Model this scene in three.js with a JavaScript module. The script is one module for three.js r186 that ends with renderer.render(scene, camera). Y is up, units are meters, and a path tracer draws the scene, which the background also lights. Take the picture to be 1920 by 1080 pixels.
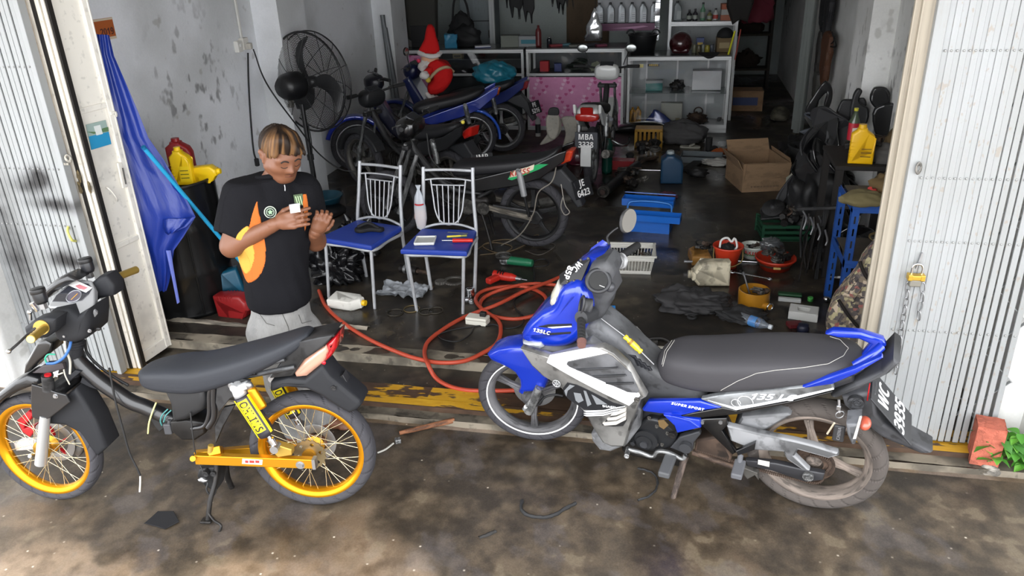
import * as THREE from 'three';
import { mergeGeometries, mergeVertices, toCreasedNormals } from 'three/addons/utils/BufferGeometryUtils.js';
import { RoundedBoxGeometry } from 'three/addons/geometries/RoundedBoxGeometry.js';

// ---------- camera, sky, exposure ----------
const scene = new THREE.Scene();
const CAM = { f: 1450, pitch: 24.2, roll: 2.13, yaw: 12.6, H: 2.3 };
const rad = (d) => d * Math.PI / 180;
const V = (x, y, z) => new THREE.Vector3(x, y, z);
const camF = V(-Math.sin(rad(CAM.yaw)) * Math.cos(rad(CAM.pitch)), -Math.sin(rad(CAM.pitch)), -Math.cos(rad(CAM.yaw)) * Math.cos(rad(CAM.pitch)));
const camR0 = V(Math.cos(rad(CAM.yaw)), 0, -Math.sin(rad(CAM.yaw)));
const camU0 = camR0.clone().cross(camF);
const camX = camR0.clone().multiplyScalar(Math.cos(rad(CAM.roll))).addScaledVector(camU0, -Math.sin(rad(CAM.roll)));
const camU = camR0.clone().multiplyScalar(Math.sin(rad(CAM.roll))).addScaledVector(camU0, Math.cos(rad(CAM.roll)));
const camera = new THREE.PerspectiveCamera(2 * Math.atan(540 / CAM.f) * 180 / Math.PI, 16 / 9, 0.05, 100);
camera.position.set(0, CAM.H, 0);
camera.quaternion.setFromRotationMatrix(new THREE.Matrix4().makeBasis(camX, camU, camF.clone().negate()));
camera.updateMatrixWorld(true);

const renderer = new THREE.WebGLRenderer({ antialias: true });
renderer.toneMapping = THREE.LinearToneMapping;
renderer.toneMappingExposure = 1.0;
renderer.shadowMap.enabled = true;

// an even overcast sky, a little brighter overhead
{
  const w = 64, h = 32, d = new Float32Array(w * h * 4);
  for (let y = 0; y < h; y++) {
    const s = Math.max(0, Math.sin(((y + .5) / h - .5) * Math.PI));
    const L = 6.8 * (1 + 0.25 * s) / 1.25;
    for (let x = 0; x < w; x++) d.set([L * .98, L * 1.0, L * 1.03, 1], (y * w + x) * 4);
  }
  const t = new THREE.DataTexture(d, w, h, THREE.RGBAFormat, THREE.FloatType);
  t.mapping = THREE.EquirectangularReflectionMapping; t.magFilter = THREE.LinearFilter; t.needsUpdate = true;
  scene.background = t; scene.environment = t;
}

// ---------- pixel of the photograph to a place ----------
function ray(px, py) { return camF.clone().multiplyScalar(CAM.f).addScaledVector(camX, px - 960).addScaledVector(camU, -(py - 540)).normalize(); }
function gp(px, py, h = 0) { const d = ray(px, py); return d.multiplyScalar((h - CAM.H) / d.y).add(V(0, CAM.H, 0)); }   // on the level y = h
function zp(px, py, z) { const d = ray(px, py); return d.multiplyScalar(z / d.z).add(V(0, CAM.H, 0)); }                 // on the wall z
function xp(px, py, x) { const d = ray(px, py); return d.multiplyScalar(x / d.x).add(V(0, CAM.H, 0)); }                 // on the wall x
const fl = (px, py) => gp(px, py, FL);
const FL = 0.10;                                    // the shop floor lies a step above the pavement
const zoom = (ox, oy, s) => (pts) => pts.map(([x, y]) => [ox + x * s, oy + y * s]);

// ---------- random numbers and noise ----------
function rng(seed) { let a = seed >>> 0; return () => { a = (a + 0x6D2B79F5) >>> 0; let t = a; t = Math.imul(t ^ (t >>> 15), t | 1); t ^= t + Math.imul(t ^ (t >>> 7), t | 61); return ((t ^ (t >>> 14)) >>> 0) / 4294967296; }; }
const hash = (x, y, s) => { let h = Math.imul(x, 374761393) + Math.imul(y, 668265263) + Math.imul(s, 974711); h = Math.imul(h ^ (h >>> 13), 1274126177); return ((h ^ (h >>> 16)) >>> 0) / 4294967296; };
const sm = (t) => t * t * (3 - 2 * t), mix = (a, b, t) => a + (b - a) * t, cl = (x, a = 0, b = 1) => Math.min(b, Math.max(a, x));
const step = (a, b, x) => sm(cl((x - a) / (b - a)));
function vn(x, y, per, s = 1) { const xi = Math.floor(x), yi = Math.floor(y), fx = sm(x - xi), fy = sm(y - yi), w = (k) => ((k % per) + per) % per; const a = w(xi), b = w(xi + 1), c = w(yi), d = w(yi + 1); return mix(mix(hash(a, c, s), hash(b, c, s), fx), mix(hash(a, d, s), hash(b, d, s), fx), fy); }
function fbm(u, v, base, oct, s = 1) { let a = .5, r = 0, n = 0, f = base; for (let i = 0; i < oct; i++) { r += a * vn(u * f, v * f, f, s + i * 17); n += a; a *= .5; f *= 2; } return r / n; }
const n3 = (x, y, z) => { const xi = Math.floor(x), yi = Math.floor(y), zi = Math.floor(z), fx = sm(x - xi), fy = sm(y - yi), fz = sm(z - zi), g = (a, b, c) => hash(xi + a, yi + b, 7 + (zi + c) * 131); return mix(mix(mix(g(0, 0, 0), g(1, 0, 0), fx), mix(g(0, 1, 0), g(1, 1, 0), fx), fy), mix(mix(g(0, 0, 1), g(1, 0, 1), fx), mix(g(0, 1, 1), g(1, 1, 1), fx), fy), fz); };

// ---------- textures and materials ----------
function tex(w, h, fn, srgb = true, wrap = true) {
  const d = new Uint8Array(w * h * 4);
  for (let y = 0; y < h; y++) for (let x = 0; x < w; x++) { const c = fn((x + .5) / w, (y + .5) / h, x, y), i = (y * w + x) * 4; d[i] = c[0]; d[i + 1] = c[1]; d[i + 2] = c[2]; d[i + 3] = c[3] ?? 255; }
  const t = new THREE.DataTexture(d, w, h); t.magFilter = THREE.LinearFilter; t.minFilter = THREE.LinearMipmapLinearFilter; t.generateMipmaps = true;
  if (wrap) t.wrapS = t.wrapT = THREE.RepeatWrapping; if (srgb) t.colorSpace = THREE.SRGBColorSpace; t.needsUpdate = true; return t;
}
const rgb = (hex) => [hex >> 16 & 255, hex >> 8 & 255, hex & 255];
const mix3 = (a, b, t) => [mix(a[0], b[0], t), mix(a[1], b[1], t), mix(a[2], b[2], t)];
const grey = (v) => [v * 255, v * 255, v * 255];
const canvasTex = (w, h, draw) => { const c = document.createElement('canvas'); c.width = w; c.height = h; const g = c.getContext('2d'); draw(g, w, h); const t = new THREE.CanvasTexture(c); t.colorSpace = THREE.SRGBColorSpace; return t; };
const grainT = tex(256, 256, (u, v) => grey(fbm(u, v, 32, 4, 91)), false);
const roughT = tex(512, 512, (u, v) => grey(.55 + .45 * step(.35, .7, fbm(u, v, 6, 5, 33))), false);
const dirtT = tex(512, 512, (u, v) => { const n = fbm(u, v, 5, 6, 12), m = fbm(u, v, 24, 4, 52); return grey(.62 + .38 * step(.3, .62, n) - .18 * step(.6, .75, m)); });
const softT = tex(512, 512, (u, v) => { const n = fbm(u, v, 4, 6, 14), m = fbm(u, v, 40, 3, 54); return grey(.9 + .1 * step(.35, .6, n) - .08 * step(.66, .8, m)); });
const mats = new Map();
function mat(color, rough = .55, metal = 0, o = {}) {
  const k = JSON.stringify([color, rough, metal, Object.keys(o).map((n) => [n, o[n]?.uuid ?? o[n]])]);
  if (!mats.has(k)) { const P = o.clearcoat || o.transmission || o.sheen || o.specularIntensity !== undefined; mats.set(k, new (P ? THREE.MeshPhysicalMaterial : THREE.MeshStandardMaterial)({ color, roughness: rough, metalness: metal, side: THREE.DoubleSide, ...o })); }
  return mats.get(k);
}
const dirty = (color, rough = .6, metal = 0, o = {}) => mat(color, rough, metal, { map: dirtT, ...o });
const soft = (color, rough = .6, metal = 0, o = {}) => mat(color, rough, metal, { map: softT, ...o });
const grainy = (color, rough = .6, o = {}) => mat(color, rough, 0, { bumpMap: grainT, bumpScale: .0006, specularIntensity: .5, ...o });

// ---------- geometry ----------
const prep = (g) => { for (const k of Object.keys(g.attributes)) if (!['position', 'normal', 'uv', 'color'].includes(k)) g.deleteAttribute(k); if (!g.attributes.normal) g.computeVertexNormals(); if (!g.attributes.uv) g.setAttribute('uv', new THREE.BufferAttribute(new Float32Array(g.attributes.position.count * 2), 2)); return g; };
const mg = (list) => { list = list.flat(9).map(prep); if (list.length === 1) return list[0]; return mergeGeometries(list.map((g) => g.index ? g.toNonIndexed() : g)); };
const at = (g, x = 0, y = 0, z = 0, rx = 0, ry = 0, rz = 0, s = 1) => g.applyMatrix4(new THREE.Matrix4().compose(V(x, y, z), new THREE.Quaternion().setFromEuler(new THREE.Euler(rx, ry, rz, 'YXZ')), Array.isArray(s) ? V(...s) : V(s, s, s)));
const box = (w, h, d, x = 0, y = 0, z = 0, rx = 0, ry = 0, rz = 0) => at(new THREE.BoxGeometry(w, h, d), x, y, z, rx, ry, rz);
const rbox = (w, h, d, r, x = 0, y = 0, z = 0, rx = 0, ry = 0, rz = 0) => at(new RoundedBoxGeometry(w, h, d, 2, Math.min(r, w / 2.02, h / 2.02, d / 2.02)), x, y, z, rx, ry, rz);
const cyl = (r0, r1, h, n = 20, x = 0, y = 0, z = 0, rx = 0, ry = 0, rz = 0) => at(new THREE.CylinderGeometry(r1, r0, h, n), x, y, z, rx, ry, rz);
const vec = (p) => p.isVector3 ? p : V(p[0], p[1], p[2] ?? 0);
const qY = (d) => new THREE.Quaternion().setFromUnitVectors(V(0, 1, 0), d);
function rod(a, b, r0, r1 = r0, n = 10) { a = vec(a); b = vec(b); const d = b.clone().sub(a), L = d.length(); return new THREE.CylinderGeometry(r1, r0, L, n).applyMatrix4(new THREE.Matrix4().compose(a.clone().add(b).multiplyScalar(.5), qY(d.normalize()), V(1, 1, 1))); }
function bar(a, b, w, h, roll = 0) { a = vec(a); b = vec(b); const d = b.clone().sub(a), L = d.length(); d.normalize(); const up = Math.abs(d.y) > .95 ? V(1, 0, 0) : V(0, 1, 0), s = up.clone().cross(d).normalize(), u = d.clone().cross(s); const m = new THREE.Matrix4().makeBasis(s, u, d); const g = new RoundedBoxGeometry(w, h, L, 1, Math.min(w, h) * .12); if (roll) g.rotateZ(roll); return g.applyMatrix4(m).translate(...a.clone().add(b).multiplyScalar(.5).toArray()); }
const curve = (pts, closed = false) => new THREE.CatmullRomCurve3(pts.map(vec), closed, 'centripetal');
const tube = (pts, r, seg = 0, n = 8, closed = false) => new THREE.TubeGeometry(curve(pts, closed), seg || Math.max(8, pts.length * 6), r, n, closed);
const lathe = (prof, n = 28) => new THREE.LatheGeometry(prof.map(([r, y]) => new THREE.Vector2(Math.max(r, 0), y)), n);
const ball = (rx, ry, rz, x, y, z, n = 16) => at(new THREE.SphereGeometry(1, n, Math.round(n * .7)), x, y, z, 0, 0, 0, [rx, ry, rz]);
const torus = (R, r, x = 0, y = 0, z = 0, rx = 0, ry = 0, n = 32, m = 8, arc = 6.2832) => at(new THREE.TorusGeometry(R, r, m, n, arc), x, y, z, rx, ry);
function shapeOf(pts, smooth, holes) {
  const s = new THREE.Shape(), run = (sh, p) => { if (smooth) { const c = new THREE.CatmullRomCurve3(p.map(([x, y]) => V(x, y, 0)), true, 'centripetal').getPoints(p.length * 5).slice(0, -1); sh.setFromPoints(c.map((q) => new THREE.Vector2(q.x, q.y))); } else sh.setFromPoints(p.map(([x, y]) => new THREE.Vector2(x, y))); return sh; };
  run(s, pts); for (const h of holes ?? []) s.holes.push(run(new THREE.Path(), h)); return s;
}
// an outline with thickness: z0 is the far face, z0 + t the near one; bev rounds its edges inside the outline
function plate(pts, z0, t, bev = .002, smooth = false, seg = 2, holes) { const b = Math.min(bev, t * .49); return new THREE.ExtrudeGeometry(shapeOf(pts, smooth, holes), { depth: Math.max(t - 2 * b, 1e-4), bevelEnabled: b > 0, bevelThickness: b, bevelSize: bev, bevelOffset: -bev, bevelSegments: seg, curveSegments: 8 }).translate(0, 0, z0 + b); }
const softPlate = (...a) => toCreasedNormals(plate(...a), .95);
// rings of points skinned into a closed body
function skin(rings, closed = true, caps = true) {
  const n = rings[0].length, P = [], uv = [], I = [];
  rings.forEach((r, i) => r.forEach((p, j) => { P.push(p[0], p[1], p[2]); uv.push(j / n, i / (rings.length - 1)); }));
  for (let i = 0; i < rings.length - 1; i++) for (let j = 0; j < (closed ? n : n - 1); j++) { const a = i * n + j, b = i * n + (j + 1) % n, c = a + n, d = b + n; I.push(a, b, d, a, d, c); }
  if (caps) for (const [k, f] of [[0, 1], [rings.length - 1, 0]]) { const c = rings[k].reduce((s, p) => [s[0] + p[0] / n, s[1] + p[1] / n, s[2] + p[2] / n], [0, 0, 0]), q = P.length / 3; P.push(...c); uv.push(.5, k ? 1 : 0); for (let j = 0; j < n; j++) { const a = k * n + j, b = k * n + (j + 1) % n; f ? I.push(q, b, a) : I.push(q, a, b); } }
  const g = new THREE.BufferGeometry(); g.setAttribute('position', new THREE.Float32BufferAttribute(P, 3)); g.setAttribute('uv', new THREE.Float32BufferAttribute(uv, 2)); g.setIndex(I); g.computeVertexNormals(); return g;
}
// a body along x: stations [x, yBottom, yTop, halfWidth, (roundness 2 = ellipse, 4 = boxy)]
function loftX(st, n = 28, sub = 4) {
  const cv = st.map((s) => [s[0], s[1], s[2], s[3], s[4] ?? 2.6]), rings = [];
  for (let i = 0; i < cv.length - 1; i++) for (let k = 0; k < sub + (i === cv.length - 2 ? 1 : 0); k++) {
    const t = k / sub, p0 = cv[Math.max(0, i - 1)], p1 = cv[i], p2 = cv[i + 1], p3 = cv[Math.min(cv.length - 1, i + 2)];
    const q = p1.map((_, j) => { const a = p1[j], b = p2[j], m0 = i ? (b - p0[j]) / 2 : b - a, m1 = i < cv.length - 2 ? (p3[j] - a) / 2 : b - a; return (2 * t ** 3 - 3 * t * t + 1) * a + (t ** 3 - 2 * t * t + t) * m0 + (-2 * t ** 3 + 3 * t * t) * b + (t ** 3 - t * t) * m1; });
    const r = []; for (let j = 0; j < n; j++) { const A = j / n * 2 * Math.PI, c = Math.cos(A), s = Math.sin(A), e = 2 / q[4]; r.push([q[0], (q[1] + q[2]) / 2 + (q[2] - q[1]) / 2 * Math.sign(s) * Math.abs(s) ** e, q[3] * Math.sign(c) * Math.abs(c) ** e]); } rings.push(r);
  }
  return skin(rings);
}
const noisy = (g, amp, f, seed = 0, dir) => { g = mergeVertices(prep(g), 1e-5); const p = g.attributes.position, nn = g.attributes.normal; for (let i = 0; i < p.count; i++) { const x = p.getX(i), y = p.getY(i), z = p.getZ(i); const d = (n3(x * f + seed, y * f + 9, z * f + 3) - .5 + .5 * (n3(x * f * 2.7 + seed, y * f * 2.7, z * f * 2.7) - .5)) * 2 * amp; const v = dir ?? [nn.getX(i), nn.getY(i), nn.getZ(i)]; p.setXYZ(i, x + v[0] * d, y + v[1] * d, z + v[2] * d); } g.computeVertexNormals(); return g; };
const uvScale = (g, s, t = s) => { const u = g.attributes.uv; for (let i = 0; i < u.count; i++) u.setXY(i, u.getX(i) * s, u.getY(i) * t); return g; };
// texture coordinates in metres from position, by the way each face points
function uvBox(g, s = 1) { g = g.index ? g.toNonIndexed() : g; prep(g); const p = g.attributes.position, n = g.attributes.normal, u = g.attributes.uv; for (let i = 0; i < p.count; i++) { const a = Math.abs(n.getX(i)), b = Math.abs(n.getY(i)), c = Math.abs(n.getZ(i)); const x = p.getX(i) * s, y = p.getY(i) * s, z = p.getZ(i) * s; if (b >= a && b >= c) u.setXY(i, x, -z); else if (a >= c) u.setXY(i, z, y); else u.setXY(i, x, y); } return g; }

// ---------- scene graph ----------
const taken = new Map();
function numbered(n) { const k = taken.get(n) ?? 0; taken.set(n, k + 1); return k ? n + '_' + String(k).padStart(3, '0') : n; }
function M(name, geo, m, parent = scene) { const o = new THREE.Mesh(Array.isArray(geo) ? mg(geo) : prep(geo), m); o.name = parent === scene ? numbered(name) : name; o.castShadow = o.receiveShadow = true; parent.add(o); return o; }
function G(name, parent) { const o = new THREE.Group(); o.name = name; parent.add(o); return o; }
function tag(o, label, category, group) { o.userData.label = label; o.userData.category = category; if (group) o.userData.group = group; return o; }
function thing(name, label, category, pos = [0, 0, 0], ry = 0, group) { const o = new THREE.Group(); o.name = numbered(name); scene.add(o); const p = vec(pos); o.position.copy(p); o.rotation.y = ry; return tag(o, label, category, group); }
function one(name, label, category, geo, m, pos = [0, 0, 0], ry = 0, group) { const o = M(name, geo, m); o.position.copy(vec(pos)); o.rotation.y = ry; return tag(o, label, category, group); }
function struct(name, geo, m) { const o = M(name, geo, m); o.userData.kind = 'structure'; return o; }
const stuffPart = (o) => { o.userData.kind = 'stuff'; return o; };
const copy = (o, label, pos, ry = o.rotation.y) => { const c = o.clone(); c.name = numbered(o.name.replace(/_\d\d\d$/, '')); c.userData = { ...o.userData, label }; c.position.copy(vec(pos)); c.rotation.y = ry; scene.add(c); return c; };

// a frame standing on the ground: x to the tail (or right), y up, z to the viewer; pixels of the photograph fall on its planes z = const
class Frame {
  constructor(pos, ry, lean = 0) { this.pos = vec(pos); this.e = new THREE.Euler(lean, ry, 0, 'YXZ'); this.m = new THREE.Matrix4().compose(this.pos, new THREE.Quaternion().setFromEuler(this.e), V(1, 1, 1)); this.i = this.m.clone().invert(); this.o = V(0, CAM.H, 0).applyMatrix4(this.i); }
  set(o) { o.position.copy(this.pos); o.rotation.copy(this.e); return o; }
  p(px, py, z = 0) { const d = ray(px, py).transformDirection(this.i); const t = (z - this.o.z) / d.z; return [this.o.x + d.x * t, this.o.y + d.y * t, z]; }
  q(pts, z = 0) { return pts.map(([x, y, zz]) => this.p(x, y, zz ?? z)); }
  o2(pts, z = 0) { return pts.map(([x, y]) => this.p(x, y, z).slice(0, 2)); }
}
// a shape held by a field: cells along the surface joined into a mesh (surface nets)
function netMesh(f, lo, hi, c) {
  const n = [0, 1, 2].map((k) => Math.ceil((hi[k] - lo[k]) / c) + 1), id = (i, j, k) => i + n[0] * (j + n[1] * k), F = new Float32Array(n[0] * n[1] * n[2]);
  for (let k = 0; k < n[2]; k++) for (let j = 0; j < n[1]; j++) for (let i = 0; i < n[0]; i++) F[id(i, j, k)] = f(lo[0] + i * c, lo[1] + j * c, lo[2] + k * c);
  const at_ = new Int32Array(F.length).fill(-1), P = [], I = [];
  for (let k = 0; k < n[2] - 1; k++) for (let j = 0; j < n[1] - 1; j++) for (let i = 0; i < n[0] - 1; i++) {
    let m = 0, s = [0, 0, 0]; const g = [];
    for (let b = 0; b < 8; b++) g.push(F[id(i + (b & 1), j + (b >> 1 & 1), k + (b >> 2))]);
    const neg = g.filter((v) => v < 0).length; if (!neg || neg === 8) continue;
    for (let b = 0; b < 8; b++) for (const d of [1, 2, 4]) if (!(b & d) && (g[b] < 0) !== (g[b | d] < 0)) { const t = g[b] / (g[b] - g[b | d]); s[0] += (b & 1) + (d === 1 ? t : 0); s[1] += (b >> 1 & 1) + (d === 2 ? t : 0); s[2] += (b >> 2) + (d === 4 ? t : 0); m++; }
    at_[id(i, j, k)] = P.length / 3; P.push(lo[0] + (i + s[0] / m) * c, lo[1] + (j + s[1] / m) * c, lo[2] + (k + s[2] / m) * c);
  }
  const quad = (a, b, c2, d, flip) => { if (a < 0 || b < 0 || c2 < 0 || d < 0) return; flip ? I.push(a, c2, b, a, d, c2) : I.push(a, b, c2, a, c2, d); };
  for (let k = 1; k < n[2] - 1; k++) for (let j = 1; j < n[1] - 1; j++) for (let i = 1; i < n[0] - 1; i++) {
    const a = F[id(i, j, k)] < 0;
    if (a !== F[id(i + 1, j, k)] < 0) quad(at_[id(i, j - 1, k - 1)], at_[id(i, j, k - 1)], at_[id(i, j, k)], at_[id(i, j - 1, k)], !a);
    if (a !== F[id(i, j + 1, k)] < 0) quad(at_[id(i - 1, j, k - 1)], at_[id(i - 1, j, k)], at_[id(i, j, k)], at_[id(i, j, k - 1)], !a);
    if (a !== F[id(i, j, k + 1)] < 0) quad(at_[id(i - 1, j - 1, k)], at_[id(i, j - 1, k)], at_[id(i, j, k)], at_[id(i - 1, j, k)], !a);
  }
  const g = new THREE.BufferGeometry(); g.setAttribute('position', new THREE.Float32BufferAttribute(P, 3)); g.setIndex(I); g.computeVertexNormals(); return prep(g);
}
// distance to a capsule that tapers from ra to rb
const caps = (a, b, ra, rb) => { const d = [b[0] - a[0], b[1] - a[1], b[2] - a[2]], L = d[0] ** 2 + d[1] ** 2 + d[2] ** 2; return (x, y, z) => { const h = cl(((x - a[0]) * d[0] + (y - a[1]) * d[1] + (z - a[2]) * d[2]) / L); return Math.hypot(x - a[0] - d[0] * h, y - a[1] - d[1] * h, z - a[2] - d[2] * h) - (ra + (rb - ra) * h); }; };
const smin = (a, b, k) => { const h = Math.max(k - Math.abs(a - b), 0) / k; return Math.min(a, b) - h * h * k * .25; };

// ---------- the setting ----------
const concreteT = tex(1536, 768, (u, v, x, y) => {                 // damp, oil-stained pavement with shade painted in toward the sill, 6.4 by 3.2 metres
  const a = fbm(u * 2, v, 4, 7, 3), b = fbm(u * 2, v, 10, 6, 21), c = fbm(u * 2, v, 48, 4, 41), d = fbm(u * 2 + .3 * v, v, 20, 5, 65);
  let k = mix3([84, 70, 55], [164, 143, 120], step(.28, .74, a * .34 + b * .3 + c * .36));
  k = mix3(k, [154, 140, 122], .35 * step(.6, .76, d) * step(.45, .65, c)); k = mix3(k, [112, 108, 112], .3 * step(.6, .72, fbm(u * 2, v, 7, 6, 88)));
  const oil = step(-.05, .07, a * .45 + b * .4 + c * .15 - (v > .56 ? .68 - .34 * Math.min(1, (v - .56) / .3) : .68)); const w2 = fbm(u * 2, v, 18, 5, 97); k = mix3(k, mix3(mix3([38, 33, 27], [76, 66, 53], step(.3, .7, w2 * .45 + c * .55)), [70, 68, 74], .4 * step(.58, .68, d)), .85 * oil); k = mix3(k, [128, 118, 98], .3 * step(.62, .7, w2) * step(.5, .6, c));   // oil patches with sheen spots, painted denser toward the sill to deepen its shade
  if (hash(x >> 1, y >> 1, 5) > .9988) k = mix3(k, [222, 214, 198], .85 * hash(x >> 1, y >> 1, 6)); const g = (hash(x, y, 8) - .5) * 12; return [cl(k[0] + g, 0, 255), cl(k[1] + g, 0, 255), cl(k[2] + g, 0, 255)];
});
const wetT = tex(1024, 512, (u, v) => grey(mix(.28, .62, step(.36, .62, fbm(u * 2, v, 5, 6, 71))) ), false);
const oilT = tex(1024, 1024, (u, v, x, y) => {                       // trodden shop floor, black with oil
  const a = fbm(u, v, 5, 6, 111), b = fbm(u, v, 16, 5, 131), c = fbm(u, v, 60, 3, 151);
  let k = mix3([32, 29, 26], [80, 71, 59], step(.32, .7, a * .5 + b * .3 + c * .2)); k = mix3(k, [18, 16, 15], .8 * step(.52, .64, b) * step(.42, .56, a)); k = mix3(k, [112, 102, 84], .4 * step(.66, .76, fbm(u, v, 12, 5, 171)));
  if (hash(x >> 1, y >> 1, 15) > .9992) k = mix3(k, [170, 165, 150], .7); const g = (hash(x, y, 18) - .5) * 8; return [cl(k[0] + g, 0, 255), cl(k[1] + g, 0, 255), cl(k[2] + g, 0, 255)];
});
const oilR = tex(512, 512, (u, v) => grey(mix(.22, .55, step(.34, .64, fbm(u, v, 6, 5, 191)))), false);
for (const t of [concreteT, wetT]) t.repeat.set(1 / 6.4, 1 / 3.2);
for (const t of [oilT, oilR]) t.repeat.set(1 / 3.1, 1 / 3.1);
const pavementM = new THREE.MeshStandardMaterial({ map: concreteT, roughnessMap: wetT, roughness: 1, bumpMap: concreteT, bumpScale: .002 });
const floorM = new THREE.MeshStandardMaterial({ map: oilT, roughnessMap: oilR, roughness: 1, bumpMap: oilT, bumpScale: .002 });
// painted plaster, with greasy smears; smear(u, v) in metres says where hands and parts have rubbed
const plaster = (base, seed, smear) => { const t = tex(1024, 512, (u, v, x, y) => { const X = u * 8, Y = v * 4, a = fbm(u * 2, v, 4, 5, seed), b = fbm(u * 2, v, 30, 4, seed + 9); let k = mix3(base, [base[0] * .86, base[1] * .86, base[2] * .85], step(.4, .75, a)); const s = smear(X, Y); if (s > 0) k = mix3(k, [62, 60, 60], .5 * s * step(.6, .74, fbm(u * 2 + Y * .02, v * .6, 64, 4, seed + 31))); k = mix3(k, [150, 148, 142], .4 * step(.76, .82, b)); const g = (hash(x, y, seed) - .5) * 6; return [k[0] + g, k[1] + g, k[2] + g]; }); t.repeat.set(1 / 8, 1 / 4); return new THREE.MeshStandardMaterial({ map: t, roughness: .75, bumpMap: grainT, bumpScale: .0008 }); };
const near = (X, Y, x, y, rx, ry) => cl(1.4 - Math.hypot((X - x) / rx, (Y - y) / ry));
// u runs with z on side walls (z from -13 to -3 wraps every 8 m)
const wallLM = plaster([238, 240, 244], 301, (X, Y) => Math.max(near(X, Y, 8 - 5.35, 1.25, .5, .6), near(X, Y, 8 - 5.0, .8, .4, .4)));
const wallRM = plaster([228, 228, 226], 331, (X, Y) => Math.max(near(X, Y, 8 - 5.7, 1.3, .8, .5), near(X, Y, 8 - 6.6, 1.0, .6, .5)));
const wallM = plaster([176, 184, 182], 361, () => .0);
const W = (x0, x1, y0, y1, z0, z1) => uvBox(box(x1 - x0, y1 - y0, z1 - z0, (x0 + x1) / 2, (y0 + y1) / 2, (z0 + z1) / 2));

const XL = -3.6, XR = 1.52, ZF = -3.385, ZB = -11.5, CEIL = 3.6;
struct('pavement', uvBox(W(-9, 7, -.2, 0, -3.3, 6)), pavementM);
struct('floor', uvBox(W(XL - .1, XR + 2, -.2, FL, -14, -3.74)), floorM);
const wl = struct('wall_left', W(XL - .2, XL, 0, CEIL, -14, -3.42), wallLM);
M('pillar', W(XL - .1, -3.36, 0, CEIL, -6.87, -6.36), wallLM, wl); M('pillar', W(XL - .1, -3.36, 0, CEIL, -9.6, -9.1), wallLM, wl);
const wr = struct('wall_right', W(XR, XR + .2, 0, CEIL, -9.1, -3.42), wallRM);
M('pillar', W(1.34, XR + .1, 0, CEIL, -6.9, -6.36), wallRM, wr);
struct('wall_right_rear', W(1.58, 1.78, 0, CEIL, -14, -9.1), wallRM);
struct('wall_back', W(XL - .1, .62, 0, CEIL, ZB - .2, ZB), wallM);
struct('wall_corridor', W(XL - .3, 3, 0, CEIL, -14.1, -13.9), wallM);
struct('ceiling', W(XL - .3, XR + 1.6, CEIL, CEIL + .2, -14.2, -3.3), mat(0xb9b8b4, .9));
struct('wall_front_lintel', W(-6, 4, 3.05, 4.4, -3.62, -3.3), wallM);
struct('ceiling_walkway', W(-9, 7, 3.1, 3.3, -3.3, -1.0), mat(0xb9b8b4, .9));
struct('wall_front_left', uvBox(new RoundedBoxGeometry(1.6, 3.6, .5, 3, .05).translate(-4.53, 1.7, -3.46)), plaster([214, 214, 212], 391, (X, Y) => .9 * near(X, Y, 8 - 3.9, .7, .5, .7)));
struct('wall_front_right', uvBox(new RoundedBoxGeometry(1.6, 3.6, .5, 3, .04).translate(2.43, 1.7, -3.46)), plaster([214, 214, 210], 421, (X, Y) => .3 * near(X, Y, 1.9, .1, .5, .2)));

// the sill: kerb, gate track with flaking yellow paint, gutter, and the worn concrete lip of the floor
const yellowT = tex(1024, 256, (u, v, x, y) => { const a = fbm(u * 4, v, 4, 6, 501), b = fbm(u * 4, v, 24, 4, 521); const X = -3.5 + u * 5.6; const bare = v > .66 ? -1 : v > .5 ? (v > .57 ? .55 : .42) : X < -2.35 ? .72 : X < -1.25 ? .57 - .5 * Math.max(0, (X + 1.75)) : X > .3 ? .45 : .40; let k = mix3([52, 36, 26], [88, 68, 52], b); k = mix3(k, mix3([176, 128, 24], [208, 164, 44], b), step(bare + .02, bare - .03, a * .7 + b * .3)); return k; }, true, false);
const yelM = new THREE.MeshStandardMaterial({ map: yellowT, roughness: .5, bumpMap: yellowT, bumpScale: .002 });
const strip = (z0, z1, y0, y1, x0 = -3.5, x1 = 2.1) => { const g = box(x1 - x0, y1 - y0, z1 - z0, (x0 + x1) / 2, (y0 + y1) / 2, (z0 + z1) / 2).toNonIndexed(), p = g.attributes.position, u = g.attributes.uv; for (let i = 0; i < p.count; i++) u.setXY(i, (p.getX(i) + 3.5) / 5.6, (p.getZ(i) + 3.6) / .4 * .9 + (p.getY(i) > .04 ? 0 : .05)); return g; };
const stepM = dirty(0x82796a, .7, 0, { bumpMap: grainT, bumpScale: .002 });
const rough1 = (w, h, d, x, y, z, s, a = .006) => { const g = new THREE.BoxGeometry(w, h, d, 160, 2, 4).translate(x, y, z); return uvBox(noisy(g, a, 9, s)); };
struct('trim_1', rough1(5.7, .06, .09, -.75, .005, -3.275, 3), stepM);
const tr2 = struct('trim_2', strip(-3.37, -3.30, 0, .062), yelM); M('track_groove', strip(-3.385, -3.37, 0, .04), mat(0x2a2420, .7), tr2); M('rear_track', strip(-3.50, -3.385, 0, .056), yelM, tr2);
struct('trim_3', uvBox(W(-3.7, 2.2, -.1, .045, -3.76, -3.50)), floorM);
struct('trim_4', rough1(5.7, .07, .10, -.75, .068, -3.775, 23, .009), dirty(0x8d8474, .75));
{ const P = [[307, 597], [360, 602], [430, 608], [520, 613], [600, 610], [690, 617]].map(([x, y]) => fl(x, y)); struct('trim_5', noisy(tube(P.map((p) => [p.x, FL - .012, p.z]), .028, 60, 8), .012, 14, 5), dirty(0x9a9182, .8)); }

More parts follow.
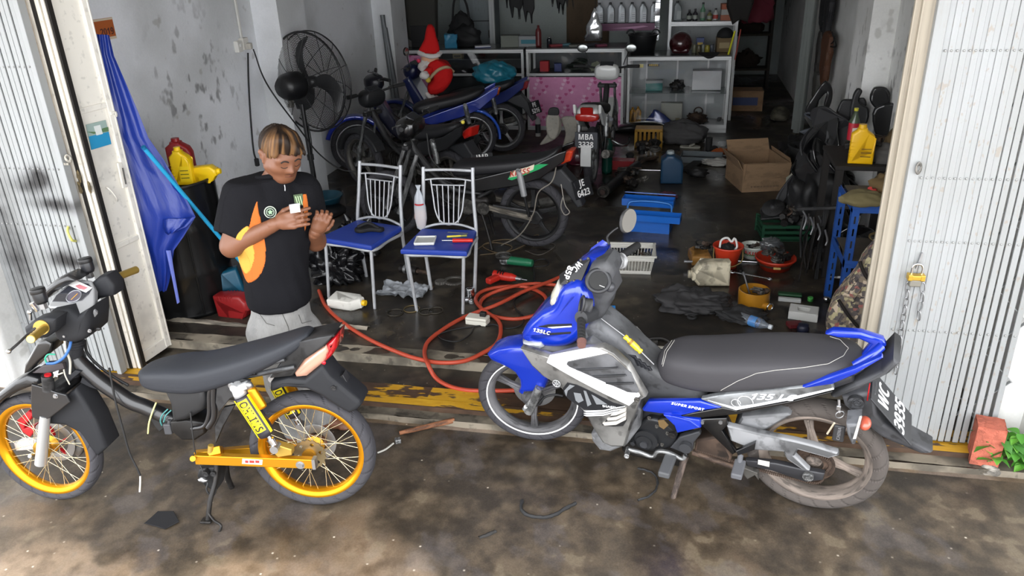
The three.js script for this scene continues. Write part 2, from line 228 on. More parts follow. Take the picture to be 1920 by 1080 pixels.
// ---------- shared bits ----------
import { FontLoader } from 'three/addons/loaders/FontLoader.js';
import { TextGeometry } from 'three/addons/geometries/TextGeometry.js';
const fontB = await new FontLoader().loadAsync('fonts/droid/droid_sans_bold.typeface.json');
// lettering h high, centred on o, reading along u with v up (u, v as [x, y, z])
function text(str, h, o, u = [1, 0, 0], v = [0, 1, 0], squeeze = 1, deep = .0012, slant = 0) {
  const g = new TextGeometry(str, { font: fontB, size: h / 1.0, depth: deep, curveSegments: 3, bevelEnabled: false }); g.computeBoundingBox(); const b = g.boundingBox; g.translate(-(b.min.x + b.max.x) / 2, -(b.min.y + b.max.y) / 2, 0);
  if (slant) g.applyMatrix4(new THREE.Matrix4().makeShear(0, 0, slant, 0, 0, 0)); g.scale(squeeze, 1, 1);
  const U = vec(u).normalize(), N = U.clone().cross(vec(v)).normalize(), Vv = N.clone().cross(U); return g.applyMatrix4(new THREE.Matrix4().makeBasis(U, Vv, N)).translate(...vec(o).toArray());
}
const C = {
  rubber: mat(0x1d1d1e, .75), tyre: grainy(0x2b2b2c, .82), black: mat(0x141415, .42), blackM: grainy(0x1b1b1d, .62), gloss: mat(0x0c0c0d, .22, 0, { clearcoat: .6, clearcoatRoughness: .25 }),
  steel: mat(0xa8a9ab, .35, .9), chrome: mat(0xd6d8da, .14, 1), alu: dirty(0xa7a8a8, .45, .7), dull: dirty(0x6e6b66, .6, .5), rust: dirty(0x5c4a3e, .75, .3), grease: dirty(0x2a2725, .5, .3), castDark: dirty(0x3a3a3b, .5, .4),
  gold: mat(0xe09a18, .28, .85), goldDull: mat(0xb88a2e, .38, .8), white: mat(0xe6e6e4, .4), red: mat(0xb3141c, .35), yellow: mat(0xf2c80c, .42), wire: mat(0x1a1a1b, .6), glass: mat(0xffffff, .05, 0, { transmission: 1, thickness: 0, ior: 1.45 })
};
const treadB = tex(256, 128, (u, v) => { const k = (u * 24 + Math.abs(v - .5) * 2.2) % 1; return grey(k < .16 && Math.abs(v - .5) < .42 && Math.abs(v - .5) > .06 ? 0 : 1); }, false);
const tyreM = mat(0x37363a, .85, 0, { bumpMap: treadB, bumpScale: .004 }), tyreBrown = mat(0x4b4541, .9, 0, { bumpMap: treadB, bumpScale: .004 });
const disc = (r, t, n = 28, x = 0, y = 0, z = 0) => cyl(r, r, t, n, x, y, z, Math.PI / 2);
const ringZ = (prof, n = 48) => lathe(prof, n).rotateX(Math.PI / 2);              // profile (radius, z)
function tyreGeo(R, w, rim) { const b = rim, h = w / 2; return ringZ([[b - .004, -h * .62], [b + .004, -h * .72], [b + (R - b) * .35, -h * .98], [b + (R - b) * .62, -h], [R - (R - b) * .14, -h * .74], [R - .003, -h * .38], [R, 0], [R - .003, h * .38], [R - (R - b) * .14, h * .74], [b + (R - b) * .62, h], [b + (R - b) * .35, h * .98], [b + .004, h * .72], [b - .004, h * .62]], 64); }
function rimGeo(r, w) { const h = w / 2; return ringZ([[r + .008, -h], [r + .010, -h * .86], [r - .004, -h * .8], [r - .012, -h * .55], [r - .016, 0], [r - .012, h * .55], [r - .004, h * .8], [r + .010, h * .86], [r + .008, h], [r - .004, h * .98], [r - .014, h * .8], [r - .022, h * .4], [r - .024, 0], [r - .022, -h * .4], [r - .014, -h * .8], [r - .004, -h * .98], [r + .008, -h]], 64); }
function spokeWheel(name, parent, R, w, rim, o = {}) {
  const g = G(name, parent); M('tyre', tyreGeo(R, w, rim), o.tyre ?? tyreM, g); M('rim', rimGeo(rim, w * .78), o.rim ?? C.gold, g);
  const hub = M('hub', [ringZ([[.001, -.05], [.014, -.05], [.016, -.034], [.042, -.032], [.044, -.026], [.022, -.02], [.02, 0], [.022, .02], [.044, .026], [.042, .032], [.016, .034], [.014, .05], [.001, .05]], 24)], o.hub ?? C.goldDull, g);
  const n = o.n ?? 36, sg = rod([0, 0, 0], [0, 1, 0], .0016, .0016, 5), sm_ = o.spoke ?? mat(0xd9cfae, .25, .9);
  for (let i = 0; i < n; i++) { const a = i / n * 2 * Math.PI, side = i % 2 ? 1 : -1, tw = (i % 4 < 2 ? 1 : -1) * .95, p = V(Math.cos(a + tw) * .042, Math.sin(a + tw) * .042, side * .029), q = V(Math.cos(a) * (rim - .016), Math.sin(a) * (rim - .016), side * .004), d = q.clone().sub(p), s = new THREE.Mesh(sg, sm_); s.name = 'spoke'; s.position.copy(p); s.quaternion.copy(qY(d.clone().normalize())); s.scale.set(1, d.length(), 1); s.castShadow = s.receiveShadow = true; g.add(s); }
  return g;
}
function castWheel(name, parent, R, w, rim, o = {}) {
  const g = G(name, parent), m = o.rim ?? C.alu; M('tyre', tyreGeo(R, w, rim), o.tyre ?? tyreM, g); M('rim', rimGeo(rim, w * .8), m, g);
  M('hub', [ringZ([[.001, -.055], [.03, -.05], [.034, -.03], [.055, -.026], [.055, .026], [.034, .03], [.03, .05], [.001, .055]], 24)], o.hub ?? m, g);
  const n = o.n ?? 3; for (let i = 0; i < n; i++) { const a = i / n * 2 * Math.PI + (o.turn ?? 0), pr = [[.04, -.024], [.04, .024], [rim * .6, .013], [rim - .012, .021], [rim - .012, -.021], [rim * .6, -.013]]; const s = M('spoke', [plate(pr, -.011, .022, .004), plate([[.05, -.006], [.05, .006], [rim - .03, .004], [rim - .03, -.004]], -.016, .032, .003)], o.spoke ?? m, g); s.rotation.z = a; }
  if (o.stripe) M('stripe', [1, -1].map((s) => torus(rim + .010, .0042, 0, 0, s * w * .40, 0, 0, 64, 6)), C.white, g);
  if (o.disc) { const dg = []; dg.push(ringZ([[.06, -.002], [.105, -.002], [.105, .002], [.06, .002], [.06, -.002]], 36).translate(0, 0, o.disc)); M('brake_disc', dg, C.steel, g); }
  return g;
}
const casters = new THREE.Raycaster();
// where the pixel's ray first meets a mesh that already stands in its place; back in the mesh's own frame
function onto(mesh, px, py, lift = .001) { mesh.updateWorldMatrix(true, false); casters.set(camera.position, ray(px, py)); const h = casters.intersectObject(mesh, false)[0]; if (!h) return null; const p = mesh.worldToLocal(h.point.clone()); return p.addScaledVector(h.face.normal, lift * (h.face.normal.dot(ray(px, py).transformDirection(mesh.matrixWorld.clone().invert())) > 0 ? -1 : 1)); }
const ontoLine = (mesh, pts, lift) => { const out = []; for (let i = 0; i < pts.length - 1; i++) for (let k = 0; k < 4; k++) { const t = k / 4, h = onto(mesh, mix(pts[i][0], pts[i + 1][0], t), mix(pts[i][1], pts[i + 1][1], t), lift); if (h) out.push(h); } return out; };
const boltHead = (x, y, z, r = .007) => [cyl(r, r, .008, 6, x, y, z, Math.PI / 2), cyl(r * 1.4, r * 1.4, .003, 12, x, y, z - .004, Math.PI / 2)];

// ---------- the blue motorcycle on its side stand ----------
{
  const F = new Frame([.647, 0, -2.915], -.2252, .12), R = .2816, WB = 1.2965;
  const B = F.set(thing('blue_motorcycle', 'blue and silver motorcycle with dark grey seat leaning on its side stand', 'motorcycle'));
  const Zf = zoom(880, 380, .44444), Zr = zoom(1100, 600, .35417), Ze = zoom(1100, 720, .22222), Zw = zoom(1380, 720, .22222), Zff = zoom(880, 620, .20374), Zh = zoom(1000, 380, .25918), Zl = zoom(1020, 640, .185185), Zp = zoom(1600, 660, .185185), Zg = zoom(1030, 460, .092593);
  const pl = (Z, pts, z, t, bev = .004, smooth = false, seg = 3) => (bev > .005 ? softPlate : plate)(F.o2(Z(pts), t > .06 ? z - Math.min(t * .4, .045) : z), z - t, t, bev, smooth, seg);
  const P = (Z, x, y, z) => F.p(...Z([[x, y]])[0], z);
  const blue = mat(0x0f33b4, .26, .25, { clearcoat: 1, clearcoatRoughness: .12 }), silver = dirty(0x9b9a97, .38, .55), greyP = dirty(0x67686b, .6), darkP = dirty(0x3f4043, .6), white = mat(0xeceef0, .35), dustBrown = dirty(0x8f8278, .8, .1), cdark = mat(0x26272b, .45);

  // wheels
  const rw = castWheel('rear_wheel', B, R, .094, .216, { rim: dustBrown, tyre: tyreBrown, turn: -.28, n: 3 }); rw.position.set(0, R, 0);
  const fw = castWheel('front_wheel', B, R - .008, .076, .214, { rim: dirty(0x6f6e70, .6, .4), turn: .5, n: 3, stripe: true, disc: -.045 }); fw.position.set(-WB, R - .008, 0); fw.rotation.y = .228;
  // fork and fender turn with the bars
  M('fork_leg', [rod(P(Zff, 645, 520, .075), P(Zff, 545, 745, .075), .02, .024, 14), rod(P(Zff, 600, 600, .075), P(Zff, 505, 725, .095), .012, .012, 10)], C.alu, B);
  M('fork_leg', rod(P(Zff, 645, 520, -.075), P(Zff, 545, 745, -.075), .02, .024, 14), C.alu, B);
  M('front_axle', rod(P(Zff, 520, 700, .10), P(Zff, 545, 690, -.10), .009), C.steel, B);
  M('brake_hose', tube([P(Zff, 640, 670, .06), P(Zff, 700, 610, .05), P(Zff, 800, 590, .04), P(Zff, 860, 600, .03)], .006), C.wire, B);
  M('front_fender', [pl(Zff, [[185, 185], [205, 160], [290, 126], [400, 108], [530, 105], [640, 130], [760, 330], [720, 490], [690, 520], [590, 532], [480, 540], [470, 520], [490, 470], [480, 410], [440, 350], [380, 310], [300, 275], [225, 240]], .07, .14, .03, false, 5)], blue, B);
  // front cowl and leg shield
  M('front_cowl', [pl(Zf, [[225, 558], [242, 510], [300, 455], [352, 425], [395, 350], [470, 330], [520, 420], [500, 520], [440, 590], [340, 602], [255, 578]], .125, .25, .05, true, 5)], blue, B);
  M('cowl_band', [pl(Zf, [[290, 524], [330, 515], [430, 512], [432, 522], [330, 528]], .129, .006, .0012), pl(Zf, [[275, 540], [330, 552], [428, 546], [426, 554], [330, 560]], .129, .006, .0012)], mat(0x17191f, .4), B);
  M('cowl_stripe', pl(Zf, [[330, 526], [430, 520], [431, 525], [350, 531]], .131, .005, .001), white, B);
  M('cowl_lettering', text('135LC', .019, P(Zf, 305, 543, .131), [1, -.05, 0], [0, 1, 0], 1.1, .001, .3), white, B);
  M('headlight', [pl(Zf, [[345, 412], [352, 370], [378, 322], [400, 350], [425, 378], [395, 400], [365, 432]], .10, .20, .035, false, 4)], mat(0xb9b6a8, .18, 0, { clearcoat: 1 }), B);
  M('indicator', [pl(Zf, [[237, 572], [315, 572], [325, 592], [292, 616], [252, 598]], .14, .28, .02, false, 3)], mat(0xb8bcc0, .12, .3, { clearcoat: 1 }), B);
  M('indicator_housing', [pl(Zf, [[232, 566], [330, 590], [440, 600], [520, 560], [585, 610], [560, 625], [440, 632], [330, 660], [262, 640], [240, 600]], .135, .27, .03, false, 3)], greyP, B);
  {
    const T = .045, out = F.o2(Zf([[214, 616], [335, 652], [480, 618], [560, 611], [610, 636], [668, 690], [745, 822], [722, 836], [690, 920], [655, 1032], [598, 1031], [562, 1015], [526, 960], [480, 880], [440, 840], [372, 770], [310, 735], [262, 690]]), .20), low = F.o2(Zf([[300, 690], [480, 680], [600, 720], [700, 830], [690, 920], [655, 1032], [598, 1031], [562, 1015], [526, 960], [480, 880], [372, 790]]), .20);
    M('leg_shield', softPlate(out, .20 - T, T, .009, false, 3), silver, B); M('leg_shield', plate(low, -.18, T, .009, false, 3), silver, B);
  }
  M('leg_shield_stripe', pl(Zl, [[25, 215], [55, 145], [470, 66], [530, 72], [645, 120], [240, 205], [225, 235], [250, 262], [850, 520], [960, 528], [972, 555], [860, 655], [600, 530], [330, 388]], .204, .008, .002), white, B);
  M('louvre_panel', pl(Zl, [[240, 207], [640, 128], [690, 150], [880, 320], [965, 500], [940, 525], [840, 515], [255, 258], [228, 235]], .202, .006, .0015), greyP, B);
  for (const q of [[[320, 288], [745, 268], [750, 278], [380, 306]], [[480, 356], [820, 342], [830, 355], [540, 376]], [[620, 430], [900, 422], [905, 436], [680, 446]]]) M('louvre', pl(Zl, q, .211, .012, .003), darkP, B);
  M('decal', [pl(Zl, [[190, 480], [235, 418], [330, 440], [420, 480], [500, 520], [700, 620], [820, 655], [820, 668], [520, 700], [400, 690], [330, 640], [250, 590], [200, 530]], .2025, .005, .001)], mat(0x1c1d20, .4), B);
  M('decal_mark', [pl(Zl, [[205, 500], [260, 440], [310, 452], [240, 500], [225, 560]], .204, .003, .0005), pl(Zl, [[300, 520], [370, 530], [400, 600], [350, 625], [320, 600]], .204, .003, .0005), pl(Zl, [[400, 500], [425, 505], [480, 640], [440, 660]], .204, .003, .0005), pl(Zl, [[480, 540], [510, 555], [640, 640], [530, 640]], .204, .003, .0005)], mat(0x74777a, .5), B);
  M('pinstripe', [[705, 718], [728, 740], [748, 760]].map(([a, b]) => pl(Zl, [[400, a], [600, a - 5], [700, a - 30], [820, a - 48], [820, a - 42], [700, a - 22], [600, b - 6], [430, b]], .2045, .003, .0005)), white, B);
  M('decal_lettering', text('DIASIL', .010, P(Zl, 665, 662, .205), [1, .12, 0], [0, 1, 0], 1.5, .001), white, B);
  M('emblem', [ringZ([[.016, 0], [.019, 0], [.019, .002], [.016, .002], [.016, 0]], 24).translate(...P(Zl, 127, 427, .203)), ...[0, 1, 2].map((k) => { const c = P(Zl, 127, 427, .203); return box(.004, .028, .002, c[0], c[1], c[2] + .001, 0, 0, k * Math.PI / 3); })], mat(0xd0d2d4, .35, .6), B);
  for (const k of [0, 1, 2]) M('vent_fin', pl(Zl, [[600 - k * 5 + (2 - k) * 40, 832 - (2 - k) * 44], [730, 815 - (2 - k) * 44], [828, 760 - (2 - k) * 40], [826, 800 - (2 - k) * 42], [730, 850 - (2 - k) * 48], [610 + (2 - k) * 30, 858 - (2 - k) * 50]], .212, .02, .004), mat(0xb9b5ae, .5), B);
  M('vent_recess', pl(Zl, [[585, 850], [640, 790], [720, 730], [830, 690], [838, 800], [800, 860], [700, 865]], .2025, .004, .001), mat(0x18181a, .6), B);
  M('under_shield', pl(Zl, [[500, 890], [600, 850], [760, 870], [830, 800], [900, 740], [970, 700], [990, 830], [860, 1000], [700, 1065], [590, 1050], [515, 960]], .17, .30, .02), dirty(0x8b8c8e, .5, .3), B);
  M('shield_bolt', disc(.012, .01, 16, ...P(Zl, 940, 590, .206)), C.dull, B);
  M('engine_cover_panel', pl(Zl, [[840, 690], [972, 600], [1010, 640], [985, 800], [900, 900], [800, 1000], [805, 930], [850, 800]], .15, .28, .012), greyP, B);
  // centre tunnel and body
  M('centre_tunnel', [pl(Zf, [[470, 490], [565, 485], [640, 545], [720, 620], [790, 680], [830, 700], [960, 735], [1010, 790], [990, 836], [750, 838], [700, 780], [640, 650], [560, 606], [500, 570]], .085, .17, .03, false, 4)], greyP, B);
  M('tunnel_vent', [0, 1, 2, 3].map((k) => pl(Zf, [[668 + k * 22, 640 + k * 17], [700 + k * 20, 650 + k * 15], [722 + k * 16, 690 + k * 7], [708 + k * 16, 690 + k * 7], [694 + k * 18, 662 + k * 12]], .088, .012, .003)), cdark, B);
  M('side_skirt', pl(Zr, [[315, 430], [600, 395], [720, 400], [1160, 330], [1420, 250], [1420, 300], [1130, 400], [780, 470], [600, 510], [300, 500]], .10, .20, .02), cdark, B);
  const seat = M('seat', loftX([[-.675, .58, .65, .03], [-.65, .56, .690, .08, 3], [-.58, .555, .722, .115, 3.2], [-.45, .565, .745, .135, 3.2], [-.25, .625, .795, .142, 3], [-.08, .69, .824, .135, 3], [.06, .74, .832, .108, 3], [.125, .77, .81, .05, 2.6]], 36, 5), grainy(0x3e3d40, .58), B);
  M('seat_stitching', [[[680, 388], [800, 322], [900, 282], [1000, 266], [1150, 252], [1280, 232], [1360, 190], [1385, 150], [1340, 105], [1270, 84]], [[404, 245], [425, 170], [480, 88]], [[400, 235], [415, 165], [465, 90]]].map((l) => ontoLine(seat, Zr(l), .0015)).filter((l) => l.length > 3).map((l) => tube(l, .0012, l.length * 3, 5)), mat(0xb8b6b0, .7), B);
  M('tail_panel', pl(Zr, [[605, 420], [700, 400], [1150, 352], [1300, 330], [1310, 372], [1100, 425], [900, 460], [780, 482], [720, 470]], .138, .03, .006), dirty(0x8f9294, .42, .45), B);
  M('tail_panel_stripe', [pl(Zr, [[640, 425], [780, 462], [900, 445], [1100, 405], [1305, 360], [1308, 368], [1100, 420], [900, 458], [790, 478]], .1395, .01, .001)], white, B);
  M('tail_lettering', text('135 LC', .03, P(Zr, 985, 408, .141), [1, .2, 0], [0, 1, 0], 1.35, .001, .5), mat(0xf4f6f8, .35), B);
  M('tail_swirl', [torus(.03, .0014, 0, 0, 0, 0, 0, 32, 5, 4.2).translate(...P(Zr, 840, 435, .14)), torus(.018, .0012, 0, 0, 0, 0, 0, 32, 5, 5).translate(...P(Zr, 790, 440, .14))], white, B);
  M('tail_trim', pl(Zr, [[500, 512], [790, 482], [1100, 428], [1305, 376], [1300, 386], [1100, 440], [800, 500], [600, 520]], .134, .03, .004), C.gloss, B);
  M('side_panel', [pl(Zr, [[325, 430], [600, 431], [712, 465], [600, 484], [560, 495], [500, 508], [430, 502], [300, 486], [292, 474]], .145, .03, .008)], blue, B);
  M('side_lettering', text('SUPER SPORT', .0125, P(Zr, 535, 457, .1455), [1, 0, 0], [0, 1, 0], 1.25, .001, .25), white, B);
  M('side_trim', pl(Zr, [[500, 510], [560, 494], [720, 466], [800, 482], [740, 500], [600, 518]], .144, .025, .005), C.gloss, B);
  M('lower_panel', [pl(Zr, [[405, 504], [450, 508], [600, 530], [604, 572], [478, 600], [462, 560]], .15, .028, .006)], blue, B);
  M('lower_panel_stripe', pl(Zr, [[444, 510], [462, 512], [545, 532], [596, 568], [588, 572], [536, 542], [456, 522]], .156, .01, .003), blue, B);
  M('tail_stripe', [pl(Zr, [[1142, 356], [1270, 308], [1420, 256], [1562, 193], [1568, 203], [1420, 290], [1300, 342], [1160, 362]], .146, .03, .006)], blue, B);
  M('tail_lamp_housing', pl(Zr, [[1295, 372], [1420, 302], [1560, 238], [1625, 172], [1660, 198], [1604, 252], [1460, 330], [1320, 384]], .10, .2, .018), darkP, B);
  M('grab_rail', [pl(Zr, [[1262, 78], [1302, 58], [1450, 68], [1570, 106], [1586, 140], [1520, 200], [1412, 262], [1425, 225], [1500, 130], [1440, 104], [1330, 98]], .0, .04, .01), ...[.10, -.10].map((z) => tube([P(Zr, 1420, 240, z), P(Zr, 1500, 190, z * .9), P(Zr, 1560, 140, z * .5)].map((q) => q), .018, 16, 8))], blue, B);
  // engine
  M('engine', [rbox(.30, .17, .20, .03, ...P(Ze, 600, 430, 0)), rbox(.16, .12, .17, .02, ...P(Ze, 540, 300, 0), 0, 0, .3), rod(P(Ze, 380, 430, .0), P(Ze, 250, 330, .0), .06, .055, 16)], C.grease, B);
  M('crankcase_cover', [plate(F.o2(Ze([[312, 460], [340, 400], [430, 350], [520, 290], [600, 300], [680, 330], [760, 410], [720, 520], [640, 560], [560, 580], [440, 550], [340, 500]]), .13), .09, .045, .014, true, 4)], mat(0x1e1f21, .38, .2), B);
  M('crankcase_dome', [disc(.052, .02, 32, ...P(Ze, 505, 465, .14)), disc(.036, .03, 32, ...P(Ze, 490, 480, .142))], mat(0x242527, .35, .2), B);
  for (const g of [disc(.017, .012, 20, ...P(Ze, 482, 510, .158)), disc(.011, .012, 16, ...P(Ze, 390, 500, .142))]) M('cover_cap', g, mat(0x3c3d40, .4, .4), B);
  for (const [x, y] of [[425, 365], [525, 290], [590, 360], [680, 420], [635, 515], [365, 400], [590, 515]]) M('cover_bolt', boltHead(...P(Ze, x, y, .14), .006), C.dull, B);
  M('sprocket_cover', [plate(F.o2(Ze([[600, 300], [700, 290], [760, 380], [700, 460], [640, 440], [610, 370]]), .13), .10, .034, .008, true), disc(.016, .02, 18, ...P(Ze, 722, 425, .14))], C.grease, B);
  M('mud_patch', pl(Ze, [[600, 310], [650, 305], [690, 350], [650, 385], [610, 360]], .138, .006, .002), dirty(0x9a7a48, .9), B);
  M('gear_lever', [tube([P(Ze, 350, 550, .19), P(Ze, 440, 575, .18), P(Ze, 560, 610, .17), P(Ze, 600, 570, .165), P(Ze, 680, 575, .16), P(Ze, 810, 630, .15), P(Ze, 835, 600, .15)], .010, 40, 8), rod(P(Ze, 350, 545, .17), P(Ze, 337, 610, .25), .011)], C.alu, B);
  M('footpeg', [rbox(.05, .03, .13, .008, ...P(Ze, 680, 690, .22)), rod(P(Ze, 690, 600, .12), P(Ze, 685, 660, .2), .012)], mat(0x4a4b4d, .7), B);
  M('side_stand', [rod(P(Ze, 830, 610, .12), P(Ze, 700, 1060, .215), .016, .011, 10), rbox(.055, .012, .05, .004, ...P(Ze, 695, 1062, .215))], dirty(0x6b5d55, .7, .3), B);
  M('lower_bracket', [plate(F.o2(Ze([[700, 540], [780, 450], [950, 400], [960, 430], [900, 500], [890, 570], [800, 580]]), .13), .10, .03, .006), disc(.026, .02, 20, ...P(Ze, 835, 535, .145))], mat(0x3a3b3e, .5, .3), B);
  M('muffler_box', pl(Ze, [[940, 420], [1150, 380], [1240, 560], [1220, 640], [1080, 580], [920, 540]], .09, .16, .01), C.rust, B);
  M('footrest_bracket', [pl(Ze, [[960, 300], [1180, 290], [1190, 350], [1140, 400], [1260, 580], [1230, 600], [1040, 420], [970, 350]], .135, .03, .006)], C.gloss, B);
  for (const x of [975, 1130]) M('bracket_bolt', boltHead(...P(Ze, x, 324, .137), .009), C.steel, B);
  M('bracket_guard', pl(Zr, [[790, 695], [895, 650], [888, 690], [800, 720]], .15, .02, .004), C.gloss, B);
  M('passenger_peg', [rbox(.045, .028, .10, .007, ...P(Zr, 803, 790, .2)), rod(P(Zr, 815, 715, .14), P(Zr, 806, 775, .18), .012)], mat(0x55565a, .7), B);
  // swingarm, chain, rear end
  M('swingarm', [pl(Zr, [[840, 745], [1000, 760], [1180, 800], [1260, 815], [1250, 850], [1160, 860], [980, 800], [850, 775]], .105, .03, .006), pl(Zr, [[840, 745], [1000, 760], [1180, 800], [1260, 815], [1250, 850], [1160, 860], [980, 800], [850, 775]], -.08, .03, .006)], mat(0x303033, .45, .2), B);
  M('swingarm_label', pl(Zr, [[908, 740], [968, 752], [966, 778], [906, 764]], .1065, .002, .0004), mat(0xd8d6cc, .6), B);
  M('chain_guard', [pl(Zr, [[740, 560], [900, 600], [1000, 620], [1100, 640], [1200, 665], [1330, 705], [1335, 720], [1280, 735], [1120, 690], [1100, 720], [1180, 800], [1140, 795], [1060, 740], [1040, 700], [880, 690], [760, 640]], .128, .035, .008)], dirty(0x87888a, .6, .1), B);
  M('inner_fender', pl(Zr, [[830, 480], [1070, 460], [1090, 470], [940, 560], [960, 600], [860, 610], [780, 560]], .075, .15, .01), dirty(0x77787a, .7), B);
  M('rear_sprocket', [ringZ([[.04, -.003], [.085, -.003], [.085, .003], [.04, .003], [.04, -.003]], 36).translate(0, R, .062)], C.rust, B);
  { const pts = [[580, 688], [760, 740], [900, 788], [1150, 850]], up = [[1270, 800], [1290, 770], [1270, 735], [1180, 712]]; const path = curve([...pts.map(([x, y]) => P(Zr, x, y, .085)), P(Zr, 1230, 858, .075), ...up.map(([x, y]) => P(Zr, x, y, .07))]); const n = 90, g = []; for (let i = 0; i < n; i++) { const a = path.getPointAt(i / n), b = path.getPointAt((i + .82) / n); g.push(bar(a, b, .012, .011)); } M('drive_chain', g, C.rust, B); }
  M('axle_nut', [disc(.022, .012, 20, ...P(Zr, 1172, 828, .112)), disc(.009, .024, 10, ...P(Zr, 1172, 830, .122))], C.alu, B);
  M('stand_bracket', [pl(Zr, [[825, 780], [905, 812], [910, 850], [890, 825], [850, 845], [830, 820]], .12, .03, .004)], C.dull, B);
  M('centre_stand', rod(P(Zr, 840, 800, .1), P(Zr, 560, 700, .09), .013), C.rust, B); M('centre_stand', [rod(P(Zr, 850, 790, -.1), P(Zr, 560, 700, -.09), .013)], C.rust, B);
  M('rear_fender', [pl(Zw, [[900, 60], [1120, 10], [1180, 40], [1200, 200], [1260, 280], [1440, 400], [1660, 520], [1640, 535], [1560, 535], [1330, 440], [1240, 400], [1160, 340], [1080, 260], [1000, 200], [920, 130]], .055, .11, .016)], dirty(0x55565a, .6), B);
  { // number plate on the tail, facing back
    const c = P(Zp, 350, 560, 0), d = V(...P(Zp, 405, 618, .0)).sub(V(...P(Zp, 290, 485, 0))).normalize(), u = V(0, 0, -1), g = G('number_plate', B); const m = new THREE.Matrix4().makeBasis(u, d.clone().negate(), u.clone().cross(d.clone().negate())); g.applyMatrix4(m.setPosition(c[0] + .012, c[1] + .004, 0));
    M('plate', rbox(.19, .25, .006, .003), mat(0x222327, .5), g); M('plate_lettering', [text('WC', .062, [0, .055, .0035]), text('3935', .062, [0, -.045, .0035])], white, g);
  }
  M('tail_indicator', [pl(Zw, [[935, 290], [1060, 280], [1010, 460], [980, 460], [945, 380]], .20, .10, .012), ...[]], dirty(0x6f7175, .5), B);
  M('tail_indicator_lens', [ball(.024, .024, .034, ...P(Zw, 1085, 330, .15))], mat(0xb0503a, .3, 0, { clearcoat: .6 }), B);
  M('indicator_edge', pl(Zw, [[1040, 285], [1062, 282], [1012, 465], [985, 466]], .204, .012, .002), mat(0xc9c8c0, .4), B);
  M('reflector_mount', [disc(.03, .02, 24, ...P(Zw, 1010, 155, .07)), boltHead(...P(Zw, 1020, 160, .085), .012)].flat(), darkP, B);
  M('tail_lamp', pl(Zp, [[160, 320], [172, 320], [148, 495], [135, 495]], .06, .01, .002), C.red, B);
  // bars
  M('handlebar_cowl', [pl(Zh, [[345, 575], [400, 500], [430, 430], [480, 412], [540, 400], [580, 440], [600, 500], [575, 560], [600, 640], [560, 700], [545, 760], [500, 830], [440, 900], [395, 895], [345, 850], [318, 780], [340, 660]], .06, .16, .035, false, 4)], dirty(0x4c4d50, .55), B);
  M('cowl_front', [pl(Zh, [[130, 700], [190, 560], [330, 425], [420, 370], [520, 360], [520, 400], [420, 470], [360, 560], [330, 640], [270, 720], [190, 760]], .0, .16, .05, false, 4)], blue, B);
  const gaugeC = P(Zh, 470, 565, .085); const gz = G('gauge', B); gz.position.set(...gaugeC); gz.rotation.set(-.75, .35, 0, 'YXZ');
  M('gauge_ring', [torus(.046, .009, 0, 0, 0, 0, 0, 36, 10)], mat(0x2a2b2e, .45), gz); M('gauge_glass', disc(.044, .006, 32), mat(0x060707, .5), gz); M('gauge_needle', rod([.004, -.02, .004], [.026, -.03, .004], .0012), C.white, gz);
  M('ignition_knob', ball(.022, .022, .022, ...P(Zh, 555, 610, .07)), mat(0x3c3d41, .4), B);
  { const c = P(Zh, 350, 745, .14), g = G('switch_cover', B); g.position.set(...c); g.rotation.set(-.3, -.9, .15, 'YXZ'); M('ring', at(torus(.026, .006, 0, 0, 0, 0, 0, 28, 8), 0, 0, 0, 0, 0, 0, [.75, 1.5, 1]), mat(0x232427, .4), g); M('cap', at(disc(.024, .006), 0, 0, -.003, 0, 0, 0, [.75, 1.5, 1]), C.black, g); M('body', at(disc(.024, .04), 0, 0, -.022, 0, 0, 0, [.8, 1.4, 1]), darkP, g); }
  M('switch_housing', [rod(P(Zh, 420, 800, .08), P(Zh, 345, 835, .17), .034, .03, 16)], mat(0x2b2c2f, .55), B);
  M('grip', [rod(P(Zh, 345, 850, .17), P(Zh, 350, 1005, .30), .0175, .0165, 16), ...[0, 1, 2, 3, 4, 5].map((k) => { const a = P(Zh, 345, 850, .17), b = P(Zh, 350, 1005, .30), t = .12 + k * .15; return ball(.0185, .0185, .008, mix(a[0], b[0], t), mix(a[1], b[1], t), mix(a[2], b[2], t), 12); })], C.rubber, B);
  M('grip_end', [rod(P(Zh, 350, 1000, .295), P(Zh, 349, 1035, .32), .02, .017, 16)], mat(0x6a4a44, .6), B);
  M('grip', rod(P(Zh, 635, 385, -.16), P(Zh, 755, 308, -.31), .018, .017, 16), C.rubber, B);
  M('throttle_housing', [rod(P(Zh, 560, 440, -.09), P(Zh, 640, 420, -.15), .034, .036, 18)], dirty(0xb4b5b6, .5), B);
  M('handlebar', rod(P(Zh, 470, 640, .05), P(Zh, 640, 400, -.18), .012), C.black, B);
  M('steering_column', rod(P(Zh, 470, 880, 0), [-1.06, .50, 0], .03), C.black, B);
  { const g = G('mirror', B); M('stem', tube([P(Zh, 555, 365, -.12), P(Zh, 548, 300, -.14), P(Zh, 536, 245, -.16), P(Zh, 570, 210, -.18), P(Zh, 615, 180, -.19)], .006, 24, 8), C.black, g); const h = G('mirror_head', g); const c = P(Zh, 688, 130, -.2); h.position.set(...c); h.rotation.set(-.35, .85, -.5, 'YXZ'); M('shell', at(new THREE.SphereGeometry(1, 24, 16), 0, 0, -.012, 0, 0, 0, [.036, .055, .018]), dirty(0x4a4a4b, .5), h); M('mirror_glass', at(disc(1, .004, 32), 0, 0, .006, 0, 0, 0, [.033, .051, 1]), mat(0x5e5b55, .5, .1), h); M('base', ball(.013, .012, .013, ...P(Zh, 553, 370, -.12)), C.black, g); }
  M('mirror_socket', rod(P(Zh, 400, 780, .1), P(Zh, 395, 760, .105), .014), C.black, B);
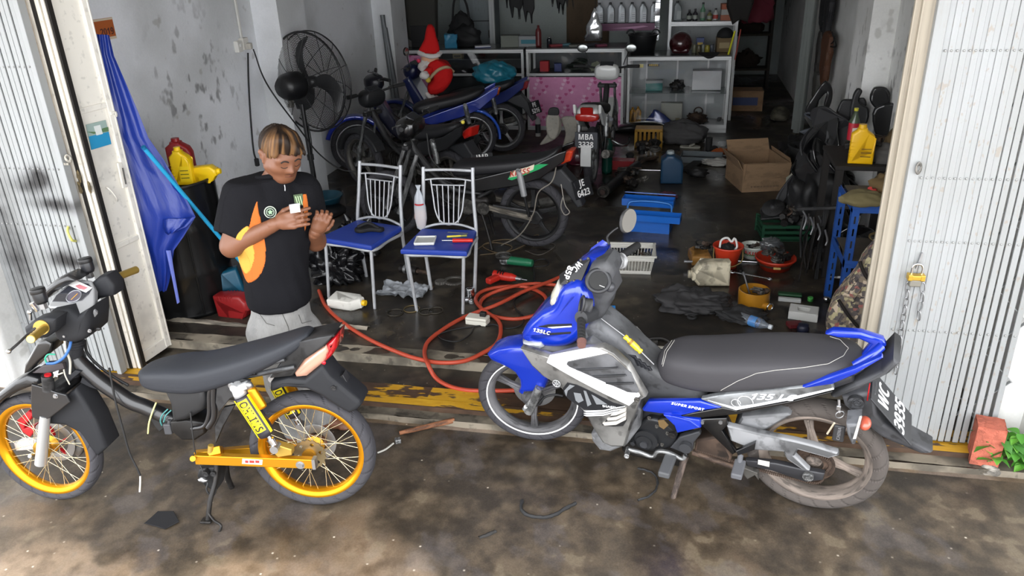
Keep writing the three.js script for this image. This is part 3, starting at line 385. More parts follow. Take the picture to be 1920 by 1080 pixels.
  { const g = G('front_number_plate', B), q = (x, y) => V(...P(Zg, x, y, -.02)); const a = q(250, 820), b = q(620, 800), c2 = q(850, 260), d = q(200, 600), z0 = .1, z1 = -.10;
    // a sheet bent over the cowl: runs across the nose, low edge in front
    const A = V(...P(Zg, 215, 790, .085)), Bp = V(...P(Zg, 620, 775, .085)), Cc = V(...P(Zg, 830, 280, .02)), D = V(...P(Zg, 560, 320, .02)), E2 = V(...P(Zg, 200, 600, .05));
    const face = new THREE.BufferGeometry(), pts = [A, Bp, Cc, D, E2], n = Bp.clone().sub(A).cross(Cc.clone().sub(A)).normalize(), low = pts.map((p) => p.clone().addScaledVector(n, -.006)); const all = [...pts, ...low].flatMap((p) => p.toArray()); face.setAttribute('position', new THREE.Float32BufferAttribute(all, 3)); face.setIndex([0, 1, 2, 0, 2, 3, 0, 3, 4, 5, 7, 6, 5, 8, 7, 5, 9, 8, 0, 5, 6, 0, 6, 1, 1, 6, 7, 1, 7, 2, 2, 7, 8, 2, 8, 3, 3, 8, 9, 3, 9, 4, 4, 9, 5, 4, 5, 0]); M('plate', face.toNonIndexed(), mat(0x17181b, .3), g);
    const pt = (x, y) => { const o = F.o, d2 = ray(...Zg([[x, y]])[0]).transformDirection(F.i), t = A.clone().sub(o).dot(n) / d2.dot(n); return o.clone().addScaledVector(d2, t).addScaledVector(n, .001 * Math.sign(-d2.dot(n))); };
    const line = (s, x0, y0, x1, y1, hx, hy) => { const p = pt(x0, y0), r = pt(x1, y1), m = p.clone().add(r).multiplyScalar(.5), u = r.clone().sub(p), w = pt((x0 + x1) / 2 + hx, (y0 + y1) / 2 + hy).sub(m); const T = text(s, 1, [0, 0, 0]); T.computeBoundingBox(); const bb = T.boundingBox; const un = u.clone().normalize(), wn = w.clone().sub(un.clone().multiplyScalar(w.dot(un))); const H2 = wn.length(); T.scale(u.length() / (bb.max.x - bb.min.x), H2 / (bb.max.y - bb.min.y), 1); return T.applyMatrix4(new THREE.Matrix4().makeBasis(un, wn.normalize(), un.clone().cross(wn))).translate(...m.toArray()); };
    M('plate_lettering', [line('WC', 640, 350, 500, 510, 110, 60), line('85P', 440, 430, 340, 680, 110, 50)], white, g);
    for (const [x, y] of [[370, 735], [505, 725], [640, 300], [790, 270]]) { const p = pt(x, y); M('plate_bolt', ball(.007, .007, .007, p.x, p.y, p.z, 10), C.dull, g); }
  }
  // things on it
  { const k = thing('key_fob', 'black rubber key fob on a steel ring hanging at the blue motorcycle', 'key fob'); F.set(k); M('ring', torus(.016, .0022, ...P(Zw, 876, 258, .16), 0, .5, 24, 6), C.steel, k); M('clip', [rod(P(Zw, 868, 130, .15), P(Zw, 872, 240, .16), .005), rbox(.016, .02, .01, .003, ...P(Zw, 866, 200, .158))], C.steel, k); M('fob', [rbox(.042, .078, .014, .008, ...P(Zw, 868, 415, .162))], mat(0x2b2b2d, .6), k); M('fob_lettering', text('CHINA', .012, [P(Zw, 868, 418, .17)[0], P(Zw, 868, 418, .17)[1], .17], [0, 1, 0], [-1, 0, 0], 1.2), mat(0x6a6a6c, .6), k); M('strap', rod(P(Zw, 830, 330, .155), P(Zw, 770, 420, .13), .004), mat(0xcabfa8, .6), k); }
  { const k = thing('screwdriver', 'flat screwdriver with translucent yellow handle resting on the blue motorcycle', 'screwdriver'); F.set(k); const a = P(Zh, 492, 838, .07), b = P(Zh, 660, 965, .10), c = P(Zf, 725, 630, .10), d = P(Zf, 778, 682, .09); M('shaft', rod(a, b, .003), C.steel, k); M('shaft_tip', rod(c, d, .0032), C.steel, k); const u = vec(c).sub(vec(b)), L = u.length(); const h = M('handle', lathe([[.001, 0], [.010, .0], [.012, .008], [.009, .02], [.013, .03], [.014, L * .45], [.0135, L * .75], [.010, L - .012], [.013, L - .006], [.012, L], [.001, L]], 10), mat(0xd9bf2e, .25, 0, { clearcoat: .6 }), k); h.position.set(...b); h.quaternion.copy(qY(u.normalize())); M('handle_band', rod(vec(b).lerp(vec(c), .3), vec(b).lerp(vec(c), .42), .0143), mat(0x8a6a20, .5), k); }
}

// ---------- the stripped black motorcycle with gold wheels ----------
{
  const F = new Frame([-1.5012, 0, -2.5594], .136, -.0597), R = .2823, WB = 1.2424;
  const B = F.set(thing('black_motorcycle', 'stripped black motorcycle with gold spoked wheels and gold swingarm', 'motorcycle'));
  const K1 = zoom(0, 460, .24074), K2 = zoom(0, 640, .27778), K3 = zoom(260, 600, .2037), K4 = zoom(420, 690, .24077), Kc = zoom(240, 560, .42588);
  const pl = (Z, pts, z, t, bev = .004, smooth = false, seg = 3) => (bev > .005 ? softPlate : plate)(F.o2(Z(pts), t > .06 ? z - Math.min(t * .4, .045) : z), z - t, t, bev, smooth, seg);
  const P = (Z, x, y, z) => F.p(...Z([[x, y]])[0], z), T = (Z, pts, r, seg, n) => tube(pts.map(([x, y, z]) => P(Z, x, y, z)), r, seg, n);
  const sub = (name, pos, lean, ry = 0) => { const g = G(name, B), w = vec(pos).clone().applyMatrix4(F.m), fr = new Frame(w, F.e.y + ry, lean); g.applyMatrix4(F.i.clone().multiply(fr.m)); return [g, fr]; };
  const matte = grainy(0x232427, .6), seatM = grainy(0x2e3035, .55), blackP = mat(0x151517, .35, 0, { clearcoat: .4 }), dusty = dirty(0x2b2b2c, .6), goldBox = mat(0xc98f1c, .3, .7), silverP = mat(0xa2a3a5, .35, .4);
  const rw = spokeWheel('rear_wheel', B, R, .085, .2285, {}); rw.position.set(0, R, 0);
  const fw = spokeWheel('front_wheel', B, R - .01, .072, .2285, {}); fw.position.set(-WB, R - .01, 0); fw.rotation.y = -.103;
  M('wheel_spacer', disc(.03, .03, 24, 0, 0, .05), C.goldDull, rw);
  { const s = plate([...Array(36).keys()].map((i) => { const a = i / 36 * 6.2832, r = i % 2 ? .074 : .068; return [Math.cos(a) * r, Math.sin(a) * r]; }), .045, .005, 0, false, 1, [...Array(6).keys()].map((i) => [...Array(10).keys()].map((k) => { const a = i / 6 * 6.2832 + .2, b = k / 10 * 6.2832; return [Math.cos(a) * .05 + Math.cos(b) * .009, Math.sin(a) * .05 + Math.sin(b) * .009]; }))); M('sprocket', s, mat(0x8e7f5f, .4, .8), rw); }
  M('brake_disc', ringZ([[.05, -.0015], [.09, -.0015], [.09, .0015], [.05, .0015], [.05, -.0015]], 32).translate(0, 0, -.05), C.steel, rw);
  M('brake_disc', ringZ([[.07, -.0015], [.105, -.0015], [.105, .0015], [.07, .0015], [.07, -.0015]], 32).translate(0, 0, -.05), C.steel, fw);
  M('disc_carrier', [0, 1, 2, 3, 4].map((k) => { const a = k * 1.2566; return bar([Math.cos(a) * .03, Math.sin(a) * .03, -.05], [Math.cos(a + .3) * .08, Math.sin(a + .3) * .08, -.05], .014, .004); }), C.red, fw);
  // fork, fender
  M('fork_leg', [rod(P(K2, 305, 500, .085), P(K2, 275, 825, .085), .021, .025, 18), rod(P(K2, 262, 790, .1), P(K2, 295, 770, .07), .014)], mat(0xb6b8b8, .4, .6), B);
  M('fork_leg', rod(P(K2, 305, 500, -.085), P(K2, 275, 825, -.085), .021, .025, 18), mat(0xb6b8b8, .4, .6), B);
  M('front_axle', rod(P(K2, 200, 775, .1), P(K2, 350, 755, -.1), .008), C.steel, B);
  M('caliper', [pl(K2, [[448, 655], [480, 610], [540, 600], [562, 640], [560, 720], [525, 782], [480, 745]], -.05, .05, .01, true)], dirty(0xa9aaa8, .45, .5), B);
  M('brake_cover', [pl(K2, [[110, 535], [190, 470], [225, 490], [205, 530], [170, 560], [160, 590], [230, 570], [230, 610], [200, 650], [150, 615]], -.05, .04, .006)], mat(0xb11f26, .4), B);
  M('foil_wrap', noisy(pl(K2, [[90, 690], [130, 670], [240, 668], [245, 715], [225, 738], [110, 740]], -.05, .03, .006), .004, 60, 3), mat(0xc9ccd0, .3, .5), B);
  M('front_fender', [pl(K2, [[-60, 420], [-30, 370], [40, 310], [130, 240], [215, 200], [300, 226], [312, 262], [220, 290], [150, 318], [60, 372], [0, 430], [-50, 480]], .055, .11, .022, false, 4)], blackP, B);
  for (const z of [.10, -.09]) M('fender_side', plate(F.o2(K2([[210, 290], [300, 315], [380, 345], [445, 362], [472, 412], [400, 470], [330, 522], [280, 536], [215, 515], [205, 400]]), .10), z - .012, .012, .004), blackP, B);
  M('rear_splash_guard', [pl(K2, [[330, 500], [445, 365], [545, 290], [600, 368], [680, 500], [757, 685], [692, 745], [640, 690], [570, 590], [480, 540], [360, 530]], .06, .12, .02, false, 4)], matte, B);
  M('fender_bolt', boltHead(...P(K2, 372, 372, .103), .008), C.steel, B);
  M('fork_yoke', [rbox(.07, .05, .18, .015, ...P(K2, 420, 300, 0)), rod(P(K2, 320, 230, .085), P(K2, 330, 330, .085), .024, .024, 16), rod(P(K2, 320, 230, -.085), P(K2, 330, 330, -.085), .024, .024, 16)], C.castDark, B);
  M('fork_cap', rod(P(K2, 322, 222, .085), P(K2, 326, 250, .085), .014), C.red, B);
  M('steering_head', [rod(P(K1, 590, 740, 0), P(K1, 560, 1000, 0), .034, .036, 20), ...[750, 770, 790].map((y) => torus(.034, .004, ...P(K1, 588, y, 0), Math.PI / 2 - .1, 0, 24, 6))], matte, B);
  M('front_shield', [pl(K1, [[230, 970], [236, 900], [330, 730], [390, 710], [450, 735], [440, 800], [350, 870], [262, 960]], .05, .1, .01)], C.gloss, B);
  M('inner_skin', noisy(pl(K2, [[215, 215], [290, 160], [420, 150], [440, 190], [330, 215]], .05, .05, .006), .005, 40, 7), mat(0x3a3436, .6), B);
  // bars and dash
  M('headset_body', [pl(K1, [[430, 490], [560, 470], [640, 520], [725, 470], [735, 560], [725, 680], [690, 712], [620, 735], [500, 725], [465, 690], [440, 600]], .09, .18, .03, false, 4)], matte, B);
  M('headset_visor', [pl(K1, [[362, 345], [400, 300], [480, 240], [562, 205], [650, 250], [560, 290], [450, 350], [395, 400]], -.02, .1, .02)], blackP, B);
  { const [g, fr] = sub('instrument_panel', P(K1, 570, 420, .0), -1.05), q = (pts, z, t, b) => plate(fr.o2(K1(pts), 0), z - t, t, b, false, 3);
    M('bezel', q([[372, 470], [420, 380], [540, 292], [640, 262], [712, 272], [735, 330], [735, 500], [705, 535], [645, 560], [600, 540], [560, 500], [500, 484], [385, 486]], .0, .035, .008), silverP, g);
    M('dial_glass', q([[408, 440], [440, 392], [540, 315], [600, 292], [690, 300], [720, 335], [690, 385], [640, 432], [560, 445]], .003, .008, .002), mat(0x2c2d33, .12, 0, { clearcoat: 1 }), g);
    const c = fr.p(...K1([[580, 400]])[0], 0); M('dial_ring', torus(.030, .003, c[0], c[1], .004), mat(0x8c8d92, .3, .6), g); M('dial_face', disc(.028, .002, 28, c[0], c[1], .003), mat(0x55505a, .5), g); M('needle', rod([c[0] - .004, c[1] - .02, .006], [c[0] + .012, c[1] + .012, .006], .0011), mat(0xe0a030, .5), g);
    M('sticker', q([[535, 315], [600, 278], [722, 335], [672, 372]], .005, .002, .0004), mat(0xe9e5e2, .5), g); M('sticker_print', q([[590, 322], [625, 310], [690, 335], [660, 352], [620, 345]], .0058, .001, .0002), mat(0xb06c72, .6), g); }
  for (const [x, y, z] of [[308, 392, .13], [675, 155, -.13]]) { const g = G('reservoir', B), c = P(K1, x, y, z); g.position.set(...c); g.rotation.z = .12; M('cup', lathe([[.001, -.032], [.021, -.032], [.026, -.02], [.027, .012], [.024, .014]], 24), mat(0x202124, .3), g); M('lid', lathe([[.024, .012], [.029, .013], [.029, .028], [.026, .033], [.001, .034]], 24), C.black, g); M('bracket', box(.02, .03, .02, 0, -.042, 0), C.steel, g); }
  M('switch_housing', [pl(K1, [[222, 620], [300, 560], [400, 535], [480, 545], [472, 640], [395, 700], [300, 712], [240, 690]], .16, .09, .02, false, 4)], matte, B);
  M('switch_housing', [pl(K1, [[735, 280], [800, 225], [860, 215], [920, 290], [920, 370], [800, 400], [740, 440]], -.08, .10, .02, false, 4)], matte, B);
  M('grip', [rod(P(K1, 345, 645, .17), P(K1, 240, 730, .30), .016, .0165, 18), ...[.2, .4, .6, .8].map((t) => { const a = P(K1, 345, 645, .17), b = P(K1, 240, 730, .30); return ball(.0172, .0172, .006, mix(a[0], b[0], t), mix(a[1], b[1], t), mix(a[2], b[2], t), 14); })], mat(0xb0913c, .35, .6), B);
  M('grip_flange', rod(P(K1, 330, 635, .158), P(K1, 320, 642, .17), .03, .03, 24), mat(0xa98f45, .4, .5), B);
  M('grip_end', rod(P(K1, 243, 728, .298), P(K1, 238, 733, .306), .0155, .014, 18), mat(0xe6d27a, .35, .4), B);
  M('grip', rod(P(K1, 890, 255, -.17), P(K1, 1060, 190, -.31), .016, .017, 18), mat(0x9a8140, .4, .5), B);
  M('grip_flange', rod(P(K1, 885, 258, -.165), P(K1, 905, 250, -.18), .027, .027, 20), mat(0xc7a53a, .4, .5), B);
  M('brake_lever', [tube([P(K1, 280, 640, .17), P(K1, 220, 690, .2), P(K1, 140, 765, .26), P(K1, 75, 822, .30)], .0055, 24, 8)], mat(0x4c4c4e, .35, .7), B); M('lever_ball', ball(.0095, .0095, .0095, ...P(K1, 68, 826, .305)), C.chrome, B);
  M('bar_clamp', [rod(P(K1, 245, 450, .12), P(K1, 290, 510, .11), .01), ball(.01, .01, .01, ...P(K1, 232, 520, .13)), rod(P(K1, 232, 510, .13), P(K1, 240, 580, .13), .006)], C.chrome, B);
  M('bag_hook', [rod(P(K1, 720, 660, .04), P(K1, 760, 650, .06), .005), ball(.012, .008, .006, ...P(K1, 765, 652, .06))], C.black, B); for (const [x, y] of [[695, 668], [500, 708]]) M('body_screw', boltHead(...P(K1, x, y, .092), .0055), C.steel, B);
  M('wiring', [[[555, 740, .05], [540, 800, .07], [500, 870, .08], [430, 915, .08], [365, 920, .07]]].map((l) => T(K1, l, .006)), mat(0x2c5d9a, .5), B);
  M('wiring', T(K1, [[365, 920, .07], [352, 880, .075], [375, 850, .07], [430, 850, .06]], .0035), mat(0x2f9a7c, .5), B);
  M('wiring', [T(K1, [[505, 740, .05], [510, 800, .06], [545, 900, .05], [545, 1000, .04]], .005), T(K2, [[430, 190, .06], [440, 230, .06], [470, 290, .05]], .003), T(K2, [[350, 250, .08], [380, 230, .08], [425, 212, .07]], .003)], mat(0xb9b5a8, .5), B);
  M('cable', [T(K1, [[620, 800, -.02], [650, 830, -.03], [660, 880, -.03], [620, 900, -.02]], .005), T(K1, [[660, 740, -.04], [680, 840, -.05], [760, 930, -.05], [880, 1020, -.05], [1000, 1090, -.04]], .006), T(K1, [[640, 740, -.05], [700, 860, -.06], [800, 960, -.06], [960, 1080, -.05]], .004)], C.wire, B);
  M('cable', T(K1, [[740, 520, -.03], [800, 440, -.06], [830, 415, -.09]], .004), C.wire, B);
  // frame, seat tub, seat
  M('frame_tube', tube(F.q([[136, 666], [156, 687], [183, 711], [217, 735], [246, 753], [272, 763], [301, 776], [327, 788], [360, 804]], 0), .034, 60, 14), blackP, B);
  M('frame_gusset', [pl(K2, [[470, 230], [540, 170], [580, 180], [520, 230], [500, 250]], .045, .09, .004), pl(K2, [[560, 220], [700, 300], [690, 340], [600, 310], [540, 280]], .02, .04, .004)], matte, B);
  M('frame_bracket', pl(K3, [[60, 830], [300, 920], [230, 1000], [190, 1030], [150, 990]], .025, .05, .004), dusty, B);
  M('cable_tie', T(K3, [[160, 762, .04], [125, 850, .045], [95, 950, .045], [85, 1045, .04]], .0035), mat(0xd9d68a, .5), B);
  M('wiring', [T(K3, [[270, 820, .04], [220, 870, .05], [200, 930, .05], [215, 970, .045]], .003), T(K3, [[300, 830, .04], [250, 880, .05], [230, 940, .05]], .003)], mat(0x3e7a78, .5), B);
  M('connector', [rbox(.034, .052, .02, .006, ...P(K3, 272, 1000, .05)), rod(P(K3, 285, 920, .05), P(K3, 280, 950, .05), .008)], mat(0x3b3c3f, .5), B);
  M('seat_tub', [pl(K3, [[245, 560], [640, 560], [672, 700], [645, 790], [480, 885], [345, 905], [322, 740]], .085, .17, .03, false, 4)], mat(0x1e1f21, .45), B);
  M('lower_mount', [pl(K3, [[330, 890], [480, 870], [640, 900], [650, 1000], [560, 1060], [440, 1060], [340, 980]], .06, .12, .01)], C.grease, B);
  const rail = (z) => [T(K3, [[640, 990, z], [690, 900, z], [690, 700, z], [705, 580, z], [780, 530, z], [1080, 478, z]], .013, 40, 10), T(K3, [[490, 1000, z], [600, 975, z], [645, 880, z], [655, 660, z], [700, 575, z]], .010, 40, 10)];
  M('subframe_rail', rail(.09), blackP, B); M('subframe_rail', rail(-.09), blackP, B);
  M('tail_rail', [rod(P(Kc, 400, 365, .085), P(Kc, 735, 300, .075), .011), rod(P(Kc, 440, 340, .09), P(Kc, 690, 268, .08), .008), rod(P(Kc, 400, 365, -.085), P(Kc, 735, 300, -.075), .011)], dirty(0x4a4b4d, .5, .3), B);
  M('tail_frame', [pl(Kc, [[640, 330], [700, 240], [760, 170], [850, 150], [920, 140], [880, 190], [790, 250], [740, 320]], .07, .14, .008)], C.castDark, B);
  M('tail_plate', [pl(Kc, [[760, 180], [900, 140], [930, 150], [850, 180], [780, 200]], .04, .08, .004)], dirty(0x55575a, .6), B);
  M('hanger_plate', [pl(Kc, [[390, 380], [480, 350], [540, 360], [500, 420], [450, 440], [400, 500], [385, 460]], .10, .012, .003), pl(Kc, [[380, 560], [420, 480], [470, 470], [420, 560], [385, 640]], .08, .02, .004)], C.castDark, B);
  M('hanger_bolt', boltHead(...P(Kc, 455, 385, .112), .011), C.steel, B);
  const seat = M('seat', loftX([[-.712, .632, .668, .03], [-.67, .602, .692, .08, 3], [-.56, .592, .714, .112, 3.4], [-.42, .598, .726, .124, 3.4], [-.25, .65, .768, .122, 3.2], [-.08, .728, .818, .105, 3], [.02, .79, .852, .078, 3], [.062, .822, .858, .04, 2.6]], 36, 5), seatM, B);
  M('tail_light', [pl(Kc, [[735, 302], [790, 242], [885, 178], [905, 215], [878, 262], [800, 326], [752, 332]], .06, .12, .025, false, 4)], mat(0xb98d78, .18, 0, { clearcoat: 1 }), B);
  M('tail_light_red', [pl(Kc, [[880, 182], [900, 165], [938, 136], [930, 200], [905, 240], [875, 265], [890, 215]], .062, .124, .02, false, 4)], mat(0xa01018, .18, 0, { clearcoat: 1 }), B);
  M('tail_reflector', ball(.009, .009, .006, ...P(Kc, 862, 282, .05)), mat(0xd81828, .3), B);
  M('rear_fender', [pl(Kc, [[640, 352], [720, 330], [790, 335], [868, 272], [905, 322], [1030, 428], [1038, 448], [1020, 470], [985, 486], [940, 462], [860, 408], [800, 380], [700, 370], [640, 392]], .07, .14, .02, false, 4)], matte, B);
  M('fender_lamp', pl(Kc, [[930, 345], [945, 335], [968, 375], [960, 380]], .02, .05, .003), C.castDark, B); M('fender_bolt', boltHead(...P(Kc, 905, 393, .072), .012), C.castDark, B);
  // swingarm, shocks
  M('swingarm', [bar(P(Kc, 300, 703, .11), P(Kc, 822, 722, .11), .03, .046), bar(P(Kc, 300, 690, -.11), P(Kc, 860, 640, -.11), .03, .046), bar(P(Kc, 380, 670, .11), P(Kc, 395, 670, -.11), .05, .036), rod(P(Kc, 285, 705, .14), P(Kc, 285, 700, -.14), .012)], goldBox, B);
  M('swingarm_end', box(.014, .048, .034, ...P(Kc, 822, 722, .11)), C.steel, B); M('axle_nut', boltHead(...P(Kc, 757, 735, .128), .014), C.steel, B);
  M('swingarm_label', pl(Kc, [[503, 705], [592, 710], [590, 732], [502, 727]], .1265, .002, .0003), mat(0xe9e2da, .5), B); for (const [a, b] of [[515, 530], [534, 556], [560, 578]]) M('label_print', pl(Kc, [[a, 712], [b, 713], [b, 724], [a, 723]], .1272, .001, .0002), mat(0xa8302a, .5), B);
  M('chain_adjuster', pl(Kc, [[640, 640], [720, 665], [720, 690], [660, 700], [630, 670]], .115, .04, .004), mat(0xb99a48, .4, .6), B); M('adjuster_boss', rod(P(Kc, 365, 645, .11), P(Kc, 362, 680, .11), .012), mat(0xb99a48, .4, .6), B);
  const shock = (x0, y0, x1, y1, z, nm) => { const g = G('shock_absorber', B), a = V(...P(Kc, x0, y0, z)), b = V(...P(Kc, x1, y1, z)), d = b.clone().sub(a), L = d.length(); g.position.copy(a); g.quaternion.copy(new THREE.Quaternion().setFromUnitVectors(V(0, -1, 0), d.normalize()));
    M('top_mount', [lathe([[.001, .006], [.018, .006], [.024, -.004], [.03, -.03], [.031, -.045], [.001, -.05]], 20), disc(.016, .05, 18, 0, 0, 0), rbox(.045, .03, .03, .008, .035, -.012, .004)], mat(0xd4d5d6, .35, .5), g);
    M('shock_body', lathe([[.001, -.045], [.034, -.045], [.038, -.06], [.038, -L * .72], [.032, -L * .78], [.02, -L * .8], [.001, -L * .8]], 28), mat(0x26242a, .4), g);
    M('graphic', [-1, 1].map((s) => new THREE.CylinderGeometry(.0386, .0386, L * .60, 16, 1, true, s > 0 ? 1.02 : -.85, .34).translate(0, -L * .45, 0)).concat([new THREE.CylinderGeometry(.0388, .0388, L * .5, 20, 1, true, -.38, 1.15).translate(0, -L * .43, 0)]), mat(0xf0dc10, .4), g);
    const letters = text('OHLINS', .034, [0, 0, 0], [1, 0, 0], [0, 1, 0], 1, .001); letters.computeBoundingBox(); const w = letters.boundingBox.max.x - letters.boundingBox.min.x; letters.scale(L * .46 / w, 1, 1).rotateZ(-Math.PI / 2); { const p = letters.attributes.position; for (let i = 0; i < p.count; i++) { const x = p.getX(i) / .0394, y = p.getY(i), zz = .0394 + p.getZ(i); const ang = x + .19; p.setXYZ(i, Math.sin(ang) * zz, y - L * .43, Math.cos(ang) * zz); } letters.computeVertexNormals(); } M('shock_lettering', letters, mat(0x2a2016, .5), g);
    M('gas_canister', [lathe([[.001, -.03], [.016, -.03], [.019, -.04], [.019, -.12], [.016, -.13], [.001, -.132]], 20).translate(.058, 0, .006)], mat(0xd8931a, .3, .75), g); M('canister_cap', [lathe([[.001, 0], [.012, -.002], [.015, -.012], [.015, -.03], [.001, -.03]], 16).translate(.058, 0, .006)], C.steel, g);
    M('shaft', [rod([0, -L * .8, 0], [0, -L + .01, 0], .009), rod([0, -L * .86, 0], [0, -L, 0], .016, .014, 14)], C.chrome, g); M('bottom_eye', disc(.018, .045, 18, 0, -L, 0), C.steel, g); };
  shock(475, 385, 650, 655, .12); shock(640, 345, 760, 560, -.12);
  // stand and hanging leads
  M('stand', [T(Kc, [[390, 720, .08], [385, 800, .1], [362, 890, .14], [352, 975, .16]], .011, 24, 10), T(Kc, [[352, 940, .155], [378, 975, .18], [410, 1000, .2], [402, 1025, .205]], .006, 20, 8), rbox(.05, .012, .04, .004, ...P(Kc, 348, 976, .16))], C.grease, B);
  M('stand', [T(Kc, [[430, 720, -.05], [440, 790, -.07], [460, 840, -.09]], .013, 16, 10)], C.grease, B);
  M('stand_mount', [pl(Kc, [[330, 730], [400, 720], [410, 770], [400, 830], [350, 800], [320, 760]], .085, .10, .008), disc(.014, .03, 16, ...P(Kc, 345, 765, .095)), disc(.012, .03, 16, ...P(Kc, 380, 765, .095))], C.castDark, B);
  M('stand_spring', T(Kc, [[320, 800, .11], [350, 810, .11], [345, 840, .12], [370, 870, .12], [385, 850, .11], [385, 790, .10]], .004, 30, 6), C.wire, B); M('foil_scrap', noisy(ball(.022, .01, .012, ...P(Kc, 330, 800, .115), 10), .006, 90, 3), C.steel, B);
  M('hanging_cable', [F.q([[205, 690], [216, 750], [229, 800], [244, 852], [258, 880], [263, 892]], .06)].map((l) => tube(l, .0045, 40, 6)), C.wire, B); M('cable_end', tube(F.q([[263, 892], [263, 905], [262, 922]], .06), .004, 10, 6), mat(0xd8d4c8, .5), B);
  M('hanging_cable', T(Kc, [[275, 500, .09], [285, 600, .1], [300, 690, .1], [330, 760, .12]], .0035, 24, 6), C.wire, B);
}

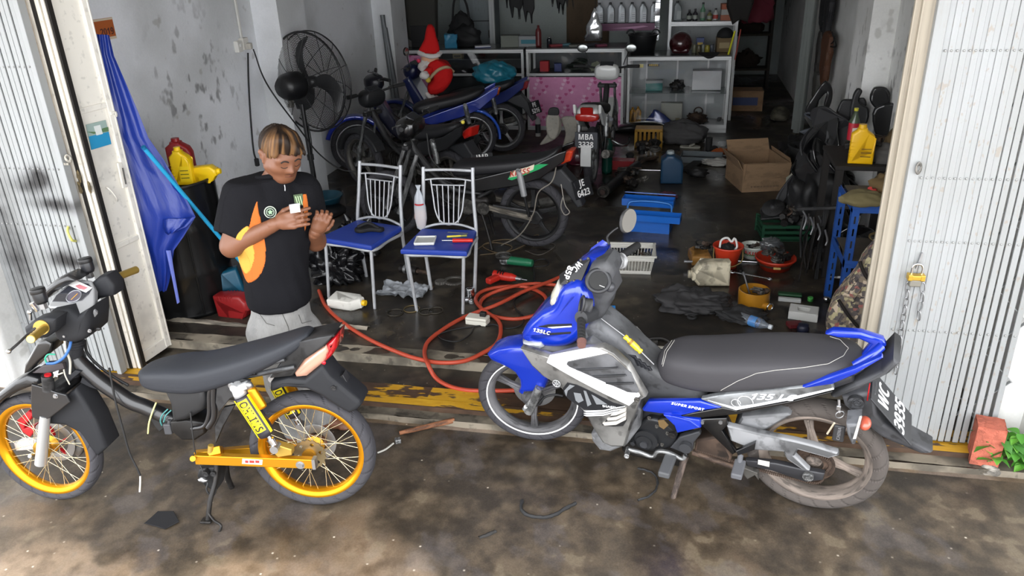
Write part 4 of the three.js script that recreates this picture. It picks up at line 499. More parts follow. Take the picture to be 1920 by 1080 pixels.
// ---------- gates, folding door, lock ----------
{
  const gateT = tex(512, 512, (u, v, x, y) => { const a = fbm(u, v, 6, 5, 601), s = fbm(u, v, 60, 3, 611); let k = mix3([160, 163, 165], [147, 149, 148], a); k = mix3(k, [140, 124, 104], .4 * step(.72, .8, s)); return k; });
  gateT.repeat.set(1, .6);
  const gateM = new THREE.MeshStandardMaterial({ map: gateT, roughness: .45, metalness: .1 });
  // soot and grease wiped across the slats where the handlebars rub them
  const sootT = tex(512, 1024, (u, v) => { const X = -3.85 + u * .8, Y = v * 2.2; const a = fbm(u, v, 6, 5, 621), s = fbm(u * .6, v * 2, 16, 4, 631); const d = (x, y, rx, ry, t = 0) => Math.exp(-((((X - x) + (Y - y) * t) / rx) ** 2 + ((Y - y) / ry) ** 2)); let k = mix3([160, 163, 165], [147, 149, 148], a); let m = 1.2 * d(-3.30, 1.24, .05, .05) + .8 * d(-3.36, 1.20, .10, .05) + .85 * d(-3.22, 1.09, .16, .035, .5) + .9 * d(-3.04, 1.04, .03, .12) + .7 * d(-3.3, .78, .10, .05) + .6 * d(-3.2, .75, .14, .03) + .8 * d(-3.24, .62, .03, .08) + .6 * d(-3.6, .75, .10, .4) + .5 * d(-3.06, 1.25, .03, .2); m *= .45 + 1.1 * s; k = mix3(k, [36, 35, 36], cl(m)); return k; }, true, false);
  const sootM = new THREE.MeshStandardMaterial({ map: sootT, roughness: .5 });
  const slat = (xb, xt, w, z, y0 = .065, y1 = 3.04) => { const a = [xb, y0, z], b = [xt, y1, z]; const s = new RoundedBoxGeometry(w, 1, .010, 2, .003).translate(0, .5, 0); const p = s.attributes.position; for (let i = 0; i < p.count; i++) { const t = p.getY(i); p.setXYZ(i, p.getX(i) + mix(xb, xt, t), mix(y0, y1, t), p.getZ(i) + z); } return s; };
  const soot = (g) => { const p = g.attributes.position, u = g.attributes.uv; for (let i = 0; i < p.count; i++) u.setXY(i, (p.getX(i) + 3.85) / .8, p.getY(i) / 2.2); return g; };
  // right gate
  const gr = thing('collapsible_gate', 'white steel collapsible gate with chain and brass padlock, pushed open behind the blue motorcycle', 'gate');
  const pb = [1672, 1682, 1692, 1703, 1713, 1722, 1731, 1740, 1751, 1762, 1773, 1785, 1796, 1809, 1823, 1838, 1853, 1869, 1886, 1904], qt = [1783, 1794, 1804, 1815, 1825, 1836, 1846, 1857, 1868, 1880, 1892, 1903, 1917, 1931, 1945, 1960, 1975, 1990, 2006, 2024];
  const yb = zp(1700, 620, ZF).y, ytp = zp(1850, 94, ZF).y, xs = pb.map((p, i) => { const a = zp(p, 620, ZF).x, b = zp(qt[i], 94, ZF).x - .02, s = (b - a) / (ytp - yb) * .25; return [a - s * yb, a + s * (2.7 - yb)]; });
  xs.forEach(([a, b], i) => { M('slat', uvBox(slat(a, b, .0245, ZF + (i % 2) * .004)), gateM, gr); });
  const post = M('end_post', [bar([xs[0][0] - .035, .06, ZF], [xs[0][1] - .035, 3.04, ZF], .034, .045)], gateM, gr); M('stile', [bar([xs[0][0] - .078, .06, ZF - .03], [xs[0][1] - .078, 3.04, ZF - .03], .03, .05), bar([xs[0][0] - .10, .06, ZF - .045], [xs[0][1] - .10, 3.04, ZF - .045], .018, .05)], soft(0xa89f8f, .6), gr);
  for (let k = 0; k < 9; k++) for (const s of [1, -1]) { const y = .10 + k * .3, x0 = xs[11][0]; M('lattice_bar', bar([x0, s > 0 ? y : y + .3, ZF - .018 - (s > 0 ? .006 : 0)], [xs[19][0] + .04, s > 0 ? y + .3 : y, ZF - .018 - (s > 0 ? .006 : 0)], .018, .004), gateM, gr); }
  const rivets = (rows, X, nm, g, m) => rows.forEach((y) => stuffPart(M('rivet_row', X.map(([a, b]) => at(new THREE.SphereGeometry(.0052, 8, 5), a + (b - a) * y / 2.7, y, ZF + .010, 0, 0, 0, [1, 1, .6])), m, g)));
  rivets([zp(1750, 452, ZF).y, zp(1750, 620, ZF).y, zp(1760, 333, ZF).y, zp(1850, 94, ZF).y], xs, 0, gr, mat(0x9c9d9c, .45, .3));
  { const a = zp(1720, 313, ZF + .01); M('hasp', [ringZ([[.008, -.003], [.018, -.003], [.018, .003], [.008, .003], [.008, -.003]], 18).scale(.7, 1.5, 1).translate(a.x, a.y, a.z + .02)], dirty(0x8d8a84, .5, .5), gr); }
  // padlock and chain
  const c = zp(1717, 521, ZF + .035), pk = thing('padlock', 'brass-banded padlock hanging on the white collapsible gate', 'padlock', c); M('body', [rbox(.05, .035, .028, .006, 0, -.022, -.002)], mat(0x8d8b82, .4, .7), pk); M('brass_case', [rbox(.068, .024, .034, .005, 0, .004, 0), ...[-1, 1].map((s) => rbox(.02, .028, .036, .004, s * .025, .004, 0))], mat(0xd6b04a, .3, .85), pk); M('shackle', tube([[-.02, .01, 0], [-.02, .05, 0], [-.012, .062, 0], [.012, .062, 0], [.02, .05, 0], [.02, .01, 0]], .0048, 24, 8), C.chrome, pk); M('staple', bar([.0, .035, -.02], [.012, .11, -.02], .014, .006), C.steel, pk);
  const linkG = tube([[-.007, -.018, 0], [-.007, .018, 0], [0, .0245, 0], [.007, .018, 0], [.007, -.018, 0], [0, -.0245, 0]], .0028, 30, 6, true);
  const chain = (pts, n, label) => { const k = thing('chain', label, 'chain'), cv = curve(pts); for (let i = 0; i < n; i++) { const p = cv.getPointAt((i + .5) / n), t = cv.getTangentAt((i + .5) / n), o = M('link', linkG.clone(), C.steel, k); o.position.copy(p); o.quaternion.copy(qY(t)).multiply(new THREE.Quaternion().setFromAxisAngle(V(0, 1, 0), i % 2 ? 1.15 : .1)); } };
  const Q = (x, y) => zp(x, y, ZF + .024); chain([Q(1704, 530), Q(1700, 560), Q(1693, 600), Q(1687, 640), Q(1683, 670), Q(1679, 700)], 12, 'long steel chain hanging down from the padlock along the gate edge'); chain([Q(1730, 530), Q(1729, 560), Q(1725, 575), Q(1722, 600)], 4, 'short end of steel chain hanging at the padlock');
  // left gate
  const gl = thing('collapsible_gate', 'white steel collapsible gate smeared with black soot beside the folding door', 'gate');
  const xl = []; for (let i = 0; i < 20; i++) { const x = -3.165 - i * .0305; xl.push([x, x]); M('slat', soot(slat(x, x - .012, .0255, ZF + (i % 2) * .004)), sootM, gl); }
  M('end_post', soot(bar([-3.122, .06, ZF + .002], [-3.132, 3.04, ZF + .002], .05, .03)), sootM, gl);
  rivets([zp(40, 315, ZF).y, zp(30, 125, ZF).y, zp(60, 420, ZF).y, .35], xl, 0, gl, mat(0x9c9d9c, .45, .3));
  { const a = zp(128, 297, ZF + .02), h = M('hasp', [ringZ([[.010, -.003], [.022, -.003], [.022, .003], [.010, .003], [.010, -.003]], 20).translate(a.x, a.y, a.z), box(.03, .012, .006, a.x - .02, a.y - .03, a.z)], dirty(0xb5b0a4, .5, .4), gl); M('gate_handle', tube([zp(128, 425, ZF + .01), zp(127, 435, ZF + .04), zp(135, 450, ZF + .04), zp(142, 452, ZF + .01)], .007, 20, 8), mat(0xc9c46a, .5), gl); }
  // jamb strips between gate and door
  const vs = (px0, px1, z, d, m, name = 'jamb') => { const a = zp(px0, 0, z).x, b = zp(px1, 0, z).x; M(name, uvBox(box(Math.abs(b - a), 3.2, d, (a + b) / 2, 1.66, z - d / 2)), m, jam); };
  const jamb = struct('door_2', uvBox(box(.012, 3.2, .06, zp(58, 0, -3.47).x, 1.66, -3.50)), mat(0x2a221d, .8)), jam = jamb; const cream = soft(0xe0dace, .55), cream2 = soft(0xb7ab9c, .6);
  vs(36, 45, -3.42, .04, cream2); vs(45, 54, -3.43, .05, cream); vs(63, 71, -3.44, .05, cream); vs(71, 75, -3.452, .04, cream2); vs(75, 81, -3.44, .05, cream); 
  vs(55, 61, -3.432, .03, mat(0x17130f, .8), 'gap_shade'); vs(83, 87, -3.446, .03, mat(0x17130f, .8), 'gap_shade'); vs(33, 36, -3.40, .03, mat(0x2a2622, .8), 'gap_shade');  // dark strips put in as the shade of the open gaps
  for (const [px, py, n] of [[148, 330, 1], [150, 352, 2], [168, 352, 3], [160, 420, 4], [128, 345, 5]]) { const p = zp(px, py, -3.425); M('rust_flake', noisy(ball(.012, .035, .004, p.x, p.y, p.z, 10), .006, 60, n), dirty(0x7a6a4a, .9), jam); }
  // folding door leaf
  const FD = new Frame([-3.062, .07, -3.455], 1.466), D = FD.set(struct('door_1', new THREE.BoxGeometry(.001, .001, .001), cream)); const creamD = soft(0xf0ece2, .5);
  const wv = .265, H = 2.95, yr = [FD.p(185, 200, 0)[1], FD.p(218, 463, 0)[1]];
  M('panel', uvBox(box(wv - .02, H, .012, wv / 2, H / 2, -.012)), creamD, D);
  for (const [x, w] of [[.02, .04], [wv - .018, .036]]) M('stile', uvBox(rbox(w, H, .03, .005, x, H / 2, -.005)), creamD, D);
  M('edge_bead', rod([wv + .002, 0, .004], [wv + .002, H, .004], .009), creamD, D);
  for (const y of [.03, ...yr, H - .05]) M('rail', uvBox(rbox(wv - .05, y < .1 ? .07 : .03, .024, .004, wv / 2, y, -.006)), creamD, D);
  const tr = (pts, z, t, m, n) => M(n, plate(FD.o2(pts, z), z - t, t, .0006), m, D);
  const stk = G('sticker', D); M('sheet', plate(FD.o2([[162, 234], [199, 225], [209, 270], [172, 281]], .004), -.001, .003, .0003), mat(0x9fb4ae, .5), stk); M('lake_print', plate(FD.o2([[167, 256], [204, 247], [209, 270], [172, 281]], .0045), .002, .0025, .0003), mat(0x2b94c4, .5), stk); M('tree_print', plate(FD.o2([[163, 247], [176, 251], [204, 246], [203, 238], [195, 240], [180, 247]], .0047), .002, .0027, .0003), mat(0x5e7f57, .6), stk); M('card_print', plate(FD.o2([[176, 237], [188, 234], [193, 251], [181, 254]], .005), .003, .002, .0003), mat(0xe2e8e6, .5), stk);
  M('door_handle', tube([[200, 352, .0], [203, 353, .03], [212, 362, .035], [219, 372, .03], [220, 377, 0]].map(([x, y, z]) => FD.p(x, y, z)), .005, 24, 8), creamD, D);
  M('latch_plate', plate(FD.o2([[221, 306], [228, 304], [239, 350], [231, 353]], .012), .0, .014, .003), creamD, D); M('latch', [torus(.012, .004, ...FD.p(218, 214, .02), 0, .6, 18, 6), rbox(.03, .02, .01, .003, ...FD.p(211, 212, .012))], creamD, D);
  M('bolt_slide', rod(FD.p(230, 315, .018), FD.p(236, 345, .018), .004), C.dull, D);
}

// ---------- the man ----------
{
  const F = new Frame([-1.74, 0, -3.10], .51), J = (px, py, z = 0) => F.p(px, py, z);
  const Mn = F.set(thing('person', 'young man in black and orange polo shirt and grey jeans looking at his hands', 'person'));
  const j = {
    pelvis: J(533, 612, -.02), waist: J(523, 545, -.01), chest: J(508, 425, .0), neckB: J(512, 345, -.02), shR: J(452, 362, .02), shL: J(570, 360, -.05), elR: J(434, 462, .07), wrR: J(519, 419, .20), elL: J(592, 452, -.02), wrL: J(592, 434, .13), hipR: J(508, 622, .0), hipL: J(560, 620, -.03)
  };
  const ankL = J(600, 776, -.01), ankR = J(556, 790, .07); ankL[1] = ankR[1] = .075;
  const kn = (h, a, z) => [mix(h[0], a[0], .5), (h[1] + a[1]) / 2 + .02, mix(h[2], a[2], .5) + z]; j.knL = kn(j.hipL, ankL, .03); j.knR = kn(j.hipR, ankR, .04);
  const C2 = (a, b, ra, rb) => caps(a, b, ra, rb);
  const torso = [C2(j.pelvis, j.waist, .125, .125), C2(j.waist, j.chest, .125, .14), C2([j.chest[0] - .06, j.chest[1] + .02, j.chest[2]], [j.chest[0] + .07, j.chest[1] + .02, j.chest[2] - .02], .115, .115), C2([j.shR[0] + .05, j.shR[1] - .02, j.shR[2]], [j.shL[0] - .05, j.shL[1] - .02, j.shL[2]], .082, .082), C2(j.neckB, [.006, 1.40, .0], .062, .056)];
  const armR = [C2(j.shR, j.elR, .05, .046), C2(j.elR, j.wrR, .046, .029)], armL = [C2(j.shL, j.elL, .048, .044), C2(j.elL, j.wrL, .044, .029)];
  const toe = (a, dx, dz) => [a[0] + dx, .028, a[2] + dz];
  const legs = [C2(j.hipR, j.knR, .092, .062), C2(j.knR, ankR, .06, .042), C2(j.hipL, j.knL, .092, .062), C2(j.knL, ankL, .06, .042)];
  const feet = [[ankL, .15, .05], [ankR, .12, .10]].flatMap(([a, dx, dz]) => [C2([a[0] - .03, .035, a[2] - .01], toe(a, dx * .75, dz * .75), .036, .03), C2(a, [a[0] - .01, .04, a[2]], .04, .036), ...[0, 1, 2, 3, 4].map((t) => { const o = (t - 2) * .017, L = 1 - .06 * t; const nx = -dz / .16, nz = dx / .16; return C2([a[0] + dx * .7 + nx * o, .022, a[2] + dz * .7 + nz * o], [a[0] + dx * 1.15 * L + nx * o, .016, a[2] + dz * 1.15 * L + nz * o], .012, .0105 - t * .0006); })]);
  const un = (list, k) => (x, y, z) => { let d = 9; for (const f of list) d = smin(d, f(x, y, z), k); return d; };
  // hands: a palm, four fingers and a thumb, each finger a chain of three
  function hand(w, dir, nrm, thumbSide, curls, s = 1) {
    const d = vec(dir).normalize(), n = vec(nrm).normalize(), t = d.clone().cross(n).normalize().multiplyScalar(thumbSide), W = vec(w), pt = (a, b, c) => W.clone().addScaledVector(d, a * s).addScaledVector(t, b * s).addScaledVector(n, c * s), A = (v) => v.toArray();
    const out = [C2(A(pt(-.02, 0, 0)), A(pt(.03, 0, 0)), .027 * s, .026 * s), C2(A(pt(.03, .022, 0)), A(pt(.08, .026, 0)), .017 * s, .0145 * s), C2(A(pt(.03, -.018, 0)), A(pt(.076, -.03, 0)), .017 * s, .0135 * s), C2(A(pt(.04, 0, .002)), A(pt(.082, 0, .0)), .019 * s, .015 * s)], fingers = [];
    [[.030, .043, .026, .02], [.010, .047, .029, .021], [-.010, .044, .027, .02], [-.029, .034, .021, .018]].forEach(([o, a, b, c], i) => { let p = pt(.082 - Math.abs(i - 1) * .004, o, 0), ang = 0; const cu = curls[i]; [a, b, c].forEach((L, k) => { ang += cu * [.7, 1.1, .8][k]; const q = p.clone().addScaledVector(d, Math.cos(ang) * L * s).addScaledVector(n, -Math.sin(ang) * L * s).addScaledVector(t, o * .05); fingers.push(C2(A(p), A(q), (.0098 - k * .0009) * s, (.0092 - k * .0011) * s)); p = q; }); });
    let p = pt(.012, .026, -.004), ds = [[.032, .022, -.012], [.032, .008, -.010], [.026, .0, -.008]]; ds.forEach(([a, b, c], k) => { const q = p.clone().addScaledVector(d, a * s).addScaledVector(t, b * s).addScaledVector(n, c * s); fingers.push(C2(A(p), A(q), (.0125 - k * .0012) * s, (.0115 - k * .0014) * s)); p = q; });
    const pf = un(out, .014), ff = fingers; return (x, y, z) => { let m = pf(x, y, z); for (const f of ff) m = smin(m, f(x, y, z), .004); return m; };
  }
  const dR = vec(J(566, 408, .24)).sub(vec(j.wrR)), hR = hand(j.wrR, dR.toArray(), [-.12, .35, .93], -1, [.22, .42, .48, .2], .98);
  const dL = vec(J(606, 408, .17)).sub(vec(j.wrL)), hL = hand(j.wrL, dL.toArray(), [.1, .2, .97], 1, [.5, .55, .55, .5], .92);
  // head in its own axes: x to his left, y up, z out of the face
  const ell = (c, r) => (x, y, z) => { const k = Math.hypot((x - c[0]) / r[0], (y - c[1]) / r[1], (z - c[2]) / r[2]); return (k - 1) * Math.min(...r); };
  const headParts = [ell([0, .03, -.012], [.074, .088, .094]), ell([0, -.03, .022], [.060, .075, .068]), ell([0, -.075, .048], [.030, .026, .030]), C2([-.05, -.04, .0], [-.022, -.082, .042], .026, .02), C2([.05, -.04, .0], [.022, -.082, .042], .026, .02), C2([-.034, -.018, .062], [-.05, -.022, .045], .018, .018), C2([.034, -.018, .062], [.05, -.022, .045], .018, .018), C2([-.045, .026, .070], [.045, .026, .070], .0125, .0125)];
  const headSm = un(headParts, .03), nose = un([C2([0, .015, .078], [0, -.022, .1], .0085, .0115), C2([-.012, -.026, .088], [.012, -.026, .088], .0088, .0088)], .012), lips = un([C2([-.019, -.052, .074], [0, -.049, .083], .0055, .007), C2([.019, -.052, .074], [0, -.049, .083], .0055, .007), C2([-.015, -.060, .075], [.015, -.060, .075], .0072, .0072)], .006), lids = un([ell([-.031, .004, .073], [.016, .0105, .012]), ell([.031, .004, .073], [.016, .0105, .012])], .004), ears = un([-1, 1].flatMap((s) => [C2([s * .076, .012, -.012], [s * .082, .02, -.026], .010, .012), C2([s * .077, -.018, -.006], [s * .076, .0, -.008], .008, .010), C2([s * .084, .026, -.026], [s * .081, -.008, -.022], .006, .006)]), .008);
  const headF = (x, y, z) => smin(smin(smin(smin(headSm(x, y, z), nose(x, y, z), .014), lips(x, y, z), .006), lids(x, y, z), .006), ears(x, y, z), .008);
  const hc = [.0119, 1.4641, .03], hm = new THREE.Matrix4().compose(vec(hc), new THREE.Quaternion().setFromEuler(new THREE.Euler(.352, .435, -.04, 'YXZ')), V(1, 1, 1)), hi = hm.clone().invert();
  const skinM = mat(0x744b35, .5, 0, { vertexColors: true }), paint = (g, f) => { const p = g.attributes.position, c = new Float32Array(p.count * 3); for (let i = 0; i < p.count; i++) c.set(f(p.getX(i), p.getY(i), p.getZ(i)), i * 3); g.setAttribute('color', new THREE.BufferAttribute(c, 3)); return g; };
  const bodyF = un([...armR, ...armL], .03), core = un(torso.slice(0, 4), .04), lg = un(legs, .02), ft = un([torso[4], ...feet], .02), neckLeg = (x, y, z) => Math.min(smin(core(x, y, z) + .022, ft(x, y, z), .03), lg(x, y, z) + .012); const bodyAll = (x, y, z) => smin(neckLeg(x, y, z), bodyF(x, y, z), .03);
  const bodyG = netMesh((x, y, z) => bodyAll(x, y, z), [-.45, -.02, -.3], [.45, 1.52, .4], .012), headG = netMesh(headF, [-.1, -.12, -.12], [.1, .13, .125], .0036);
  const around = (c, r) => [[c[0] - r, c[1] - r, c[2] - r], [c[0] + r, c[1] + r, c[2] + r]]; const hRG = netMesh(hR, ...around(vec(j.wrR).addScaledVector(dR.clone().normalize(), .08).toArray(), .13), .0034), hLG = netMesh(hL, ...around(vec(j.wrL).addScaledVector(dL.clone().normalize(), .08).toArray(), .13), .0034);
  paint(headG, (x, y, z) => { const lip = lips(x, y, z) < .0015 && z > .07 ? 1 : 0, tash = Math.abs(x) < .024 && y > -.047 && y < -.034 && z > .07 ? .35 : 0; return [mix(1, .86, lip) * (1 - tash * .5), mix(1, .62, lip) * (1 - tash * .55), mix(1, .66, lip) * (1 - tash * .5)]; }); headG.applyMatrix4(hm);
  const nc = (g) => g.attributes.color ? g : paint(g, () => [1, 1, 1]); const keep = [bodyG, headG, hRG, hLG].map((g) => { nc(g); g.computeVertexNormals(); return g.toNonIndexed(); });
  const body = new THREE.Mesh(mergeGeometries(keep), skinM); body.name = 'body'; body.castShadow = body.receiveShadow = true; Mn.add(body);
  const nailsM = mat(0xd8b39c, .35);
  // hair: a cap that leaves face and ears free, dyed in brown and straw streaks
  const strand = (x, y, z, f) => { const a = Math.atan2(x - .01, z + .045), r = Math.hypot(x, z + .045) - y; return n3(a * f + 20, r * 7 + 3, 2.5); };
  const hairF = (x, y, z) => { const cap_ = ell([0, .045, -.014], [.084, .090, .104])(x, y, z); const sweep = un([C2([-.03, .108, .05], [.045, .06, .09], .032, .018), C2([-.05, .095, .03], [-.066, .05, .062], .026, .012), C2([.03, .105, .03], [.072, .05, .05], .026, .012)], .03)(x, y, z); const n = (strand(x, y, z, 9) - .5) * .012 + (strand(x, y, z, 26) - .5) * .007; const d = smin(cap_, sweep, .03) + n; const side = step(.045, .072, Math.abs(x)); let lim = z > .035 ? .050 - .35 * x * (x < 0 ? .3 : -.25) + .012 * (strand(x, .05, z, 16) - .5) * 2 : z > -.03 ? .028 : -.055; lim = mix(lim, z > .04 ? .034 : z > .005 ? .008 : z > -.02 ? .028 : -.05, side); return Math.max(d, lim - y); };
  const hairG = netMesh(hairF, [-.115, -.07, -.135], [.115, .165, .14], .0036); paint(hairG, (x, y, z) => { const s = strand(x, y, z, 11), q = strand(x, y, z, 30), t = step(.46, .68, s) * step(-.05, .05, z + .5 * (.12 - y)); return mix3([.010, .007, .006], mix3([.085, .036, .015], [.24, .13, .055], q), cl(t * .9 + .06 * q)); }); hairG.applyMatrix4(hm); hairG.computeVertexNormals();
  M('hair', hairG, mat(0xffffff, .5, 0, { vertexColors: true, specularIntensity: .35 }), Mn);
  const snap = (x, y, up = .0006) => { let a = .03, b = .15; for (let i = 0; i < 24; i++) { const m = (a + b) / 2; headF(x, y, m) < 0 ? a = m : b = m; } return [x, y, b + up]; };
  const onFace = (pts, r, m, n) => M(n, tube(pts, r, 14, 6).applyMatrix4(hm), m, Mn), browM = mat(0x1c1512, .7);
  const line = (pts, r, m, n) => onFace(pts.map(([x, y]) => snap(x, y, r * .3)), r, m, n);
  for (const s of [-1, 1]) { line([[s * .014, .022], [s * .024, .027], [s * .036, .028], [s * .048, .021]], .0032, browM, 'eyebrow'); line([[s * .017, -.002], [s * .024, -.0055], [s * .032, -.0065], [s * .040, -.004], [s * .045, .0]], .0016, browM, 'eyelashes'); line([[s * .006, -.034], [s * .011, -.034]], .0018, mat(0x2a1610, .7), 'nostril'); }
  line([[-.022, -.0545], [-.010, -.055], [0, -.0535], [.010, -.055], [.022, -.0545]], .0013, mat(0x4a241c, .6), 'mouth_line');
  // shirt
  const hem = J(525, 578, .1)[1] - .01; const shTor = un([...torso.slice(0, 4), C2(j.neckB, [j.neckB[0], j.neckB[1] + .02, j.neckB[2]], .075, .07)], .045), sl = un([C2(j.shR, [mix(j.shR[0], j.elR[0], .72), mix(j.shR[1], j.elR[1], .72), mix(j.shR[2], j.elR[2], .72)], .084, .078), C2(j.shL, [mix(j.shL[0], j.elL[0], .8), mix(j.shL[1], j.elL[1], .8), mix(j.shL[2], j.elL[2], .8)], .08, .072)], .01);
  const axis = (a, b, t) => { const d = vec(b).sub(vec(a)), L = d.length(); d.normalize(); return (x, y, z) => (x - a[0]) * d.x + (y - a[1]) * d.y + (z - a[2]) * d.z - L * t; }, cutR = axis(j.shR, j.elR, .74), cutL = axis(j.shL, j.elL, .80);
  const shirtF = (x, y, z) => { const tor = shTor(x, y, z) - .02, arm = Math.max(sl(x, y, z), x < 0 ? cutR(x, y, z) : cutL(x, y, z)); const n = (n3(x * 9 + 2, y * 5, z * 9) - .5) * .022 + (n3(x * 22, y * 10 + x * 18, z * 20) - .5) * .008; return Math.max(smin(tor, arm, .04) + n, hem - y + .01 * Math.sin(x * 14), y - (j.neckB[1] + .045)); };
  const shirtG = netMesh(shirtF, [-.42, .6, -.3], [.4, 1.46, .32], .009);
  const ZS = zoom(380, 200, .42614), sd2 = (p) => (x, y) => { let d = 9, c = 1; for (let i = 0, k = p.length - 1; i < p.length; k = i++) { const ex = p[k][0] - p[i][0], ey = p[k][1] - p[i][1], wx = x - p[i][0], wy = y - p[i][1], t = cl((wx * ex + wy * ey) / (ex * ex + ey * ey)); d = Math.min(d, Math.hypot(wx - ex * t, wy - ey * t)); const A = y >= p[i][1], B2 = y < p[k][1], C3 = ex * wy > ey * wx; if ((A && B2 && C3) || (!A && !B2 && !C3)) c = -c; } return c * d; };
  const smoothP = (pts, z) => { const c = new THREE.CatmullRomCurve3(F.o2(ZS(pts), z).map(([x, y]) => V(x, y, 0)), true, 'centripetal').getPoints(60).slice(0, -1); return c.map((q) => [q.x, q.y]); };
  const or1 = smoothP([[240, 412], [246, 450], [262, 520], [278, 610], [275, 680], [245, 750], [198, 790], [170, 740], [150, 690], [120, 640], [195, 540], [218, 470]], .12), ye = smoothP([[150, 560], [200, 520], [222, 590], [228, 670], [192, 752], [160, 715]], .12), or2 = smoothP([[441, 378], [456, 388], [468, 440], [462, 500], [450, 545], [444, 470]], .1);
  const cloth = (c) => mat(c, .9, 0, { bumpMap: grainT, bumpScale: .0008, specularIntensity: .2 }); const shirt = M('shirt', uvBox(shirtG, 8), cloth(0x17171a), Mn);
  const patch = (poly, lift, lo, hi, m) => { const f2 = sd2(poly); M('side_panel', uvBox(netMesh((x, y, z) => { const e = f2(x, y); if (e > .02) return e; const s0 = shirtF(x, y, z); return Math.max(s0 - lift, -(s0 + .006), e, -.06 - z); }, lo, hi, .005), 8), m, Mn); };
  patch(or1, .0022, [-.32, .75, -.07], [.06, 1.36, .26], cloth(0xb8652f)); patch(ye, .0036, [-.3, .75, -.07], [.0, 1.2, .26], cloth(0xc99a45)); patch(or2, .0022, [.02, .95, -.02], [.26, 1.28, .22], cloth(0xb8652f));
  M('collar', torus(.068, .011, j.neckB[0] + .004, j.neckB[1] + .042, j.neckB[2] + .012, 1.35, .2, 32, 8), cloth(0x131316), Mn); M('zip', tube(ontoLine(shirt, [[533, 347], [534, 352], [534, 360]], .003), .003, 10, 6), C.steel, Mn);
  { const h = onto(shirt, 507, 398, .002); if (h) { const g = G('badge', Mn); g.position.copy(h); g.rotation.set(-.25, -.15, 0, 'YXZ'); M('ring', torus(.025, .0022, 0, 0, .002), mat(0xb9c4b4, .6), g); M('backing', disc(.024, .003, 28), mat(0x1d2a20, .7), g); M('inner_ring', torus(.016, .0016, 0, 0, .003), mat(0xa6b5a4, .6), g); M('star', plate([...Array(10).keys()].map((i) => { const a = i / 10 * 6.2832 + 1.5708, r = i % 2 ? .006 : .013; return [Math.cos(a) * r, Math.sin(a) * r]; }), .001, .002, 0), mat(0x8fb08a, .6), g); } }
  { const h = onto(shirt, 560, 378, .003); if (h) { const g = G('chest_print', Mn); g.position.copy(h); g.rotation.set(-.2, .5, -.12, 'YXZ'); M('patch', rbox(.045, .065, .003, .001), mat(0x4d5f42, .6), g); M('claw_print', [-1, 0, 1].map((k) => plate([[k * .011 - .006, .024], [k * .011 - .001, .024], [k * .011 + .004, -.022 + Math.abs(k) * .006], [k * .011 + .001, -.02]], .001, .002, 0)), mat(0xb5cfa0, .6), g); } }
  // jeans
  const jl = un([C2(j.hipR, j.knR, .112, .082), C2(j.knR, ankR, .082, .072), C2(j.hipL, j.knL, .112, .082), C2(j.knL, ankL, .082, .072), C2(j.pelvis, [j.pelvis[0], j.pelvis[1] + .10, j.pelvis[2]], .136, .136)], .03);
  const denimT = tex(256, 256, (u, v) => { const a = fbm(u, v, 5, 5, 701), w = fbm(u * 4, v, 32, 2, 711); return mix3([112, 112, 112], [158, 157, 154], a * .7 + w * .3); }); const jeanG = netMesh((x, y, z) => Math.max(jl(x, y, z) + (n3(x * 16, y * 9, z * 16) - .5) * .02 + (n3(x * 30 + y * 12, y * 16, z * 26) - .5) * .008, .055 - y, y - hem - .08), [-.35, .02, -.3], [.4, .95, .35], .010);
  const jeans = M('jeans', uvBox(jeanG, 3), mat(0xffffff, .9, 0, { map: denimT, bumpMap: grainT, bumpScale: .0008 }), Mn);
  M('jeans_seam', [[[[528, 585], [540, 612], [546, 640]]], [[[488, 590], [500, 606], [520, 612]]], [[[560, 590], [566, 606], [590, 600]]]].map(([l]) => ontoLine(jeans, l, .001)).filter((l) => l.length > 3).map((l) => tube(l, .0018, 20, 5)), mat(0x5c5b58, .9), Mn);
  const pkt = thing('foil_packet', 'small white foil packet held in the man\'s fingers', 'packet', vec(J(553, 391, .262)).applyMatrix4(F.m), .6); M('sheet', noisy(new THREE.BoxGeometry(.042, .036, .004, 10, 10, 1), .003, 60, 4), mat(0xdfe4e6, .3, .4), pkt); M('crimp', box(.043, .006, .006, 0, .018, 0), mat(0xb8bec4, .35, .5), pkt);
}

// ---------- left part of the shop ----------
const blob = (rx, ry, rz, seed, amp = .25, f = 3, det = 24) => { const g = mergeVertices(prep(new THREE.SphereGeometry(1, det, Math.round(det * .7)))), p = g.attributes.position; for (let i = 0; i < p.count; i++) { const x = p.getX(i), y = p.getY(i), z = p.getZ(i), n = 1 - amp + amp * 2 * Math.abs(n3(x * f + seed, y * f, z * f + seed) - .5) * 2 + amp * .6 * (n3(x * f * 3 + seed, y * f * 3, z * f * 3) - .5) * 2; p.setXYZ(i, x * rx * n, Math.max(y, -.55) * ry * n + ry * .55 * (1), z * rz * n); } g.computeVertexNormals(); return g; };   // a crumpled heap whose base is at y = 0
